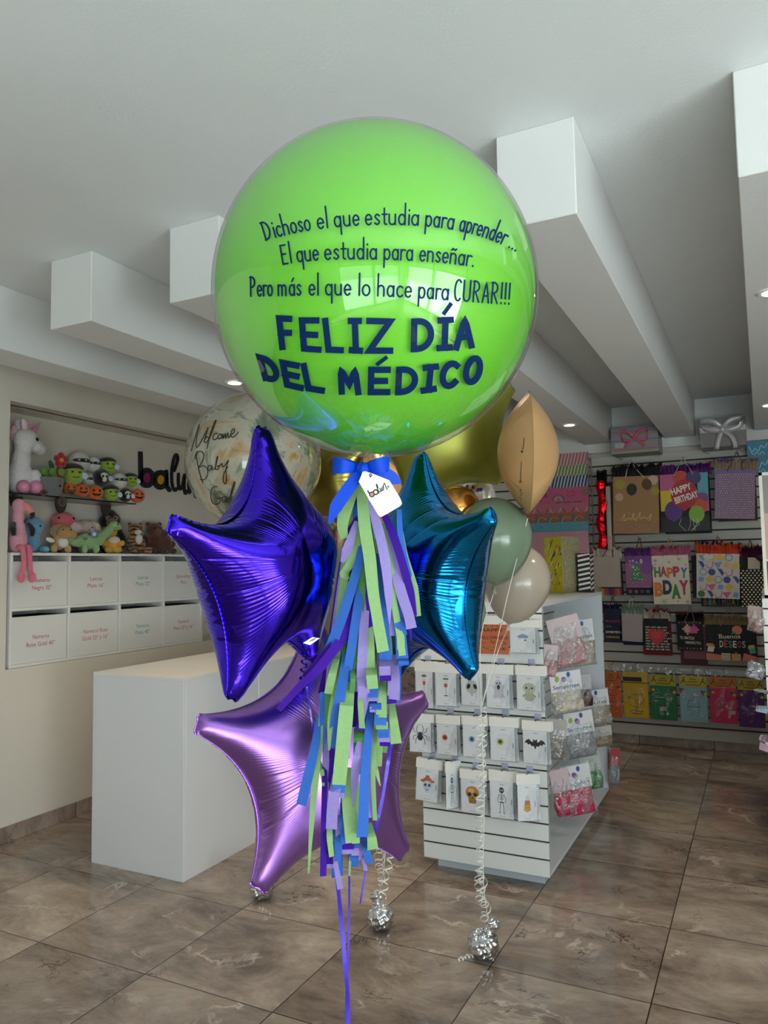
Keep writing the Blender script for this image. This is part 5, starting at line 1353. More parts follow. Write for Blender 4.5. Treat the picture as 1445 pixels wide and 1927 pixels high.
def common(p, w, h, word=True):
    p.text('helio', -.004, -h * .29, .0075, '#3c3c42', width=.024); p.text('55 cm', -.004, -h + .010, .0065, '#4a4a50', width=.030)
    p.line([(-.04, -h + .028), (.036, -h + .028)], .0008, '#b9bbc4', False); p.line([(.040, -h * .33), (.040, -h + .030)], .0008, '#c5c7ce', False)
    p.line([(.0455, -h * .58), (.0470, -h * .62), (.0450, -h * .66), (.0470, -h * .70)], .0032, '#6a6a72')
    p.line([tuple(q) for q in spline([(-.022, -.026), (-.014, -.012), (-.008, -.030), (.000, -.024), (.008, -.030), (.014, -.026)], 4)], .0016, '#5a5a60')
def m_glass(p, h, c='#c2504c', y0=0):
    [p.rect(-.021 + k * .0065, -.092 + y0, -.016 + k * .0065, -.082 + y0, K) for k in range(5)]; p.poly([(-.018, -.100 + y0), (.006, -.100 + y0), (.003, -.135 + y0), (-.015, -.135 + y0)], '#d7d7de')
    p.poly([(-.017, -.115 + y0), (.005, -.115 + y0), (.002, -.136 + y0), (-.014, -.136 + y0)], c); p.line([(-.006, -.136 + y0), (-.006, -.182 + y0)], .003, '#8b8b94'); p.disc(-.006, -.186 + y0, .013, K, .003)
def m_alien(p, h):
    p.disc(-.006, -.136, .036, '#bdbdbb', .040); p.poly([(-.014, -.172), (.002, -.172), (-.003, -.192), (-.009, -.192)], '#b5b5b3')
    for s in (-1, 1): p.disc(-.006 + .019 * s, -.133, .010, '#17171a', .016, rot=.35 * s)
    p.disc(-.01, -.151, .0018, '#77777a'); p.disc(-.002, -.151, .0018, '#77777a')
def m_ghost(p, h):
    p.poly([(-.035, -.108), (-.028, -.126), (-.020, -.118)] + arc(-.004, -.105, .02, .022, 170, 10, 10) + [(.018, -.12), (.027, -.108), (.030, -.120), (.020, -.140), (.022, -.165), (.034, -.186), (.018, -.182), (.006, -.193), (-.008, -.186), (-.022, -.194), (-.036, -.184), (-.026, -.165), (-.024, -.140), (-.036, -.122)], '#c6c8d4')
    for x in (-.010, .004): p.disc(x, -.104, .0035, K, .006)
    p.disc(-.003, -.126, .008, K, .014); p.disc(-.003, -.133, .004, '#a23a40')
def m_mummy(p, h):
    p.disc(-.004, -.120, .032, '#bcc0ae', .028); p.poly([(-.024, -.145), (.016, -.145), (.020, -.185), (.006, -.196), (-.014, -.196), (-.028, -.185)], '#b0b59f')
    for s in (-1, 1): p.poly([(-.004 + s * .022, -.155), (-.004 + s * .036, -.166), (-.004 + s * .032, -.176), (-.004 + s * .018, -.166)], '#a6ac96')
    for s in (-1, 1): p.disc(-.004 + .014 * s, -.122, .006, K, .005)
    p.disc(-.004, -.130, .003, '#44443c')
    for z in (-.108, -.136, -.160, -.172, -.184): p.line([(-.026, z), (.018, z - .004)], .001, '#858a76', False)
def m_spider(p, h):
    p.disc(-.006, -.150, .016, K, .020); p.disc(-.006, -.124, .010, K, .009)
    for s in (-1, 1):
        for a, b, c_, d in ((.022, -.10, .014, -.075), (.036, -.112, .040, -.088), (.038, -.142, .042, -.166), (.026, -.165, .028, -.192)): p.line([(-.006 + s * .008, -.128), (-.006 + s * a, b), (-.006 + s * c_, d)], .0032, K)
def eye(c1, c2):
    def f(p, h):
        p.disc(-.002, -.138, .040, '#dcd6da', .046); p.disc(-.002, -.138, .037, '#e7e5ea', .043)
        p.disc(-.018, -.138, .017, c1, .019); p.disc(-.018, -.138, .011, c2, .013); p.disc(-.018, -.138, .006, K, .007)
    return f
def m_bat(p, h):
    w = [(0, -.112), (.006, -.122), (.018, -.120), (.030, -.104), (.046, -.112), (.056, -.130), (.044, -.126), (.036, -.138), (.026, -.132), (.018, -.146), (.008, -.142), (0, -.164)]
    p.poly([(x - .006, y) for x, y in w] + [(-x - .006, y) for x, y in w[::-1][1:-1]], K); p.disc(-.006, -.128, .012, K, .020)
    for s in (-1, 1):
        p.poly([(-.006 + s * .003, -.112), (-.006 + s * .010, -.100), (-.006 + s * .012, -.116)], K); p.line([(-.006 + s * .012, -.120), (-.006 + s * .032, -.112), (-.006 + s * .03, -.130)], .0012, '#77777d')
def m_catrina(p, h):
    p.poly([(-.030, -.108), (-.022, -.128)] + [(.010, -.128), (.020, -.108)], '#c87848'); p.disc(-.005, -.126, .042, '#c2704c', .011); p.poly([(-.022, -.122), (-.014, -.092), (.004, -.092), (.012, -.122)], '#b9563e')
    p.disc(-.005, -.152, .026, '#c9d4e2', .028); p.poly([(-.020, -.168), (.010, -.168), (.004, -.194), (-.014, -.194)], '#c9d4e2')
    for s in (-1, 1): p.disc(-.005 + .011 * s, -.150, .0075, '#27406a', .009)
    p.poly([(-.008, -.164), (-.002, -.164), (-.005, -.158)], K); p.line([(-.015, -.178), (.005, -.178)], .003, '#44505f')
def m_gold(p, h):
    p.disc(-.006, -.128, .037, '#b9853a', .038); p.poly([(-.030, -.150), (.018, -.150), (.012, -.190), (-.024, -.190)], '#a8742e'); p.disc(-.012, -.116, .018, '#d8ad62', .012)
    for s in (-1, 1): p.disc(-.006 + .016 * s, -.138, .011, '#2b1c10', .011)
    p.poly([(-.011, -.160), (-.001, -.160), (-.006, -.149)], '#2b1c10')
    for k in range(6): p.line([(-.022 + .0065 * k, -.172), (-.022 + .0065 * k, -.184)], .0014, '#5a3b18')
def m_skel(p, h):
    p.disc(-.006, -.098, .013, '#3b3b40', .016)
    for s in (-1, 1): p.disc(-.006 + .005 * s, -.098, .003, '#e5e5ea')
    p.line([(-.006, -.114), (-.006, -.160)], .003, '#3b3b40')
    for k in range(5): p.line([(-.018, -.122 - .006 * k), (.006, -.122 - .006 * k)], .0018, '#3b3b40')
    for s in (-1, 1):
        p.line([(-.006 + .013 * s, -.120), (-.006 + .021 * s, -.140), (-.006 + .019 * s, -.162)], .0026, '#3b3b40'); p.line([(-.006 + .006 * s, -.162), (-.006 + .010 * s, -.190), (-.006 + .010 * s, -.216), (-.006 + .016 * s, -.219)], .0028, '#3b3b40')
    p.line([(-.017, -.161), (.005, -.161)], .005, '#3b3b40')
def m_candy(p, h):
    p.poly([(-.014, -.112), (.004, -.112), (.010, -.138), (-.020, -.138)], '#d9cfc4'); p.poly([(-.020, -.137), (.010, -.137), (.015, -.162), (-.026, -.162)], '#c8694a'); p.poly([(-.026, -.161), (.015, -.161), (.018, -.190)] + [(-.006, -.200), (-.030, -.190)], '#cba43a')
    for s in (-1, 1): p.disc(-.006 + .008 * s, -.174, .0022, K, .0035)
    p.line(arc(-.006, -.178, .007, .006, 200, 340, 6), .0016, K)
def m_cloud(p, h):
    for x, y, r in ((-.020, -.122, .012), (-.006, -.116, .015), (.008, -.122, .013)): p.disc(x, y, r, '#93a3c0')
    p.line([(-.026, -.130), (.016, -.130)], .005, '#7d8cae'); p.disc(.006, -.150, .005, '#4c5c86', .007); p.line([(-.024, -.146), (-.02, -.142)], .002, '#9aa6bd')
def m_dots(p, h):
    rg_ = np.random.default_rng(5)
    p.rect(-.066, -h + .004, .05, -.055, '#6c564c')
    for _ in range(16): p.disc(rg_.uniform(-.055, .04), rg_.uniform(-h + .02, -.075), rg_.uniform(.004, .010), '#1b1718')
ORD = ['second', 'third', 'fourth', 'fifth']
def hang(cx, y0, y1, w, motif, what, behind=3, yaw=0, roll=0, Yp=3.655, word=True, plane=1):
    global proto
    P = on(cx, y0, plane, Yp); Q = on(cx, y1, plane, Yp); h = P[2] - Q[2]
    if proto is None and behind:
        proto = thing('balloon_pack', 'x', 'balloon pack', (0, 0, 0)); pack_body(proto, PW, PH)
    sh = w / FPX * depth(P) * 1.08 / PW
    t = thing('balloon_pack', 'front clear pack on its hook, printed with %s' % what, 'balloon pack', M=pack_M(P, yaw, roll) @ Matrix.Diagonal((sh, 1, h / PH, 1)), group='balloon packs on the display stand')
    pack_body(t, PW, PH)
    p = Print(lambda u, v, l=0: (u, -.0024 - l, v), .00012); common(p, PW, PH)
    motif(p, PH); p.build('printed_motif', t, local=True)
    hw = MB().tube([(P[0], GY0 + .0, P[2] + .004), (P[0], Yp - .01, P[2] + .004), (P[0], Yp - .016, P[2] + .012)], .0022, 8); hw.build('hook', wire_m, gd)
    MB().box(P[0] - .017, P[0] + .017, GY0 - .004, GY0 + .001, P[2] - .016, P[2] + .030, .001, seg=1).build('hook_clip', clip_m, gd, smooth=False)
    for k in range(behind):
        M = pack_M(P + np.array([.004 * (k % 2) + .002, .009 + .010 * k, -.002 * (k % 3)]), yaw + (-5, 4, -3)[k % 3], roll + (1.5, -2, 2)[k % 3]) @ Matrix.Diagonal((sh, 1, h / PH, 1))
        c = copy_tree(proto, (0, 0, 0), '%s clear pack behind the one with %s' % (ORD[k], what)); c.matrix_world = M; c['group'] = 'balloon packs on the display stand'
for a in [(985, 1168, 1228, 54, m_cloud, 'a blue cloud', 3, 2), 
          (799, 1246, 1331, 40, lambda p, h: m_glass(p, h, '#c25848', .012), 'a tall pink drink', 2, -3), (840, 1250, 1328, 46, m_glass, 'a red wine glass', 3, 3), (889, 1250, 1327, 48, m_alien, 'a big-eyed white head', 2, -2),
          (938, 1252, 1332, 50, m_ghost, 'a laughing ghost', 3, 2), (996, 1254, 1336, 52, m_mummy, 'a little mummy', 3, -2),
          (792, 1344, 1415, 46, m_spider, 'a black spider', 3, 7), (842, 1347, 1420, 46, eye('#cf6a4e', '#b8432e'), 'a red eyeball', 3, -3), (893, 1349, 1424, 48, eye('#7fa6cf', '#3f6ea8'), 'a blue eyeball', 3, 2),
          (947, 1351, 1431, 52, eye('#b4bd4a', '#7f8a2a'), 'a green eyeball', 3, 4), (1008, 1358, 1437, 52, m_bat, 'a black bat', 3, -3),
          (808, 1430, 1508, 48, m_catrina, 'a skull in a red hat', 3, 5, 4), (850, 1434, 1520, 28, m_skel, 'a thin black figure', 3, 52), (890, 1450, 1530, 50, m_gold, 'a golden skull', 2, 0),
          (945, 1452, 1540, 50, m_skel, 'a standing skeleton', 3, 2), (992, 1458, 1544, 40, m_candy, 'a piece of candy corn', 3, 30)]:
    hang(*a)
# the orange card pack
P = on(926, 1160, 1, 3.65)
def m_hallow(p, h):
    p.rect(-.068, -h + .004, .068, -.035, '#c96a3c')
    p.text('HAPPY', -.002, -.098, .022, '#2a1a14', width=.098, bold=.012); p.text('HALLOWEEN', -.002, -.145, .022, '#2a1a14', width=.128, bold=.012)
    rg_ = np.random.default_rng(3)
    for _ in range(22):
        x, y = rg_.uniform(-.06, .06), rg_.choice([rg_.uniform(-.07, -.042), rg_.uniform(-.185, -.16), rg_.uniform(-h + .012, -.19)]); a = rg_.uniform(0, 3); p.line([(x, y), (x + .010 * math.cos(a), y + .010 * math.sin(a))], .0032, '#33201a')
    for k in range(6): a = k * PI / 3; p.line([(.046, -.205), (.046 + .012 * math.cos(a), -.205 + .012 * math.sin(a))], .0022, '#33201a')
h_ = P[2] - on(926, 1232, 1, 3.65)[2]
t = thing('balloon_pack', 'orange HAPPY HALLOWEEN pack beside the blue cloud pack', 'balloon pack', M=pack_M(P, 3) @ Matrix.Diagonal((1.2, 1, h_ / PH, 1)), group='balloon packs on the display stand')
pack_body(t, PW, PH); p = Print(lambda u, v, l=0: (u, -.0026 - l, v), .00012); m_hallow(p, PH); p.build('printed_motif', t, local=True)
P = on(772, 1236, 1, 4.05)
t = thing('balloon_pack', 'brown spotted pack on the far left side of the stand, above the lilac star tip', 'balloon pack', M=pack_M(P, -10) @ Matrix.Diagonal((1.25, 1, 1.05, 1)), group='balloon packs on the display stand')
pack_body(t, PW, PH); p = Print(lambda u, v, l=0: (u, -.0026 - l, v), .00012); m_dots(p, PH); p.build('printed_motif', t, local=True)
bpy.data.objects.remove(proto.children[0]); 
for k in list(proto.children): bpy.data.objects.remove(k)
bpy.data.objects.remove(proto)

# bags of latex balloons in the open side of the stand
def pillow(w, h, d, n=16, seed=0):
    rg_ = np.random.default_rng(seed); a1, a2, a3 = rg_.uniform(0, 6, 3); v = []; f = []
    for sg in (-1, 1):
        for i in range(n + 1):
            for j in range(n + 1):
                a, b = i / n, j / n; e = (16 * a * (1 - a) * b * (1 - b)) ** .4; lump = b ** .7
                v.append((-w / 2 + w * a + .006 * math.sin(b * 7 + a1) * (1 - e), sg * (.0015 + d * e * (.25 + .75 * lump) * (1 + .22 * math.sin(a * 13 + b * 7 + a2) + .15 * math.sin(b * 17 + a3))), -h * b))
    q = (n + 1) ** 2
    for o in (0, q):
        for i in range(n):
            for j in range(n):
                k = o + i * (n + 1) + j; f.append((k, k + 1, k + n + 2, k + n + 1) if o else (k, k + n + 1, k + n + 2, k + 1))
    return MB().add(v, f)
bagfilm = film('clear balloon bag film', '#f6f8fa', .12, .12, .6, bump=1.0, bscale=40, blend=.35, body=.10)
def bag_print(p, w, h):
    p.text('Sempertex', 0, -h * .40, .022, '#3a3570', width=w * .82, bold=.012); p.disc(-.01, -h * .2, .014, '#7c3f8e', .017, rot=.4); p.disc(-w * .26, -h * .17, .013, '#8fae3c', .017, rot=-.3); p.disc(w * .10, -h * .09, .011, '#2f4f9a', .015)
    p.line(spline([(-w * .46, -h * .80), (-w * .1, -h * .58), (w * .46, -h * .48)], 5), .0016, '#8a8a95', False)
def latex_bag(cx, y0, y1, wpx, col, label, Xp=-1.06, yaw=38, roll=0, txt=True, head='#d9d9dc', grp='bags of latex balloons in the open side of the stand'):
    P = on(cx, y0, 0, Xp); Q = on(cx, y1, 0, Xp); h = P[2] - Q[2]; w = wpx / FPX * depth(P) * 1.1
    sd = int(cx * 7 + y0) % 1000
    t = thing('balloon_bag', label, 'balloon bag', M=pack_M(P, yaw, roll), group=grp)
    pillow(w * .93, h * .66, .026, seed=sd).build('balloons', pbr('bagged latex ' + col, col, .45, vary=.25, vscale=45, bump=.8, bscale=70), t, local=True).location = (0, 0, -h * .33)
    pillow(w, h, .032, seed=sd + 1).build('clear_bag', bagfilm, t, local=True, normals=False, angle=0)
    MB().box(-w * .48, w * .48, -.0145, -.0135, -h * .47, -.003).build('printed_header', pbr('translucent header ' + head, head, .4, vary=.05), t, local=True, smooth=False)
    if txt:
        p = Print(lambda u, v, l=0: (u, -.0150 - l, v), .0002); bag_print(p, w, h); p.build('lettering', t, local=True)
for a in [(1054, 1160, 1258, 58, '#b98a8c', 'pink balloon bag at the top front of the open side', -1.05, 30, -14, False, '#c7b2b4'), (1036, 1212, 1275, 26, '#c98f90', 'small pink balloon bag squeezed behind the front slat panel', -1.02, 20, 6, False, '#c9b4b6'),
          (1086, 1166, 1256, 52, '#bfb09a', 'cream balloon bag lettered Sempertex in the top row of the open side', -1.04, 34, -6), (1106, 1172, 1225, 30, '#3a1518', 'dark red balloon bag hanging deepest in the top row', -1.10, 30, -4, False, '#b4b4ba'),
          (1060, 1262, 1345, 58, '#cfc4b0', 'cream balloon bag lettered Sempertex in the second row of the open side', -1.03, 34, -6), (1094, 1268, 1332, 30, '#561418', 'dark red balloon bag beside the second cream one', -1.06, 30, -4, False, '#c4bfc0'),
          (1112, 1298, 1368, 58, '#a89a86', 'silvery tan balloon bag lettered Sempertex at the back of the second row', -1.03, 34, -6), (1046, 1352, 1432, 36, '#7c7062', 'grey brown balloon bag low behind the front slat panel', -1.05, 24, 4, False, '#a8a49e'),
          (1084, 1338, 1430, 54, '#8c8c92', 'grey balloon bag lettered Sempertex in the third row of the open side', -1.02, 34, -7), (1124, 1366, 1408, 48, '#9a7c48', 'gold balloon bag at the back of the third row', -1.03, 36, -4, False, '#cfc9c0'),
          (1048, 1446, 1542, 34, '#b8184c', 'magenta balloon bag tucked behind the other magenta one', -1.05, 30, -10, False, '#c8b0b8'), (1078, 1438, 1540, 54, '#c41e55', 'bright magenta balloon bag lettered Sempertex in the lowest row', -1.01, 34, -9),
          (1106, 1418, 1490, 38, '#1f8038', 'green balloon bag right of the magenta ones', -1.02, 34, -8, False, '#b5bdb6'), (1131, 1388, 1452, 26, '#a0485e', 'small pink striped balloon bag near the rear panel of the stand', -1.03, 36, -3, False, '#b7aab0')]:
    latex_bag(*a)
latex_bag(1156, 1408, 1482, 18, '#6c6e74', 'slim grey bag with a red header, hanging past the rear end of the stand', -.93, 30, 2, False, '#a8323a')

# patterned gift bag standing on the stand
def prism_bag():
    z0 = GZ1 + .001; A = np.array([-1.168, 4.92, z0]); B = A + np.array([-.150, .150, 0]); C = A + np.array([.052, .32, 0]); D = C + (B - A)
    zt = on(1063, 1009, 1, 4.92)[2]
    t = thing('gift_bag', 'yellow lemon patterned gift bag with a glittery side standing on the display stand', 'gift bag', tuple(A))
    up = np.array([0, 0, zt - z0]); v = [A, B, D, C, A + up, B + up, D + up, C + up]
    MB().add(v, [(0, 1, 5, 4), (1, 2, 6, 5), (2, 3, 7, 6), (3, 0, 4, 7), (0, 3, 2, 1)]).build('bag_body', pbr('yellow bag paper', '#c9bc2e', .45, vary=.05), t, smooth=False)
    n1 = unit(np.cross(A - B, up)); n1 = n1 if np.dot(n1, EYE - A) > 0 else -n1
    n2 = unit(np.cross(C - A, up)); n2 = n2 if np.dot(n2, EYE - A) > 0 else -n2
    L1, L2, H = np.linalg.norm(A - B), np.linalg.norm(C - A), zt - z0
    p = Print(planar(B, unit(A - B), (0, 0, 1), n1), .0003); rg_ = np.random.default_rng(2)
    for k in range(30):
        x, y = rg_.uniform(.0, L1 - .03), rg_.uniform(.02, H - .05); p.poly([(x, y), (x + .012, y), (x + .045 if x < L1 - .046 else L1, y + .04), (x + .033 if x < L1 - .046 else L1 - .012, y + .04)], ['#e8e6da', '#b03434', '#2f7a44', '#2f4f8a', '#e8e6da'][k % 5])
    for k in range(16): p.disc(.025 + (k % 3) * .07 + .03 * ((k // 3) % 2), .03 + (k // 3) * .062, .023, '#d8c81f')
    p.build('lemon_print', t)
    m, ns, L = new_mat('confetti glitter paper'); pb = N(ns, 'ShaderNodeBsdfPrincipled'); pb.inputs['Roughness'].default_value = .4
    tc = N(ns, 'ShaderNodeTexCoord'); vo = N(ns, 'ShaderNodeTexVoronoi', Scale=110.0); L.new(tc.outputs['Object'], vo.inputs['Vector'])
    mx = N(ns, 'ShaderNodeMix', data_type='RGBA', blend_type='MIX'); mx.inputs[0].default_value = .35; mx.inputs[6].default_value = lin('#a3903c'); L.new(vo.outputs['Color'], mx.inputs[7]); L.new(mx.outputs[2], pb.inputs['Base Color'])
    L.new(pb.outputs[0], N(ns, 'ShaderNodeOutputMaterial').inputs['Surface'])
    fn = planar(A, unit(C - A), (0, 0, 1), n2); MB().slab([(.002, .002), (L2 - .002, .002), (L2 - .002, H - .002), (.002, H - .002)], fn, .0002, .0012).build('glitter_panel', m, t, smooth=False)
prism_bag()
A = np.array([-1.05, 5.18, GZ1 + .001])
t = thing('gift_bag', 'black and white striped gift bag half hidden behind the yellow lemon bag', 'gift bag', tuple(A))
MB().box(A[0] - .06, A[0] + .02, 5.12, 5.24, A[2], A[2] + .26).build('bag_body', pbr('black bag paper', '#1d1c1e', .4, vary=0), t, smooth=False)
p = Print(planar((A[0] + .02, 5.12, A[2]), (0, 1, 0), (0, 0, 1), (1, 0, 0)), .0004)
p2_ = Print(planar((A[0] - .06, 5.12, A[2]), (1, 0, 0), (0, 0, 1), (0, -1, 0)), .0004)
for q, W_ in ((p, .12), (p2_, .08)):
    for k in range(8): q.poly([(0, .01 + .032 * k), (W_, .026 + .032 * k), (W_, .040 + .032 * k if k < 7 else .258), (0, .024 + .032 * k)], '#d9d6d0')
p.build('stripes', t); p2_.build('stripes', t)

# second stand at the right edge
RX0, RY0 = -.012, 4.3
g2 = thing('display_stand', 'white slatwall display stand cut off by the right edge, a white frame on top', 'display stand', (.33, 5.0, 0))
slats(lambda m, a, b: m.box(RX0, RX0 + .66, RY0, RY0 + .006, a, b), GZ0, GZ1, .144, .0845).build('slat_panel', slat_m, g2, smooth=False)
MB().box(RX0, RX0 + .66, RY0 + .005, RY0 + .011, GZ0 + .002, GZ1 - .002).build('groove_backing', groove_m, g2, smooth=False)
MB().box(RX0, RX0 + .66, RY0 + .011, RY0 + .02, GZ0, GZ1).build('end_panel', side_m, g2, smooth=False)
MB().box(RX0, RX0 + .66, RY0 + 1.54, RY0 + 1.56, GZ0, GZ1).build('end_panel', side_m, g2, smooth=False)
MB().box(RX0, RX0 + .66, RY0 + .02, RY0 + 1.54, GZ1 - .018, GZ1).build('top_board', side_m, g2, smooth=False)
MB().box(RX0, RX0 + .66, RY0 + .02, RY0 + 1.54, GZ0, GZ0 + .018).build('base_board', side_m, g2, smooth=False)
MB().box(RX0 + .32, RX0 + .344, RY0 + .02, RY0 + 1.54, GZ0 + .018, GZ1 - .018).build('middle_panel', side_m, g2, smooth=False)
MB().box(RX0 + .05, RX0 + .61, RY0 + .07, RY0 + 1.49, 0, GZ0).build('plinth', MATS['grey plinth'], g2, smooth=False)
fr = thing('picture_frame', 'white picture frame standing on the right display stand', 'picture frame', (.2, 4.36, GZ1))
fz = on(1424, 890, 1, 4.36)[2]; fx = on(1432, 990, 1, 4.36)[0]
m = MB(); w_ = .016
m.box(fx, fx + w_, 4.35, 4.37, GZ1, fz).box(fx + .42, fx + .42 + w_, 4.35, 4.37, GZ1, fz).box(fx, fx + .42 + w_, 4.35, 4.37, fz - w_, fz).box(fx, fx + .42 + w_, 4.35, 4.37, GZ1, GZ1 + w_)
m.build('frame_moulding', pbr('white frame', '#e6e2da', .4), fr, smooth=False)
p = Print(planar((fx + w_, 4.358, GZ1 + w_), (1, 0, 0), (0, 0, 1), (0, -1, 0)), .0004); H_ = fz - GZ1 - 2 * w_
p.rect(0, 0, .404, H_, '#8e8b88'); p.rect(0, H_ * .30, .404, H_ * .68, '#c2a597'); p.rect(0, 0, .404, H_ * .28, '#5c3345'); p.line([(0, H_ * .29), (.404, H_ * .29)], .012, '#d9d2ca', False)
p.build('picture', fr)
for a in [(1424, 1140, 1232, 26, '#8a5a56', 'brown pink bag hanging at the near left side of the right stand, upper row', -.03, -36, 8, False, '#b9a6a2'), (1424, 1246, 1316, 22, '#6f6a78', 'grey bag below the brown pink one on the right stand', -.03, -40, 12, False, '#8f8a92'),
          (1434, 1298, 1362, 22, '#1f5a38', 'dark green bag low on the left side of the right stand', -.025, -30, 6, False, '#cfd2d4'), (1437, 1338, 1402, 20, '#5f8fb8', 'light blue bag below the dark green one', -.02, -30, 4, False, '#a8bfd2'), (1441, 1410, 1476, 16, '#6b3a5a', 'plum bag at the bottom left of the right stand', -.02, -30, 8, False, '#c8a0b0')]:
    latex_bag(*a, grp='bags on the left side of the right stand')
# ------------------------------------------------------------------ slatted rear wall with gift bags
YS = 6.92
sw = thing('slatwall', 'grey white slatwall panel covering the rear wall, hung with gift bags', 'slatwall', (-.6, YS, .085))
slat2 = pbr('warm white slat board', '#bfbab4', .5, vary=.03, vscale=2)
slats(lambda m, a, b: m.box(-2.35, 1.6, YS, YS + .012, a, b), .085, 2.52, .184, .0868, .015).build('slat_panel', slat2, sw, smooth=False)
MB().box(-2.35, 1.6, YS + .010, YS + .03, .09, 2.515).build('groove_backing', groove_m, sw, smooth=False)
MB().box(-2.35, 1.6, YS - .004, YS + .03, 2.52, 2.56, .002, seg=1).build('top_trim', slat2, sw, smooth=False)
hook2 = pbr('clear acrylic hook', '#a9a3a6', .2, .2, vary=0)

def tissue(t, w, z0, h, y, d, cols, seed, droop=.0):
    h = h * 1.7
    """crumpled tissue paper standing out of the bag mouth, one ruffle per colour"""
    rg_ = np.random.default_rng(seed)
    for li, c in enumerate(cols):
        m = MB(); n = 26; rows = 5; v = []
        yo = y + d * (li / max(1, len(cols)) - .1)
        for i in range(n + 1):
            u = i / n; peak = h * (.6 + .4 * rg_.random() + .12 * li); zz = .012 * (-1) ** i * rg_.uniform(.4, 1)
            for r in range(rows + 1):
                q = r / rows
                v.append((-w / 2 * 1.05 + w * 1.10 * u + rg_.uniform(-.006, .006) * q, yo + zz * q - droop * q * q + rg_.uniform(-.004, .004), z0 - .02 + (peak + .02) * q - droop * .6 * q ** 3))
        o = len(v); v += [(a, b + .0016, c_) for a, b, c_ in v]
        R = rows + 1; f = []
        for i in range(n):
            for r in range(rows):
                k = i * R + r; f += [(k, k + R, k + R + 1, k + 1), (o + k, o + k + 1, o + k + R + 1, o + k + R)]
        m.add(v, f).build('tissue_paper', pbr('tissue ' + c, c, .7, vary=.15, vscale=60, trans=.25), t, local=True, normals=False, angle=25)
def bag_body(t, w, h, d, mat):
    """paper carrier: flat front and back, gusseted sides pinched together at the mouth"""
    td = d * .35; v = [(-w / 2, -d / 2, 0), (w / 2, -d / 2, 0), (w / 2, d / 2, 0), (-w / 2, d / 2, 0), (-w / 2, -d / 2, h), (w / 2, -d / 2, h), (w / 2, -d / 2 + td, h), (-w / 2, -d / 2 + td, h),
         (-w / 2, 0, .0), (w / 2, 0, .0), (-w / 2 + .010, -d / 2 + td / 2, h), (w / 2 - .010, -d / 2 + td / 2, h)]
    f = [(0, 1, 5, 4), (3, 7, 6, 2), (0, 4, 10, 8), (8, 10, 7, 3), (1, 9, 11, 5), (9, 2, 6, 11), (0, 8, 3, 2, 9, 1)]
    MB().add(v, f).build('bag_body', mat, t, local=True, smooth=False)
def gift_bag(x0, x1, y0, y1, col, label, tis=(), tish=.05, apex=None, hcol='#d8cdb8', draw=None, yf=6.745, d=.07, roll=0.0, rough=.4, seed=1, grp='gift bags on the rear slatwall', hooked=True, hx=.2):
    cxp, cyp = (x0 + x1) / 2, (y0 + y1) / 2
    L_, R_ = on(x0, cyp, 1, yf), on(x1, cyp, 1, yf); zt, zb = on(cxp, y0, 1, yf)[2], on(cxp, y1, 1, yf)[2]
    w, h = R_[0] - L_[0], zt - zb; P = (L_ + R_) / 2
    M = Matrix.Translation((P[0], yf + d / 2, zb)) @ Matrix.Rotation(rad(roll), 4, 'Y')
    t = thing('gift_bag', label, 'gift bag', M=M, group=grp)
    bag_body(t, w, h, d, pbr('bag paper ' + col, col, rough + .1, vary=.05, vscale=8, spec=.3))
    if tis: tissue(t, w, h, tish, -d / 2 + .012, d * .35, tis, seed, .02)
    if apex:
        az = on(apex[0], apex[1], 1, yf)[2] - zb; ax = on(apex[0], apex[1], 1, yf)[0] - P[0]
        for s, yo in ((0, -.002), (1, .010)):
            MB().tube([tuple(p) for p in spline([(-w * hx + ax * .2, -d / 2 + yo, h - .012), (ax - w * hx * .42, -d / 2 + yo, h + (az - h) * .55), (ax, -d / 2 + .006 + yo, az), (ax + w * hx * .42, -d / 2 + yo, h + (az - h) * .55), (w * hx + ax * .2, -d / 2 + yo, h - .012)], 6)], .0032, 6).build('handle', pbr('cord ' + hcol, hcol, .6, vary=0), t, local=True)
        if hooked:
            a = np.array(M @ Vector((ax, 0, az)))
            MB().tube([(a[0], YS, a[2] - .004), (a[0], yf - .02, a[2] - .004), (a[0], yf - .03, a[2] + .010)], .0035, 8).build('hook', hook2, sw)
    if draw:
        p = Print(lambda u, v, l=0: (-w / 2 + u * w, -d / 2 - .0006 - l, v * h), .00025); p.w, p.h = w, h
        p.asp = w / h
        draw(p); p.build('printed_front', t, local=True)
    return t
def el(p, u, v, r, c, ry=None, rot=0):
    """round spot of relative radius r (of the width) kept round on the bag"""
    n = 22; ry = ry or r; ca, sa = math.cos(rot), math.sin(rot); pts = []
    for k in range(n):
        a, b = r * math.cos(2 * PI * k / n), ry * math.sin(2 * PI * k / n); pts.append((u + a * ca - b * sa, v + (a * sa + b * ca) * p.asp))
    p.put(pts, [tuple(range(n))], c); p.layer += .2
def tx(p, s, u, v, hh, c, width=None, bold=.01, rot=0, align='C'):
    """lettering in relative units: hh = cap height over bag height"""
    V, F = text_mesh(s, bold); V = V.copy(); x0, x1 = V[:, 0].min(), V[:, 0].max(); k = hh / .73
    W = width if width else (x1 - x0) * k / p.asp; X = (V[:, 0] - x0) / (x1 - x0) * W - (W / 2 if align == 'C' else 0); Y = V[:, 1] * k
    ca, sa = math.cos(rot), math.sin(rot); xa, ya = X * p.asp, Y
    p.put(np.stack([u + (xa * ca - ya * sa) / p.asp, v + xa * sa + ya * ca], 1), F, c); p.layer += .2
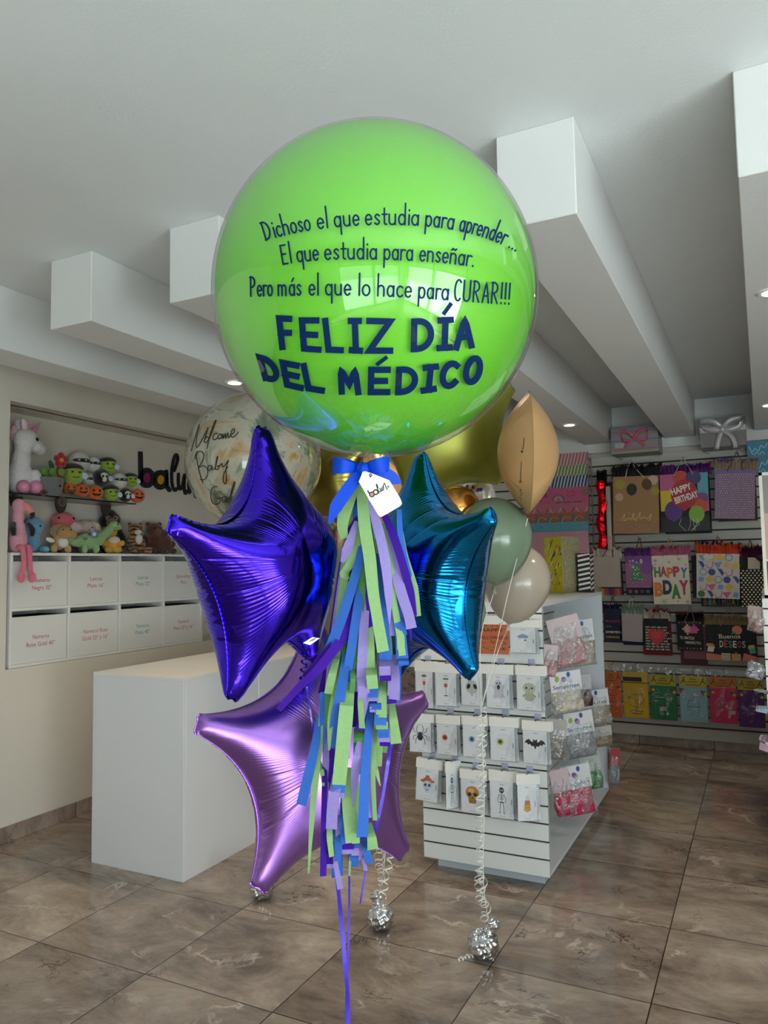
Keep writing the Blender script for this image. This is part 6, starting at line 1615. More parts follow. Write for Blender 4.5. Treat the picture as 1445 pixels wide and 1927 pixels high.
def balloon_shape(p, u, v, r, c, rot=0.0):
    el(p, u, v, r, c, r * 1.18, rot); s = math.sin(rot); co_ = math.cos(rot)
    tip = (u + s * r * 1.35, v - co_ * r * 1.35 * p.asp); p.poly([(u - r * .5 * co_, v - .9 * r * p.asp), (u + r * .5 * co_, v - .9 * r * p.asp), tip], c)
def d_gold(p):
    p.rect(0, 0, 1, .22, '#9a7350'); rg_ = np.random.default_rng(4)
    for _ in range(40): el(p, rg_.uniform(.03, .97), rg_.uniform(.02, .36), rg_.uniform(.004, .012), ['#d9b45a', '#caa050'][_ % 2])
    el(p, .17, .86, .115, '#a8962c'); el(p, .93, .72, .09, '#a8962c'); el(p, .14, .64, .09, '#caa78c'); el(p, .88, .92, .11, '#c9ab9a')
    balloon_shape(p, .42, .77, .115, '#17181a'); balloon_shape(p, .75, .85, .11, '#5e3a1c', .2)
    p.line([tuple(q) for q in spline([(.18, .24), (.26, .34), (.24, .22), (.34, .27), (.40, .25), (.46, .36), (.45, .25), (.54, .28), (.60, .37), (.59, .26), (.68, .28), (.76, .26), (.84, .33), (.80, .22)], 5)], .012, '#e3c36c')
def d_hbd(p):
    p.rect(0, .72, .55, 1, '#c05a8a'); p.rect(.78, .62, 1, 1, '#5aa4b8'); p.rect(0, .36, .3, .72, '#d8b92e'); p.rect(.75, .34, 1, .62, '#cf4f92'); p.rect(0, 0, 1, .26, '#18181a')
    el(p, .44, .93, .16, '#c8452e'); el(p, .70, .92, .16, '#453a70'); el(p, .86, .56, .13, '#7a4a8e'); el(p, .80, .42, .17, '#d0502c')
    balloon_shape(p, .27, .36, .19, '#5a2c80'); balloon_shape(p, .74, .29, .16, '#7fb03a'); balloon_shape(p, .50, .64, .28, '#b01e34')
    for i, (a, b) in enumerate(((.32, .16), (.5, .18), (.62, .1), (.68, .15), (.56, .12))): p.line([(a + .1, .22), (a + .06 * (i % 3) + .05, .12), (.50 + .05 * i, .01)], .008, '#c9c4bc')
    tx(p, 'HAPPY', .46, .68, .115, '#efe9df', .44, .03, .28); tx(p, 'BIRTHDAY', .56, .535, .115, '#efe9df', .50, .03, .28)
def d_dots(p):
    p.rect(0, .94, 1, 1, '#7b62a8'); rg_ = np.random.default_rng(6)
    for i in range(15):
        for j in range(20): el(p, .04 + i * .065 + .03 * (j % 2) + rg_.uniform(-.01, .01), .02 + j * .046, .014, '#cfae88' if rg_.random() < .6 else '#e9cf9a')
def d_plain(p): p.line([(.0, .02), (1, .02)], .004, '#6c625e', False)
def d_hat(p):
    p.rect(0, .78, 1, 1, '#6c3a86'); el(p, .82, .62, .25, '#74408a')
    p.poly([(.18, .22), (.68, .24), (.48, .80), (.38, .80)], '#2f7a4a')
    rg_ = np.random.default_rng(3)
    for k in range(16): v = rg_.uniform(.26, .68); w = .22 * (1 - (v - .22) / .6); el(p, .43 + rg_.uniform(-w, w), v, .022, '#bfe0c6')
    for k in range(9): el(p, rg_.choice([.18, .30, .44, .62, .70]), rg_.uniform(.55, .90), rg_.uniform(.03, .06), ['#b9c2dc', '#d98878', '#c9a9d4'][k % 3])
    for k in range(14): el(p, rg_.random(), rg_.uniform(0, .3), .012, '#d9b9c9')
def d_bday(p):
    for ch, x, y, c, r in zip('HAPPY', (.14, .31, .49, .66, .86), (.57, .58, .55, .57, .54), ('#3f7d34', '#b02a52', '#cf7a2c', '#b02a52', '#3a6f9a'), (0, 0, 0, .0, -.05)): tx(p, ch, x, y, .20, c, .18, .05, r)
    for ch, x, y, c in zip('BDAY', (.15, .39, .62, .84), (.18, .22, .13, .21), ('#cf7a2c', '#1d2a55', '#3f7d34', '#b02a52')): tx(p, ch, x, y, .27, c, .25, .06)
    def star8(u, v, r, c):
        for k in range(4): a = k * PI / 4; p.line([(u - r * math.cos(a), v - r * math.sin(a) * p.asp), (u + r * math.cos(a), v + r * math.sin(a) * p.asp)], .006, c)
    for u, v, r, c in ((.10, .90, .06, '#3f4a7a'), (.75, .92, .06, '#b05a4a'), (.48, .86, .04, '#b8913c'), (.28, .06, .10, '#3f7d34'), (.92, .05, .05, '#b02a52'), (.66, .06, .03, '#b8913c'), (.92, .80, .03, '#cf7a2c'), (.10, .82, .02, '#b02a52')): star8(u, v, r, c)
def d_geo(p):
    C_ = ['#2f6b3a', '#33458f', '#b8482c', '#c55a92', '#6f9ac4', '#dcb23a']
    rg_ = np.random.default_rng(9)
    for j in range(6):
        for i in range(5):
            u, v = .11 + i * .20 + (.05 if j % 2 else 0), .09 + j * .165; k = (i * 5 + j * 3) % 7; E_ = 1.45; c = C_[(i + j * 2) % 6]
            if u > .96: continue
            if k == 0: el(p, u, v, .085, c)
            elif k == 1: p.poly([(u - .08 * E_, v + .03 * E_), (u + .07 * E_, v + .05 * E_), (u, v - .06 * E_)], c)
            elif k == 2: p.line([(u + .055 * E_ * math.cos(a), v + .055 * E_ * math.sin(a) * p.asp) for a in np.linspace(0, 6.28, 18)], .022, '#6f9ac4')
            elif k == 3: p.line([(u + .05 * E_ * math.cos(a), v + .06 * E_ * math.sin(a) * p.asp) for a in np.linspace(PI, 2 * PI, 10)] + [(u + .05 * E_, v + .05 * E_)], .02, '#c55a92')
            elif k == 4: p.poly([(u, v - .055 * E_), (u + .075 * E_, v), (u, v + .055 * E_), (u - .075 * E_, v)], '#dcb23a')
            elif k == 5: p.poly([(u - .05 * E_, v + .06 * E_), (u + .02 * E_, v + .05 * E_), (u + .06 * E_, v - .01 * E_), (u + .03 * E_, v - .06 * E_)], '#33458f')
            else: p.poly([(u - .05 * E_, v - .03 * E_), (u + .03 * E_, v - .04 * E_), (u + .05 * E_, v + .03 * E_), (u - .03 * E_, v + .04 * E_)], c)
    el(p, .28, .93, .12, '#ddd6c9', .07)
def d_spots(p):
    for j in range(16):
        for i in range(6): el(p, .06 + i * .17 + (.085 if j % 2 else 0), .02 + j * .047, .042, '#d9d2c2' if (i + j) % 5 else '#dcc27a')
def d_lines(p):
    for s, v, c in (('PROTECTOR', .60, '#a8324e'), ('LEAL', .45, '#2f7a52'), ('DIVERTIDO.', .28, '#d9d4ca'), ('ORIGINAL.', .13, '#c98a2c')): tx(p, s, .10, v, .065, c, None, .02, 0, 'L')
def d_heart(p):
    rg_ = np.random.default_rng(2)
    for j in range(9):
        u = .06
        while u < .92:
            w = rg_.uniform(.10, .22); v = .05 + j * .085
            p.line([tuple(q) for q in spline([(u + w * k / 5, v + .022 * (-1) ** k) for k in range(6)], 3)], .017, '#c9c5bc'); u += w + .05
    pts = [(.5 + .031 * 16 * math.sin(a) ** 3 * .70, .44 + .0205 * (13 * math.cos(a) - 5 * math.cos(2 * a) - 2 * math.cos(3 * a) - math.cos(4 * a)) * 1.0) for a in np.linspace(0, 2 * PI, 40)[:-1]]
    p.poly(pts, '#b8282c')
    for k in range(12): u = .30 + .034 * k; p.line([(u + .02, .62 - abs(u - .5) * .2), (u * .7 + .15, .36 + abs(u - .5) * .3)], .010, ['#d9604e', '#c23a34'][k % 2])
def d_match(p):
    for v in (.93, .07):
        for k in range(7): u = .10 + k * .135; p.poly([(u - .035, v + .02), (u + .035, v + .02), (u, v - .035)], ['#c98a6a', '#5a6f8a', '#c9a08a', '#b85a52'][k % 4])
    p.rect(.30, .60, .55, .82, '#d99a92'); p.rect(.52, .58, .80, .80, '#c7529a'); el(p, .26, .72, .05, '#d99a92'); el(p, .42, .85, .05, '#d99a92'); el(p, .68, .84, .05, '#c7529a'); el(p, .42, .56, .05, '#d99a92'); el(p, .83, .70, .05, '#c7529a')
    tx(p, 'TU MATCH', .38, .37, .105, '#ddd6cc', .56, .015, -.05); tx(p, 'PERFECTO', .62, .22, .085, '#ddd6cc', .60, .015, -.02)
def d_deseos(p):
    rg_ = np.random.default_rng(8)
    for k in range(40): el(p, rg_.random(), rg_.uniform(.3, .98), .006, ['#7a8fa0', '#b88a8a', '#9a9a6a'][k % 3])
    p.poly([(0, 0), (0, .20), (.30, .15), (.32, 0)], '#c97a5e'); p.rect(.30, 0, .48, .20, '#d3cbbb'); [p.line([(.30, .03 + .035 * k), (.48, .03 + .035 * k)], .012, '#3a332e', False) for k in range(5)]
    p.rect(.50, 0, .68, .19, '#c2965a'); p.poly([(.70, 0), (.74, .22), (1, .12), (1, 0)], '#c96a62'); p.rect(.56, .18, .62, .24, '#3f7a5a')
    p.poly([(.02, .24), (.14, .22), (.18, .38), (.05, .42)], '#ddd2c4'); p.poly([(.0, .40), (.17, .37), (.15, .46), (.03, .48)], '#cf8a44'); p.poly([(.86, .20), (.98, .23), (.96, .38), (.84, .35)], '#4f9a94'); p.poly([(.82, .34), (.97, .38), (.94, .46), (.84, .44)], '#c9a24a')
    el(p, .63, .86, .10, '#d97a66', .095); p.poly([(.50, .74), (.56, .84), (.62, .76)], '#3f8a7a')
    tx(p, 'Buenos', .48, .62, .13, '#d9cfae', .42, .008, .03)
    for k, (ch, c) in enumerate(zip('DESEOS', ('#ddd8cf', '#c05a62', '#4f8a78', '#ddd8cf', '#b8484e', '#8fae9a'))): tx(p, ch, .31 + k * .088, .37, .19, c, .068, .012)
def d_birth(p):
    for k, ch in enumerate('BIRTHDAY'): tx(p, ch, .10 + k * .115, .03, .16, ['#a8504a', '#3f7d6a', '#a8893c', '#4a4a90', '#9a4a82', '#8a5a30', '#a8893c', '#2f7a60'][k], .085, .03)
GB = gift_bag
# bags behind first (further back on the same hooks), then the front ones
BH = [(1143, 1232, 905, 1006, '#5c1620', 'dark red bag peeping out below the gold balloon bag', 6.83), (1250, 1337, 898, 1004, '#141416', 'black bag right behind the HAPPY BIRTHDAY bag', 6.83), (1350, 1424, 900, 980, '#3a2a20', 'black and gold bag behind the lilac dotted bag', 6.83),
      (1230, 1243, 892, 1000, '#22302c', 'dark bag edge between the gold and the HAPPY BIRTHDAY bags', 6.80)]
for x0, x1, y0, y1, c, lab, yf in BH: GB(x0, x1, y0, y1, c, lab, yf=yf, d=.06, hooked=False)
GB(1152, 1238, 896, 1004, '#a87e58', 'gold gift bag with black and brown balloons, black tissue on top', ['#0f0f10', '#131314'], .07, (1184, 868), '#c9bca4', d_gold, roll=1.5, seed=3)
GB(1243, 1334, 891, 1000, '#1a1a1c', 'gift bag lettered HAPPY BIRTHDAY among coloured balloons', ['#5a1a70', '#7a2484'], .055, (1285, 862), '#b8aab8', d_hbd, seed=4)
GB(1342, 1418, 884, 976, '#8f769e', 'lilac gift bag covered in small gold dots', ['#a89078', '#7a68a0'], .06, (1379, 850), '#5a4656', d_dots, roll=3, seed=5)
def d_multi(p):
    for k in range(8): p.rect(k / 8, 0, (k + 1) / 8, .2, ['#c9a832', '#b8503a', '#a83a6a', '#5a2c6a', '#6a3a5a', '#b8402e', '#c9622e', '#8a2a3a'][k])
def d_pinkletters(p):
    for k in range(4): el(p, .15 + k * .23, .10, .075, ['#a84a72', '#a84a72', '#4a4a5a', '#5a5a6a'][k])
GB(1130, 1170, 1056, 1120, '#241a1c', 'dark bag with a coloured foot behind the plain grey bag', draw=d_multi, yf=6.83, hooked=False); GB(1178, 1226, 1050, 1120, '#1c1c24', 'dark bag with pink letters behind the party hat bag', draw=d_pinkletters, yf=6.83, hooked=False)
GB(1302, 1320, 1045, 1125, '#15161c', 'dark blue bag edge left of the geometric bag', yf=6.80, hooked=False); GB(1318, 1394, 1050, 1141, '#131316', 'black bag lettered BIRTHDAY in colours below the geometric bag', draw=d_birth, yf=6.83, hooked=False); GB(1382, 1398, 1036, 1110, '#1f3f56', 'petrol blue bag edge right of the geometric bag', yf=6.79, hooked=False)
GB(1118, 1167, 1046, 1105, '#a59a94', 'plain warm grey gift bag with white and red tissue, left in the second row', ['#d9cfc4', '#98182a'], .055, (1148, 1012), '#8a1a28', d_plain, seed=6)
GB(1177, 1226, 1046, 1106, '#8f5f86', 'purple gift bag with a green party hat', ['#6a3a86', '#7a4a92'], .05, (1202, 1012), '#6a2434', d_hat, seed=7)
GB(1229, 1298, 1045, 1137, '#d9d2c4', 'white gift bag lettered HAPPY BDAY in colours', ['#c96a92', '#c21e6e'], .055, (1262, 1014), '#b89a5a', d_bday, roll=-1, seed=8)
GB(1309, 1390, 1042, 1126, '#cdc6c4', 'white gift bag with a colourful geometric pattern and orange tissue', ['#d9481e', '#d9705a', '#1c3a66'], .06, (1346, 1010), '#b84a22', d_geo, roll=2, seed=9)
GB(1393, 1436, 1048, 1143, '#141414', 'black gift bag with gold and white spots, cut by the white frame', ['#5a1244', '#b8964c'], .07, (1411, 1015), '#1a1a1a', d_spots, seed=10)
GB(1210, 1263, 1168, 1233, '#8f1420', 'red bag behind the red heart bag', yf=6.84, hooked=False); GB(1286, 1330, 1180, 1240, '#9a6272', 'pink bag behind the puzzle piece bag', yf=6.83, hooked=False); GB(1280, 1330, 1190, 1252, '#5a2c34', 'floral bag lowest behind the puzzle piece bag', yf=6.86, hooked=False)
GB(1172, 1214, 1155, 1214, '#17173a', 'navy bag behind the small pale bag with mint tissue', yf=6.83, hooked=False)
GB(1136, 1170, 1146, 1209, '#161a38', 'navy gift bag with lines of coloured words at the left of the third row', ['#1a1a52'], .04, (1152, 1122), '#3a3a50', d_lines, seed=11)
GB(1166, 1208, 1155, 1207, '#a3989a', 'small pale gift bag with mint green tissue', ['#8fa89c', '#a9bdb2'], .055, (1184, 1124), '#c9c4b8', None, roll=2, seed=12)
GB(1212, 1259, 1164, 1225, '#141214', 'black gift bag with a red scribbled heart', ['#d0c9c0', '#8a1422'], .055, (1236, 1140), '#a81a24', d_heart, seed=13)
GB(1274, 1322, 1168, 1224, '#121012', 'black gift bag with a pink puzzle piece and small pennants', ['#141014', '#8a3a52'], .05, (1298, 1142), '#8f6a72', d_match, seed=14)
GB(1328, 1424, 1176, 1243, '#15161a', 'wide black gift bag lettered Buenos DESEOS with gift parcels', ['#8f7d5c', '#a58f66'], .055, (1372, 1146), '#8a7470', d_deseos, seed=15)
# long foil bags seen edge on, far left
P = on(1131, 905, 1, 6.70); Q = on(1131, 1032, 1, 6.70)
t = thing('gift_bag', 'red metallic gift bag hanging edge on at the left of the slatwall, black tissue', 'gift bag', (P[0], 6.79, Q[2]), group='gift bags on the rear slatwall')
H_ = P[2] - Q[2]; n = 24; v = []
for i in range(n + 1):
    z = H_ * i / n; w_ = .030 + .006 * math.sin(i * .9); o = .010 * math.sin(i * .5) - .018 * (1 - i / n)
    v += [(o - w_, -.10, z), (o + .0, -.112 - .006 * math.sin(i * 1.7), z), (o + w_, -.10, z), (o + w_, .09, z), (o - w_, .09, z)]
f = [(5 * i + k, 5 * i + (k + 1) % 5, 5 * i + 5 + (k + 1) % 5, 5 * i + 5 + k) for i in range(n) for k in range(5)] + [(4, 3, 2, 1, 0), tuple(5 * n + k for k in range(5))]
MB().add(v, f).build('bag_body', foil('red foil bag', '#c4121e', .22, .5, 20), t, local=True, angle=25)
tissue(t, .07, H_, .06, -.08, .12, ['#101010', '#161616'], 21)
P = on(1139, 915, 1, 6.74); Q = on(1137, 1035, 1, 6.74)
t = thing('gift_bag', 'silver white gift bag hanging edge on beside the red metallic one', 'gift bag', (P[0] + .018, 6.82, Q[2]), group='gift bags on the rear slatwall')
MB().box(-.02, .02, -.08, .08, 0, P[2] - Q[2], .006).build('bag_body', pbr('pearl bag paper', '#b5aaa0', .35, vary=.05), t, local=True, smooth=False)

# packed table covers in the lowest row
def cover(x0, x1, y0, y1, col, label, head='#b5a41e', art=True, seed=0, sticker=None):
    yf = 6.80; cxp, cyp = (x0 + x1) / 2, (y0 + y1) / 2
    L_, R_ = on(x0, cyp, 1, yf), on(x1, cyp, 1, yf); zt, zb = on(cxp, y0, 1, yf)[2], on(cxp, y1, 1, yf)[2]; w, h = R_[0] - L_[0], zt - zb
    t = thing('table_cover_pack', label, 'table cover pack', ((L_[0] + R_[0]) / 2, yf, zb), group='folded table covers in the lowest row')
    MB().box(-w / 2 + .008, w / 2 - .008, -.012, .012, .006, h * .86, .005).build('folded_cover', pbr('folded cover ' + col, col, .45, vary=.05), t, local=True, smooth=False)
    pl = pillow(w, h, .016, seed=seed); pl.v = [(a, b, c + h) for a, b, c in pl.v]; pl.build('clear_bag', film('table cover film', '#ffffff', .08, .06, .5, bump=.8, bscale=22, blend=.3), t, local=True, normals=False, angle=0)
    p = Print(lambda u, v, l=0: (-w / 2 + u * w, -.0128 - l, v * h), .0002); p.asp = w / h
    if art:
        p.rect(.04, .66, .96, .86, head)
        for u in (.18, .82): p.line([(u - .08, .72), (u, .78), (u + .08, .74)], .02, '#2a2418'); p.line([(u, .78), (u + .03, .83)], .03, '#2a2418')
        for v, w_ in ((.80, .10), (.755, .15), (.70, .24)): p.line([(.5 - w_ + 2 * w_ * k / 12, v + .006 * (-1) ** k) for k in range(13)], .016, '#6a4a18')
        for u, v in ((.12, .59), (.84, .56)):
            for a, b, c in ((-.04, .02, '#1f3f86'), (.03, .015, '#1f6a3a'), (-.01, -.02, '#a81f24'), (.05, -.015, '#c9a828')): el(p, u + a, v + b, .05, c)
        p.line([(.28, .30), (.70, .30), (.64, .42), (.34, .42), (.28, .30)], .010, '#33302c'); p.line([(.32, .30), (.30, .22)], .010, '#33302c'); p.line([(.66, .30), (.68, .22)], .010, '#33302c')
    else:
        p.rect(.04, .76, .96, .86, '#b89a2c'); p.rect(.05, .685, .74, .765, '#17161a'); p.rect(.04, .655, .96, .672, '#3a3010')
        p.line([(.22, .38), (.50, .46), (.82, .36), (.78, .24)], .010, '#6a560e'); p.line([(.22, .38), (.26, .26), (.54, .20), (.82, .36)], .010, '#6a560e'); p.line([(.54, .20), (.50, .34), (.22, .38)], .010, '#6a560e')
        for v, w_ in ((.14, .25), (.10, .19)): p.line([(.52 - w_ + 2 * w_ * k / 14, v + .006 * (-1) ** k) for k in range(15)], .014, '#5a480c')
    if sticker: p.poly([(sticker[0], sticker[1]), (sticker[0] + .24, sticker[1] + .02), (sticker[0] + .24, sticker[1] + .085), (sticker[0] + .02, sticker[1] + .075)], '#a8a09a')
    p.build('printed_front', t, local=True)
    MB().tube([(on(cxp, y0 + 3, 1, yf)[0], YS, zt - .004), (on(cxp, y0 + 3, 1, yf)[0], yf - .02, zt - .004), (on(cxp, y0 + 3, 1, yf)[0], yf - .028, zt + .008)], .0035, 8).build('hook', hook2, sw)
for a in [(1130, 1171, 1250, 1350, '#c65a1e', 'orange folded table cover pack next to the display stand', '#b8641e', True, 1, (.20, .16)), (1171, 1222, 1250, 1352, '#bf9c16', 'yellow pack with a black label, second in the lowest row', '#b89a2c', False, 2), (1221, 1275, 1256, 1356, '#12683a', 'green folded table cover pack with a yellow header', '#a8981e', True, 3, (.36, .18)),
          (1277, 1333, 1258, 1360, '#7fa7b4', 'light blue folded table cover pack with a yellow header', '#b5a41e', True, 4), (1333, 1388, 1260, 1362, '#b81850', 'magenta folded table cover pack with an orange header', '#b8681c', True, 5, (.66, .17)), (1387, 1440, 1262, 1370, '#4a1a6a', 'dark purple folded table cover pack at the right end of the row', '#a8901e', True, 6)]:
    cover(*a)

# wrapping sheets overlapping down the left of the slatwall
SHT = [(853, 878, '#b8707a', 'diag', '#d9b9b4', 'pink and white striped wrapping sheet at the top of the rack'), (876, 898, '#6f8a4e', 'diag', '#c9cdb4', 'green striped wrapping sheet below the pink striped one'), (895, 920, '#2f4468', 'diag', '#c5c9d0', 'navy striped wrapping sheet below the green striped one'),
       (917, 950, '#c05a7c', 'text', '#3a2a5a', 'pink wrapping sheet lettered FELICIDADES with a rainbow'), (946, 968, '#b8687c', 'arcs', '#c98a9a', 'rose wrapping sheet with pale smiles'), (964, 986, '#a85a3c', 'loops', '#3f6f80', 'orange and blue wrapping sheet with big curled letters'),
       (982, 1004, '#4f93a8', 'wave', '#8fb9c6', 'turquoise wrapping sheet with pale wavy lines'), (1000, 1070, '#bf8a9a', None, None, 'plain pale pink wrapping sheet at the foot of the rack')]
for k, (y0, y1, c, kind, c2, lab) in enumerate(SHT):
    yf = 6.86 - .012 * k; X0, X1 = on(985, y0, 1, yf)[0], on(1107, y0, 1, yf)[0]; zt, zb = on(1070, y0, 1, yf)[2], on(1070, y1 + 26, 1, yf)[2] if k < 7 else on(1070, y1, 1, yf)[2]
    w, h = X1 - X0, zt - zb
    t = thing('wrapping_sheet', lab, 'wrapping paper', ((X0 + X1) / 2, yf, zb), group='wrapping sheets racked on the slatwall')
    MB().box(X0, X1, yf, yf + .004, zb, zt).build('folded_sheet', pbr('sheet ' + c, c, .5, vary=.04), t, smooth=False)
    p = Print(planar((X0, yf, zb), (w, 0, 0), (0, 0, h), (0, -1, 0)), .0003); p.asp = w / h
    if kind == 'diag':
        for q in range(-3, 22): u = q * .05; p.poly([(max(0, u), max(0, -u) * 0), (u + .022 if u + .022 < 1 else 1, 0), (min(1, u + .022 + .10), 1), (min(1, max(0, u + .10)), 1)], c2) if u >= 0 and u < .99 else None
    if kind == 'text':
        tx(p, 'FELICIDADES', .70, .40, .14, c2, .40, .03); tx(p, 'ES', .33, .72, .12, c2, .08, .03); [p.line([(.68 + .10 * k / 6, v + .03 * (-1) ** k) for k in range(7)], .012, c2) for v in (.86, .72)]
        for q, cc in enumerate(('#4a4a80', '#5aa0a8', '#d9a83c', '#c9603a')): p.line([(.54 + (.085 - q * .02) * math.cos(a), .60 + (.085 - q * .02) * math.sin(a) * p.asp) for a in np.linspace(0, PI, 12)], .018, cc)
        el(p, .94, .82, .05, '#8f6a5a'); el(p, .80, .80, .03, '#d93a86'); p.line([(.30, .50), (.42, .50)], .06, '#d9457a'); p.line([(.86, .32), (.98, .32)], .05, '#d9457a'); p.line([(.10, .62), (.26, .62)], .05, '#5a3a6a')
    if kind == 'arcs':
        for q in range(5): p.line([(.1 + q * .2 + .08 * math.cos(a), .8 + .08 * math.sin(a) * p.asp) for a in np.linspace(PI, 2 * PI, 10)], .012, '#3a2a4a' if q % 2 else '#d9b0b8')
    if kind == 'loops':
        for q in range(5):
            u = .1 + q * .19; p.line([(u + .07 * math.cos(a), .62 + .07 * math.sin(a) * p.asp * 1.2) for a in np.linspace(.6, 5.9, 16)], .045, c2); p.line([(u + .07 * math.cos(a), .62 + .07 * math.sin(a) * p.asp * 1.2) for a in np.linspace(.6, 5.9, 16)], .018, '#c98a6a')
            p.line([(u + .09, .25), (u + .11, .95)], .03, c2)
    if kind == 'wave':
        for q in range(5): p.line([(u, .55 + .1 * q + .04 * math.sin(u * 40 + q)) for u in np.linspace(.02, .98, 40)], .006, c2)
    if p.m.f: p.build('printed_sheet', t)
    else: pass
# upright rail of clear hooks beside the sheets
t = thing('hook_rail', 'upright rail of clear plastic hooks between the wrapping sheets and the red bag', 'hook rail', (on(1114, 960, 1, 6.89)[0], 6.9, 1.75))
x = on(1114, 960, 1, 6.89)[0]; zt, zb = on(1112, 860, 1, 6.89)[2], on(1118, 1100, 1, 6.89)[2]
MB().box(x - .006, x + .006, 6.905, 6.92, zb, zt).build('rail', hook2, t, smooth=False)
for k in range(9):
    z = zt - .03 - k * (zt - zb - .06) / 8; MB().tube([(x, 6.91, z), (x, 6.80, z - .004), (x, 6.785, z + .016)], .006, 8).build('hook', hook2, t)
# blue sheets on the right
for k, (y0, y1, c, lab) in enumerate(((831, 858, '#3f8fae', 'bright blue wrapping sheet with white script at the upper right edge'), (862, 892, '#3a93b0', 'second bright blue wrapping sheet with white script above the white frame'))):
    yf = 6.84 - .01 * k; X0 = on(1406, 860, 1, yf)[0]; zt, zb = on(1425, y0, 1, yf)[2], on(1425, y1, 1, yf)[2]
    t = thing('wrapping_sheet', lab, 'wrapping paper', (X0 + .2, yf, zb), group='wrapping sheets racked on the slatwall')
    MB().box(X0, X0 + .5, yf, yf + .004, zb, zt).build('folded_sheet', pbr('sheet ' + c, c, .5, vary=.06), t, smooth=False)
    p = Print(planar((X0, yf, zb), (.5, 0, 0), (0, 0, zt - zb), (0, -1, 0)), .0003)
    for q in range(3): p.line([tuple(z) for z in spline([(.03 + q * .30 + .045 * j, .55 + .28 * (-1) ** j * (.5 + .5 * math.sin(j * 2.3 + q))) for j in range(7)], 5)], .012, '#c9dbe2'); p.line([tuple(z) for z in spline([(.06 + q * .3 + .04 * j, .18 + .10 * (-1) ** j) for j in range(6)], 4)], .010, '#c9dbe2')
    p.build('white_script', t)
MB_ = MB()
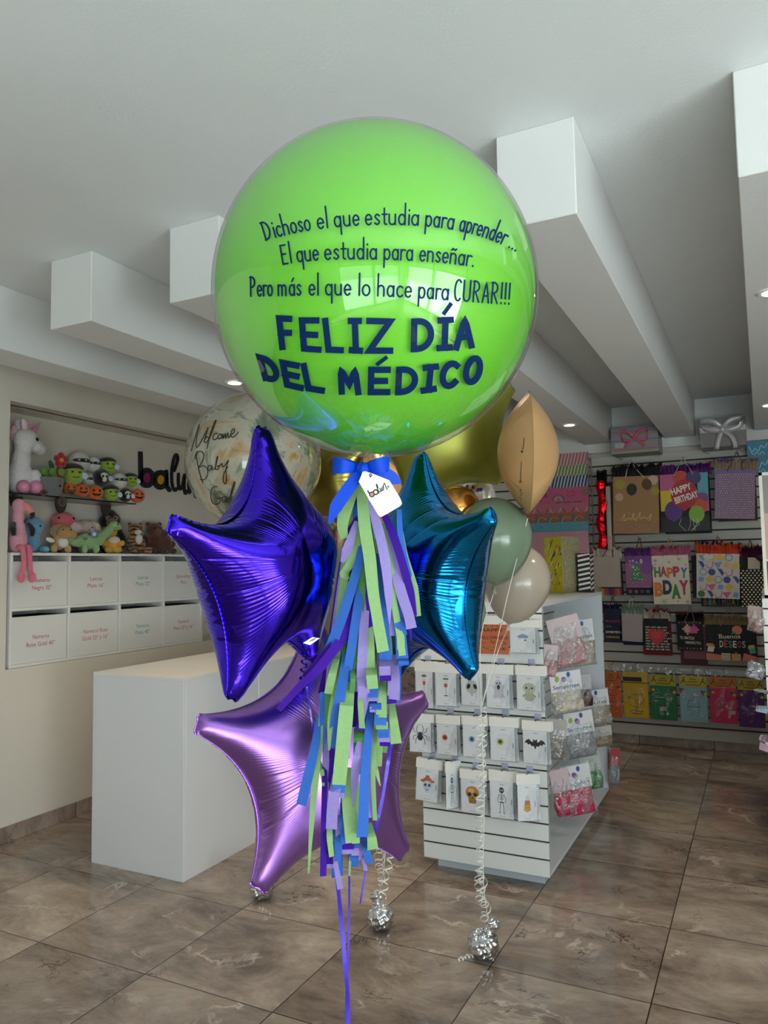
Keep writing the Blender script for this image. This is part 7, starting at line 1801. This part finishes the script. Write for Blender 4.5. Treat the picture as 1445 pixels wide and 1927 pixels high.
# gift boxes up on the slatwall
def gift_box(x0, x1, y0, y1, label, mats, kind):
    yf = 6.62; cxp = (x0 + x1) / 2; L_, R_ = on(x0, y1, 1, yf), on(x1, y1, 1, yf); zt, zb = on(cxp, y0, 1, yf)[2], on(cxp, y1, 1, yf)[2]; w, h = R_[0] - L_[0], zt - zb
    t = thing('gift_box', label, 'gift box', ((L_[0] + R_[0]) / 2, yf + .13, zb))
    MB().box(-w / 2, w / 2, -.13, .13, 0, h, .004).build('box_body', mats, t, local=True, smooth=False)
    yv = -.1305
    if kind == 'stripe':
        p = Print(lambda u, v, l=0: (-w / 2 + u * w, yv - l, v * h), .0004); p.asp = w / h
        for q, c in enumerate(('#9aa078', '#a86a78', '#7a8a96', '#8f8a76', '#7a6a8a', '#7f8a94', '#96806a', '#8a6a86', '#7a7a8a')): p.rect(.005, q / 9 + .005, .995, (q + .62) / 9, c)
        p.build('stripes', t, local=True)
        sat = pbr('rose ribbon', '#b85a76', .35, vary=.05)
        for s in (-1, 1):
            m = MB().strip([tuple(q) for q in spline([(0, yv - .006, h * .55), (s * .05, yv - .022, h * .78), (s * .105, yv - .012, h * .80), (s * .095, yv - .008, h * .50), (s * .04, yv - .012, h * .46), (0, yv - .006, h * .53)], 5)], .030, (0, -.4, 1), .001); m.build('bow_loop', sat, t, local=True, angle=0)
            MB().strip([tuple(q) for q in spline([(0, yv - .006, h * .52), (s * .05, yv - .010, h * .36), (s * .08, yv - .006, h * .22)], 4)], .025, (1, 0, 0), .001).build('bow_tail', sat, t, local=True, angle=0)
        MB().ell((0, yv - .012, h * .54), (.016, .012, .022)).build('bow_knot', sat, t, local=True)
        MB().box(-.16, -.08, yv - .004, yv - .001, h * .22, h * .40).build('small_card', pbr('box card', '#b3aeb0', .5), t, local=True, smooth=False)
    else:
        sat = pbr('silver satin ribbon', '#bdb9bb', .3, .2, vary=.05)
        MB().box(-w / 2 - .001, w / 2 + .001, yv - .003, yv, h * .52, h * .70).build('ribbon_band', sat, t, local=True, smooth=False)
        for s in (-1, 1):
            MB().strip([tuple(q) for q in spline([(0, yv - .010, h * .62), (s * .06, yv - .030, h * .86), (s * .14, yv - .020, h * .92), (s * .13, yv - .012, h * .66), (s * .05, yv - .014, h * .55), (0, yv - .010, h * .60)], 5)], .042, (0, -.4, 1), .001).build('bow_loop', sat, t, local=True, angle=0)
            MB().strip([tuple(q) for q in spline([(0, yv - .010, h * .6), (s * .05 + .02, yv - .016, h * .28), (s * .07 + .02, yv - .012, -.02)], 4)], .036, (1, 0, 0), .001).build('bow_tail', sat, t, local=True, angle=0)
        MB().ell((0, yv - .018, h * .60), (.022, .016, .030)).build('bow_knot', sat, t, local=True)
    MB().box(-w / 2 + .03, -w / 2 + .05, .10, YS - yf - .13, -.012, .0).box(w / 2 - .05, w / 2 - .03, .10, YS - yf - .13, -.012, .0).build('ledge_bracket', hook2, t, local=True, smooth=False)
gift_box(1150, 1240, 802, 852, 'pastel striped gift box with a rose bow, high on the slatwall', pbr('striped box board', '#8f8a8e', .4), 'stripe')
def glit():
    m = pbr('silver glitter board', '#a5a2a4', .35, .5, vary=.35, vscale=260, bump=.8, bscale=260); return m
gift_box(1318, 1405, 786, 840, 'silver glitter gift box with a satin bow, high on the slatwall', glit(), 'silver')
# tag on the spotted bag and its plum ribbon
t = thing('gift_tag', 'cream paper tag with a plum ribbon hanging on the spotted black bag', 'tag', on(1418, 1060, 1, 6.68))
q = [on(*s, 1, 6.69) for s in ((1407, 1049), (1422, 1049), (1430, 1057), (1430, 1071), (1407, 1071))]
MB().slab([(a[0], a[2]) for a in q], lambda u, v, l: (u, 6.69 + l, v), 0, .002).build('tag_card', pbr('cream tag', '#b5a79a', .5), t, smooth=False)
a, b, c_ = on(1420, 1047, 1, 6.68), on(1432, 1050, 1, 6.66), on(1447, 1042, 1, 6.66)
MB().strip([tuple(s) for s in spline([a, b, c_], 5)], [.01, .02, .03, .04, .05, .055, .05, .05, .05, .06, .06], (0, -.2, 1), .002).build('ribbon', pbr('plum satin', '#4a2236', .4), t, angle=0)
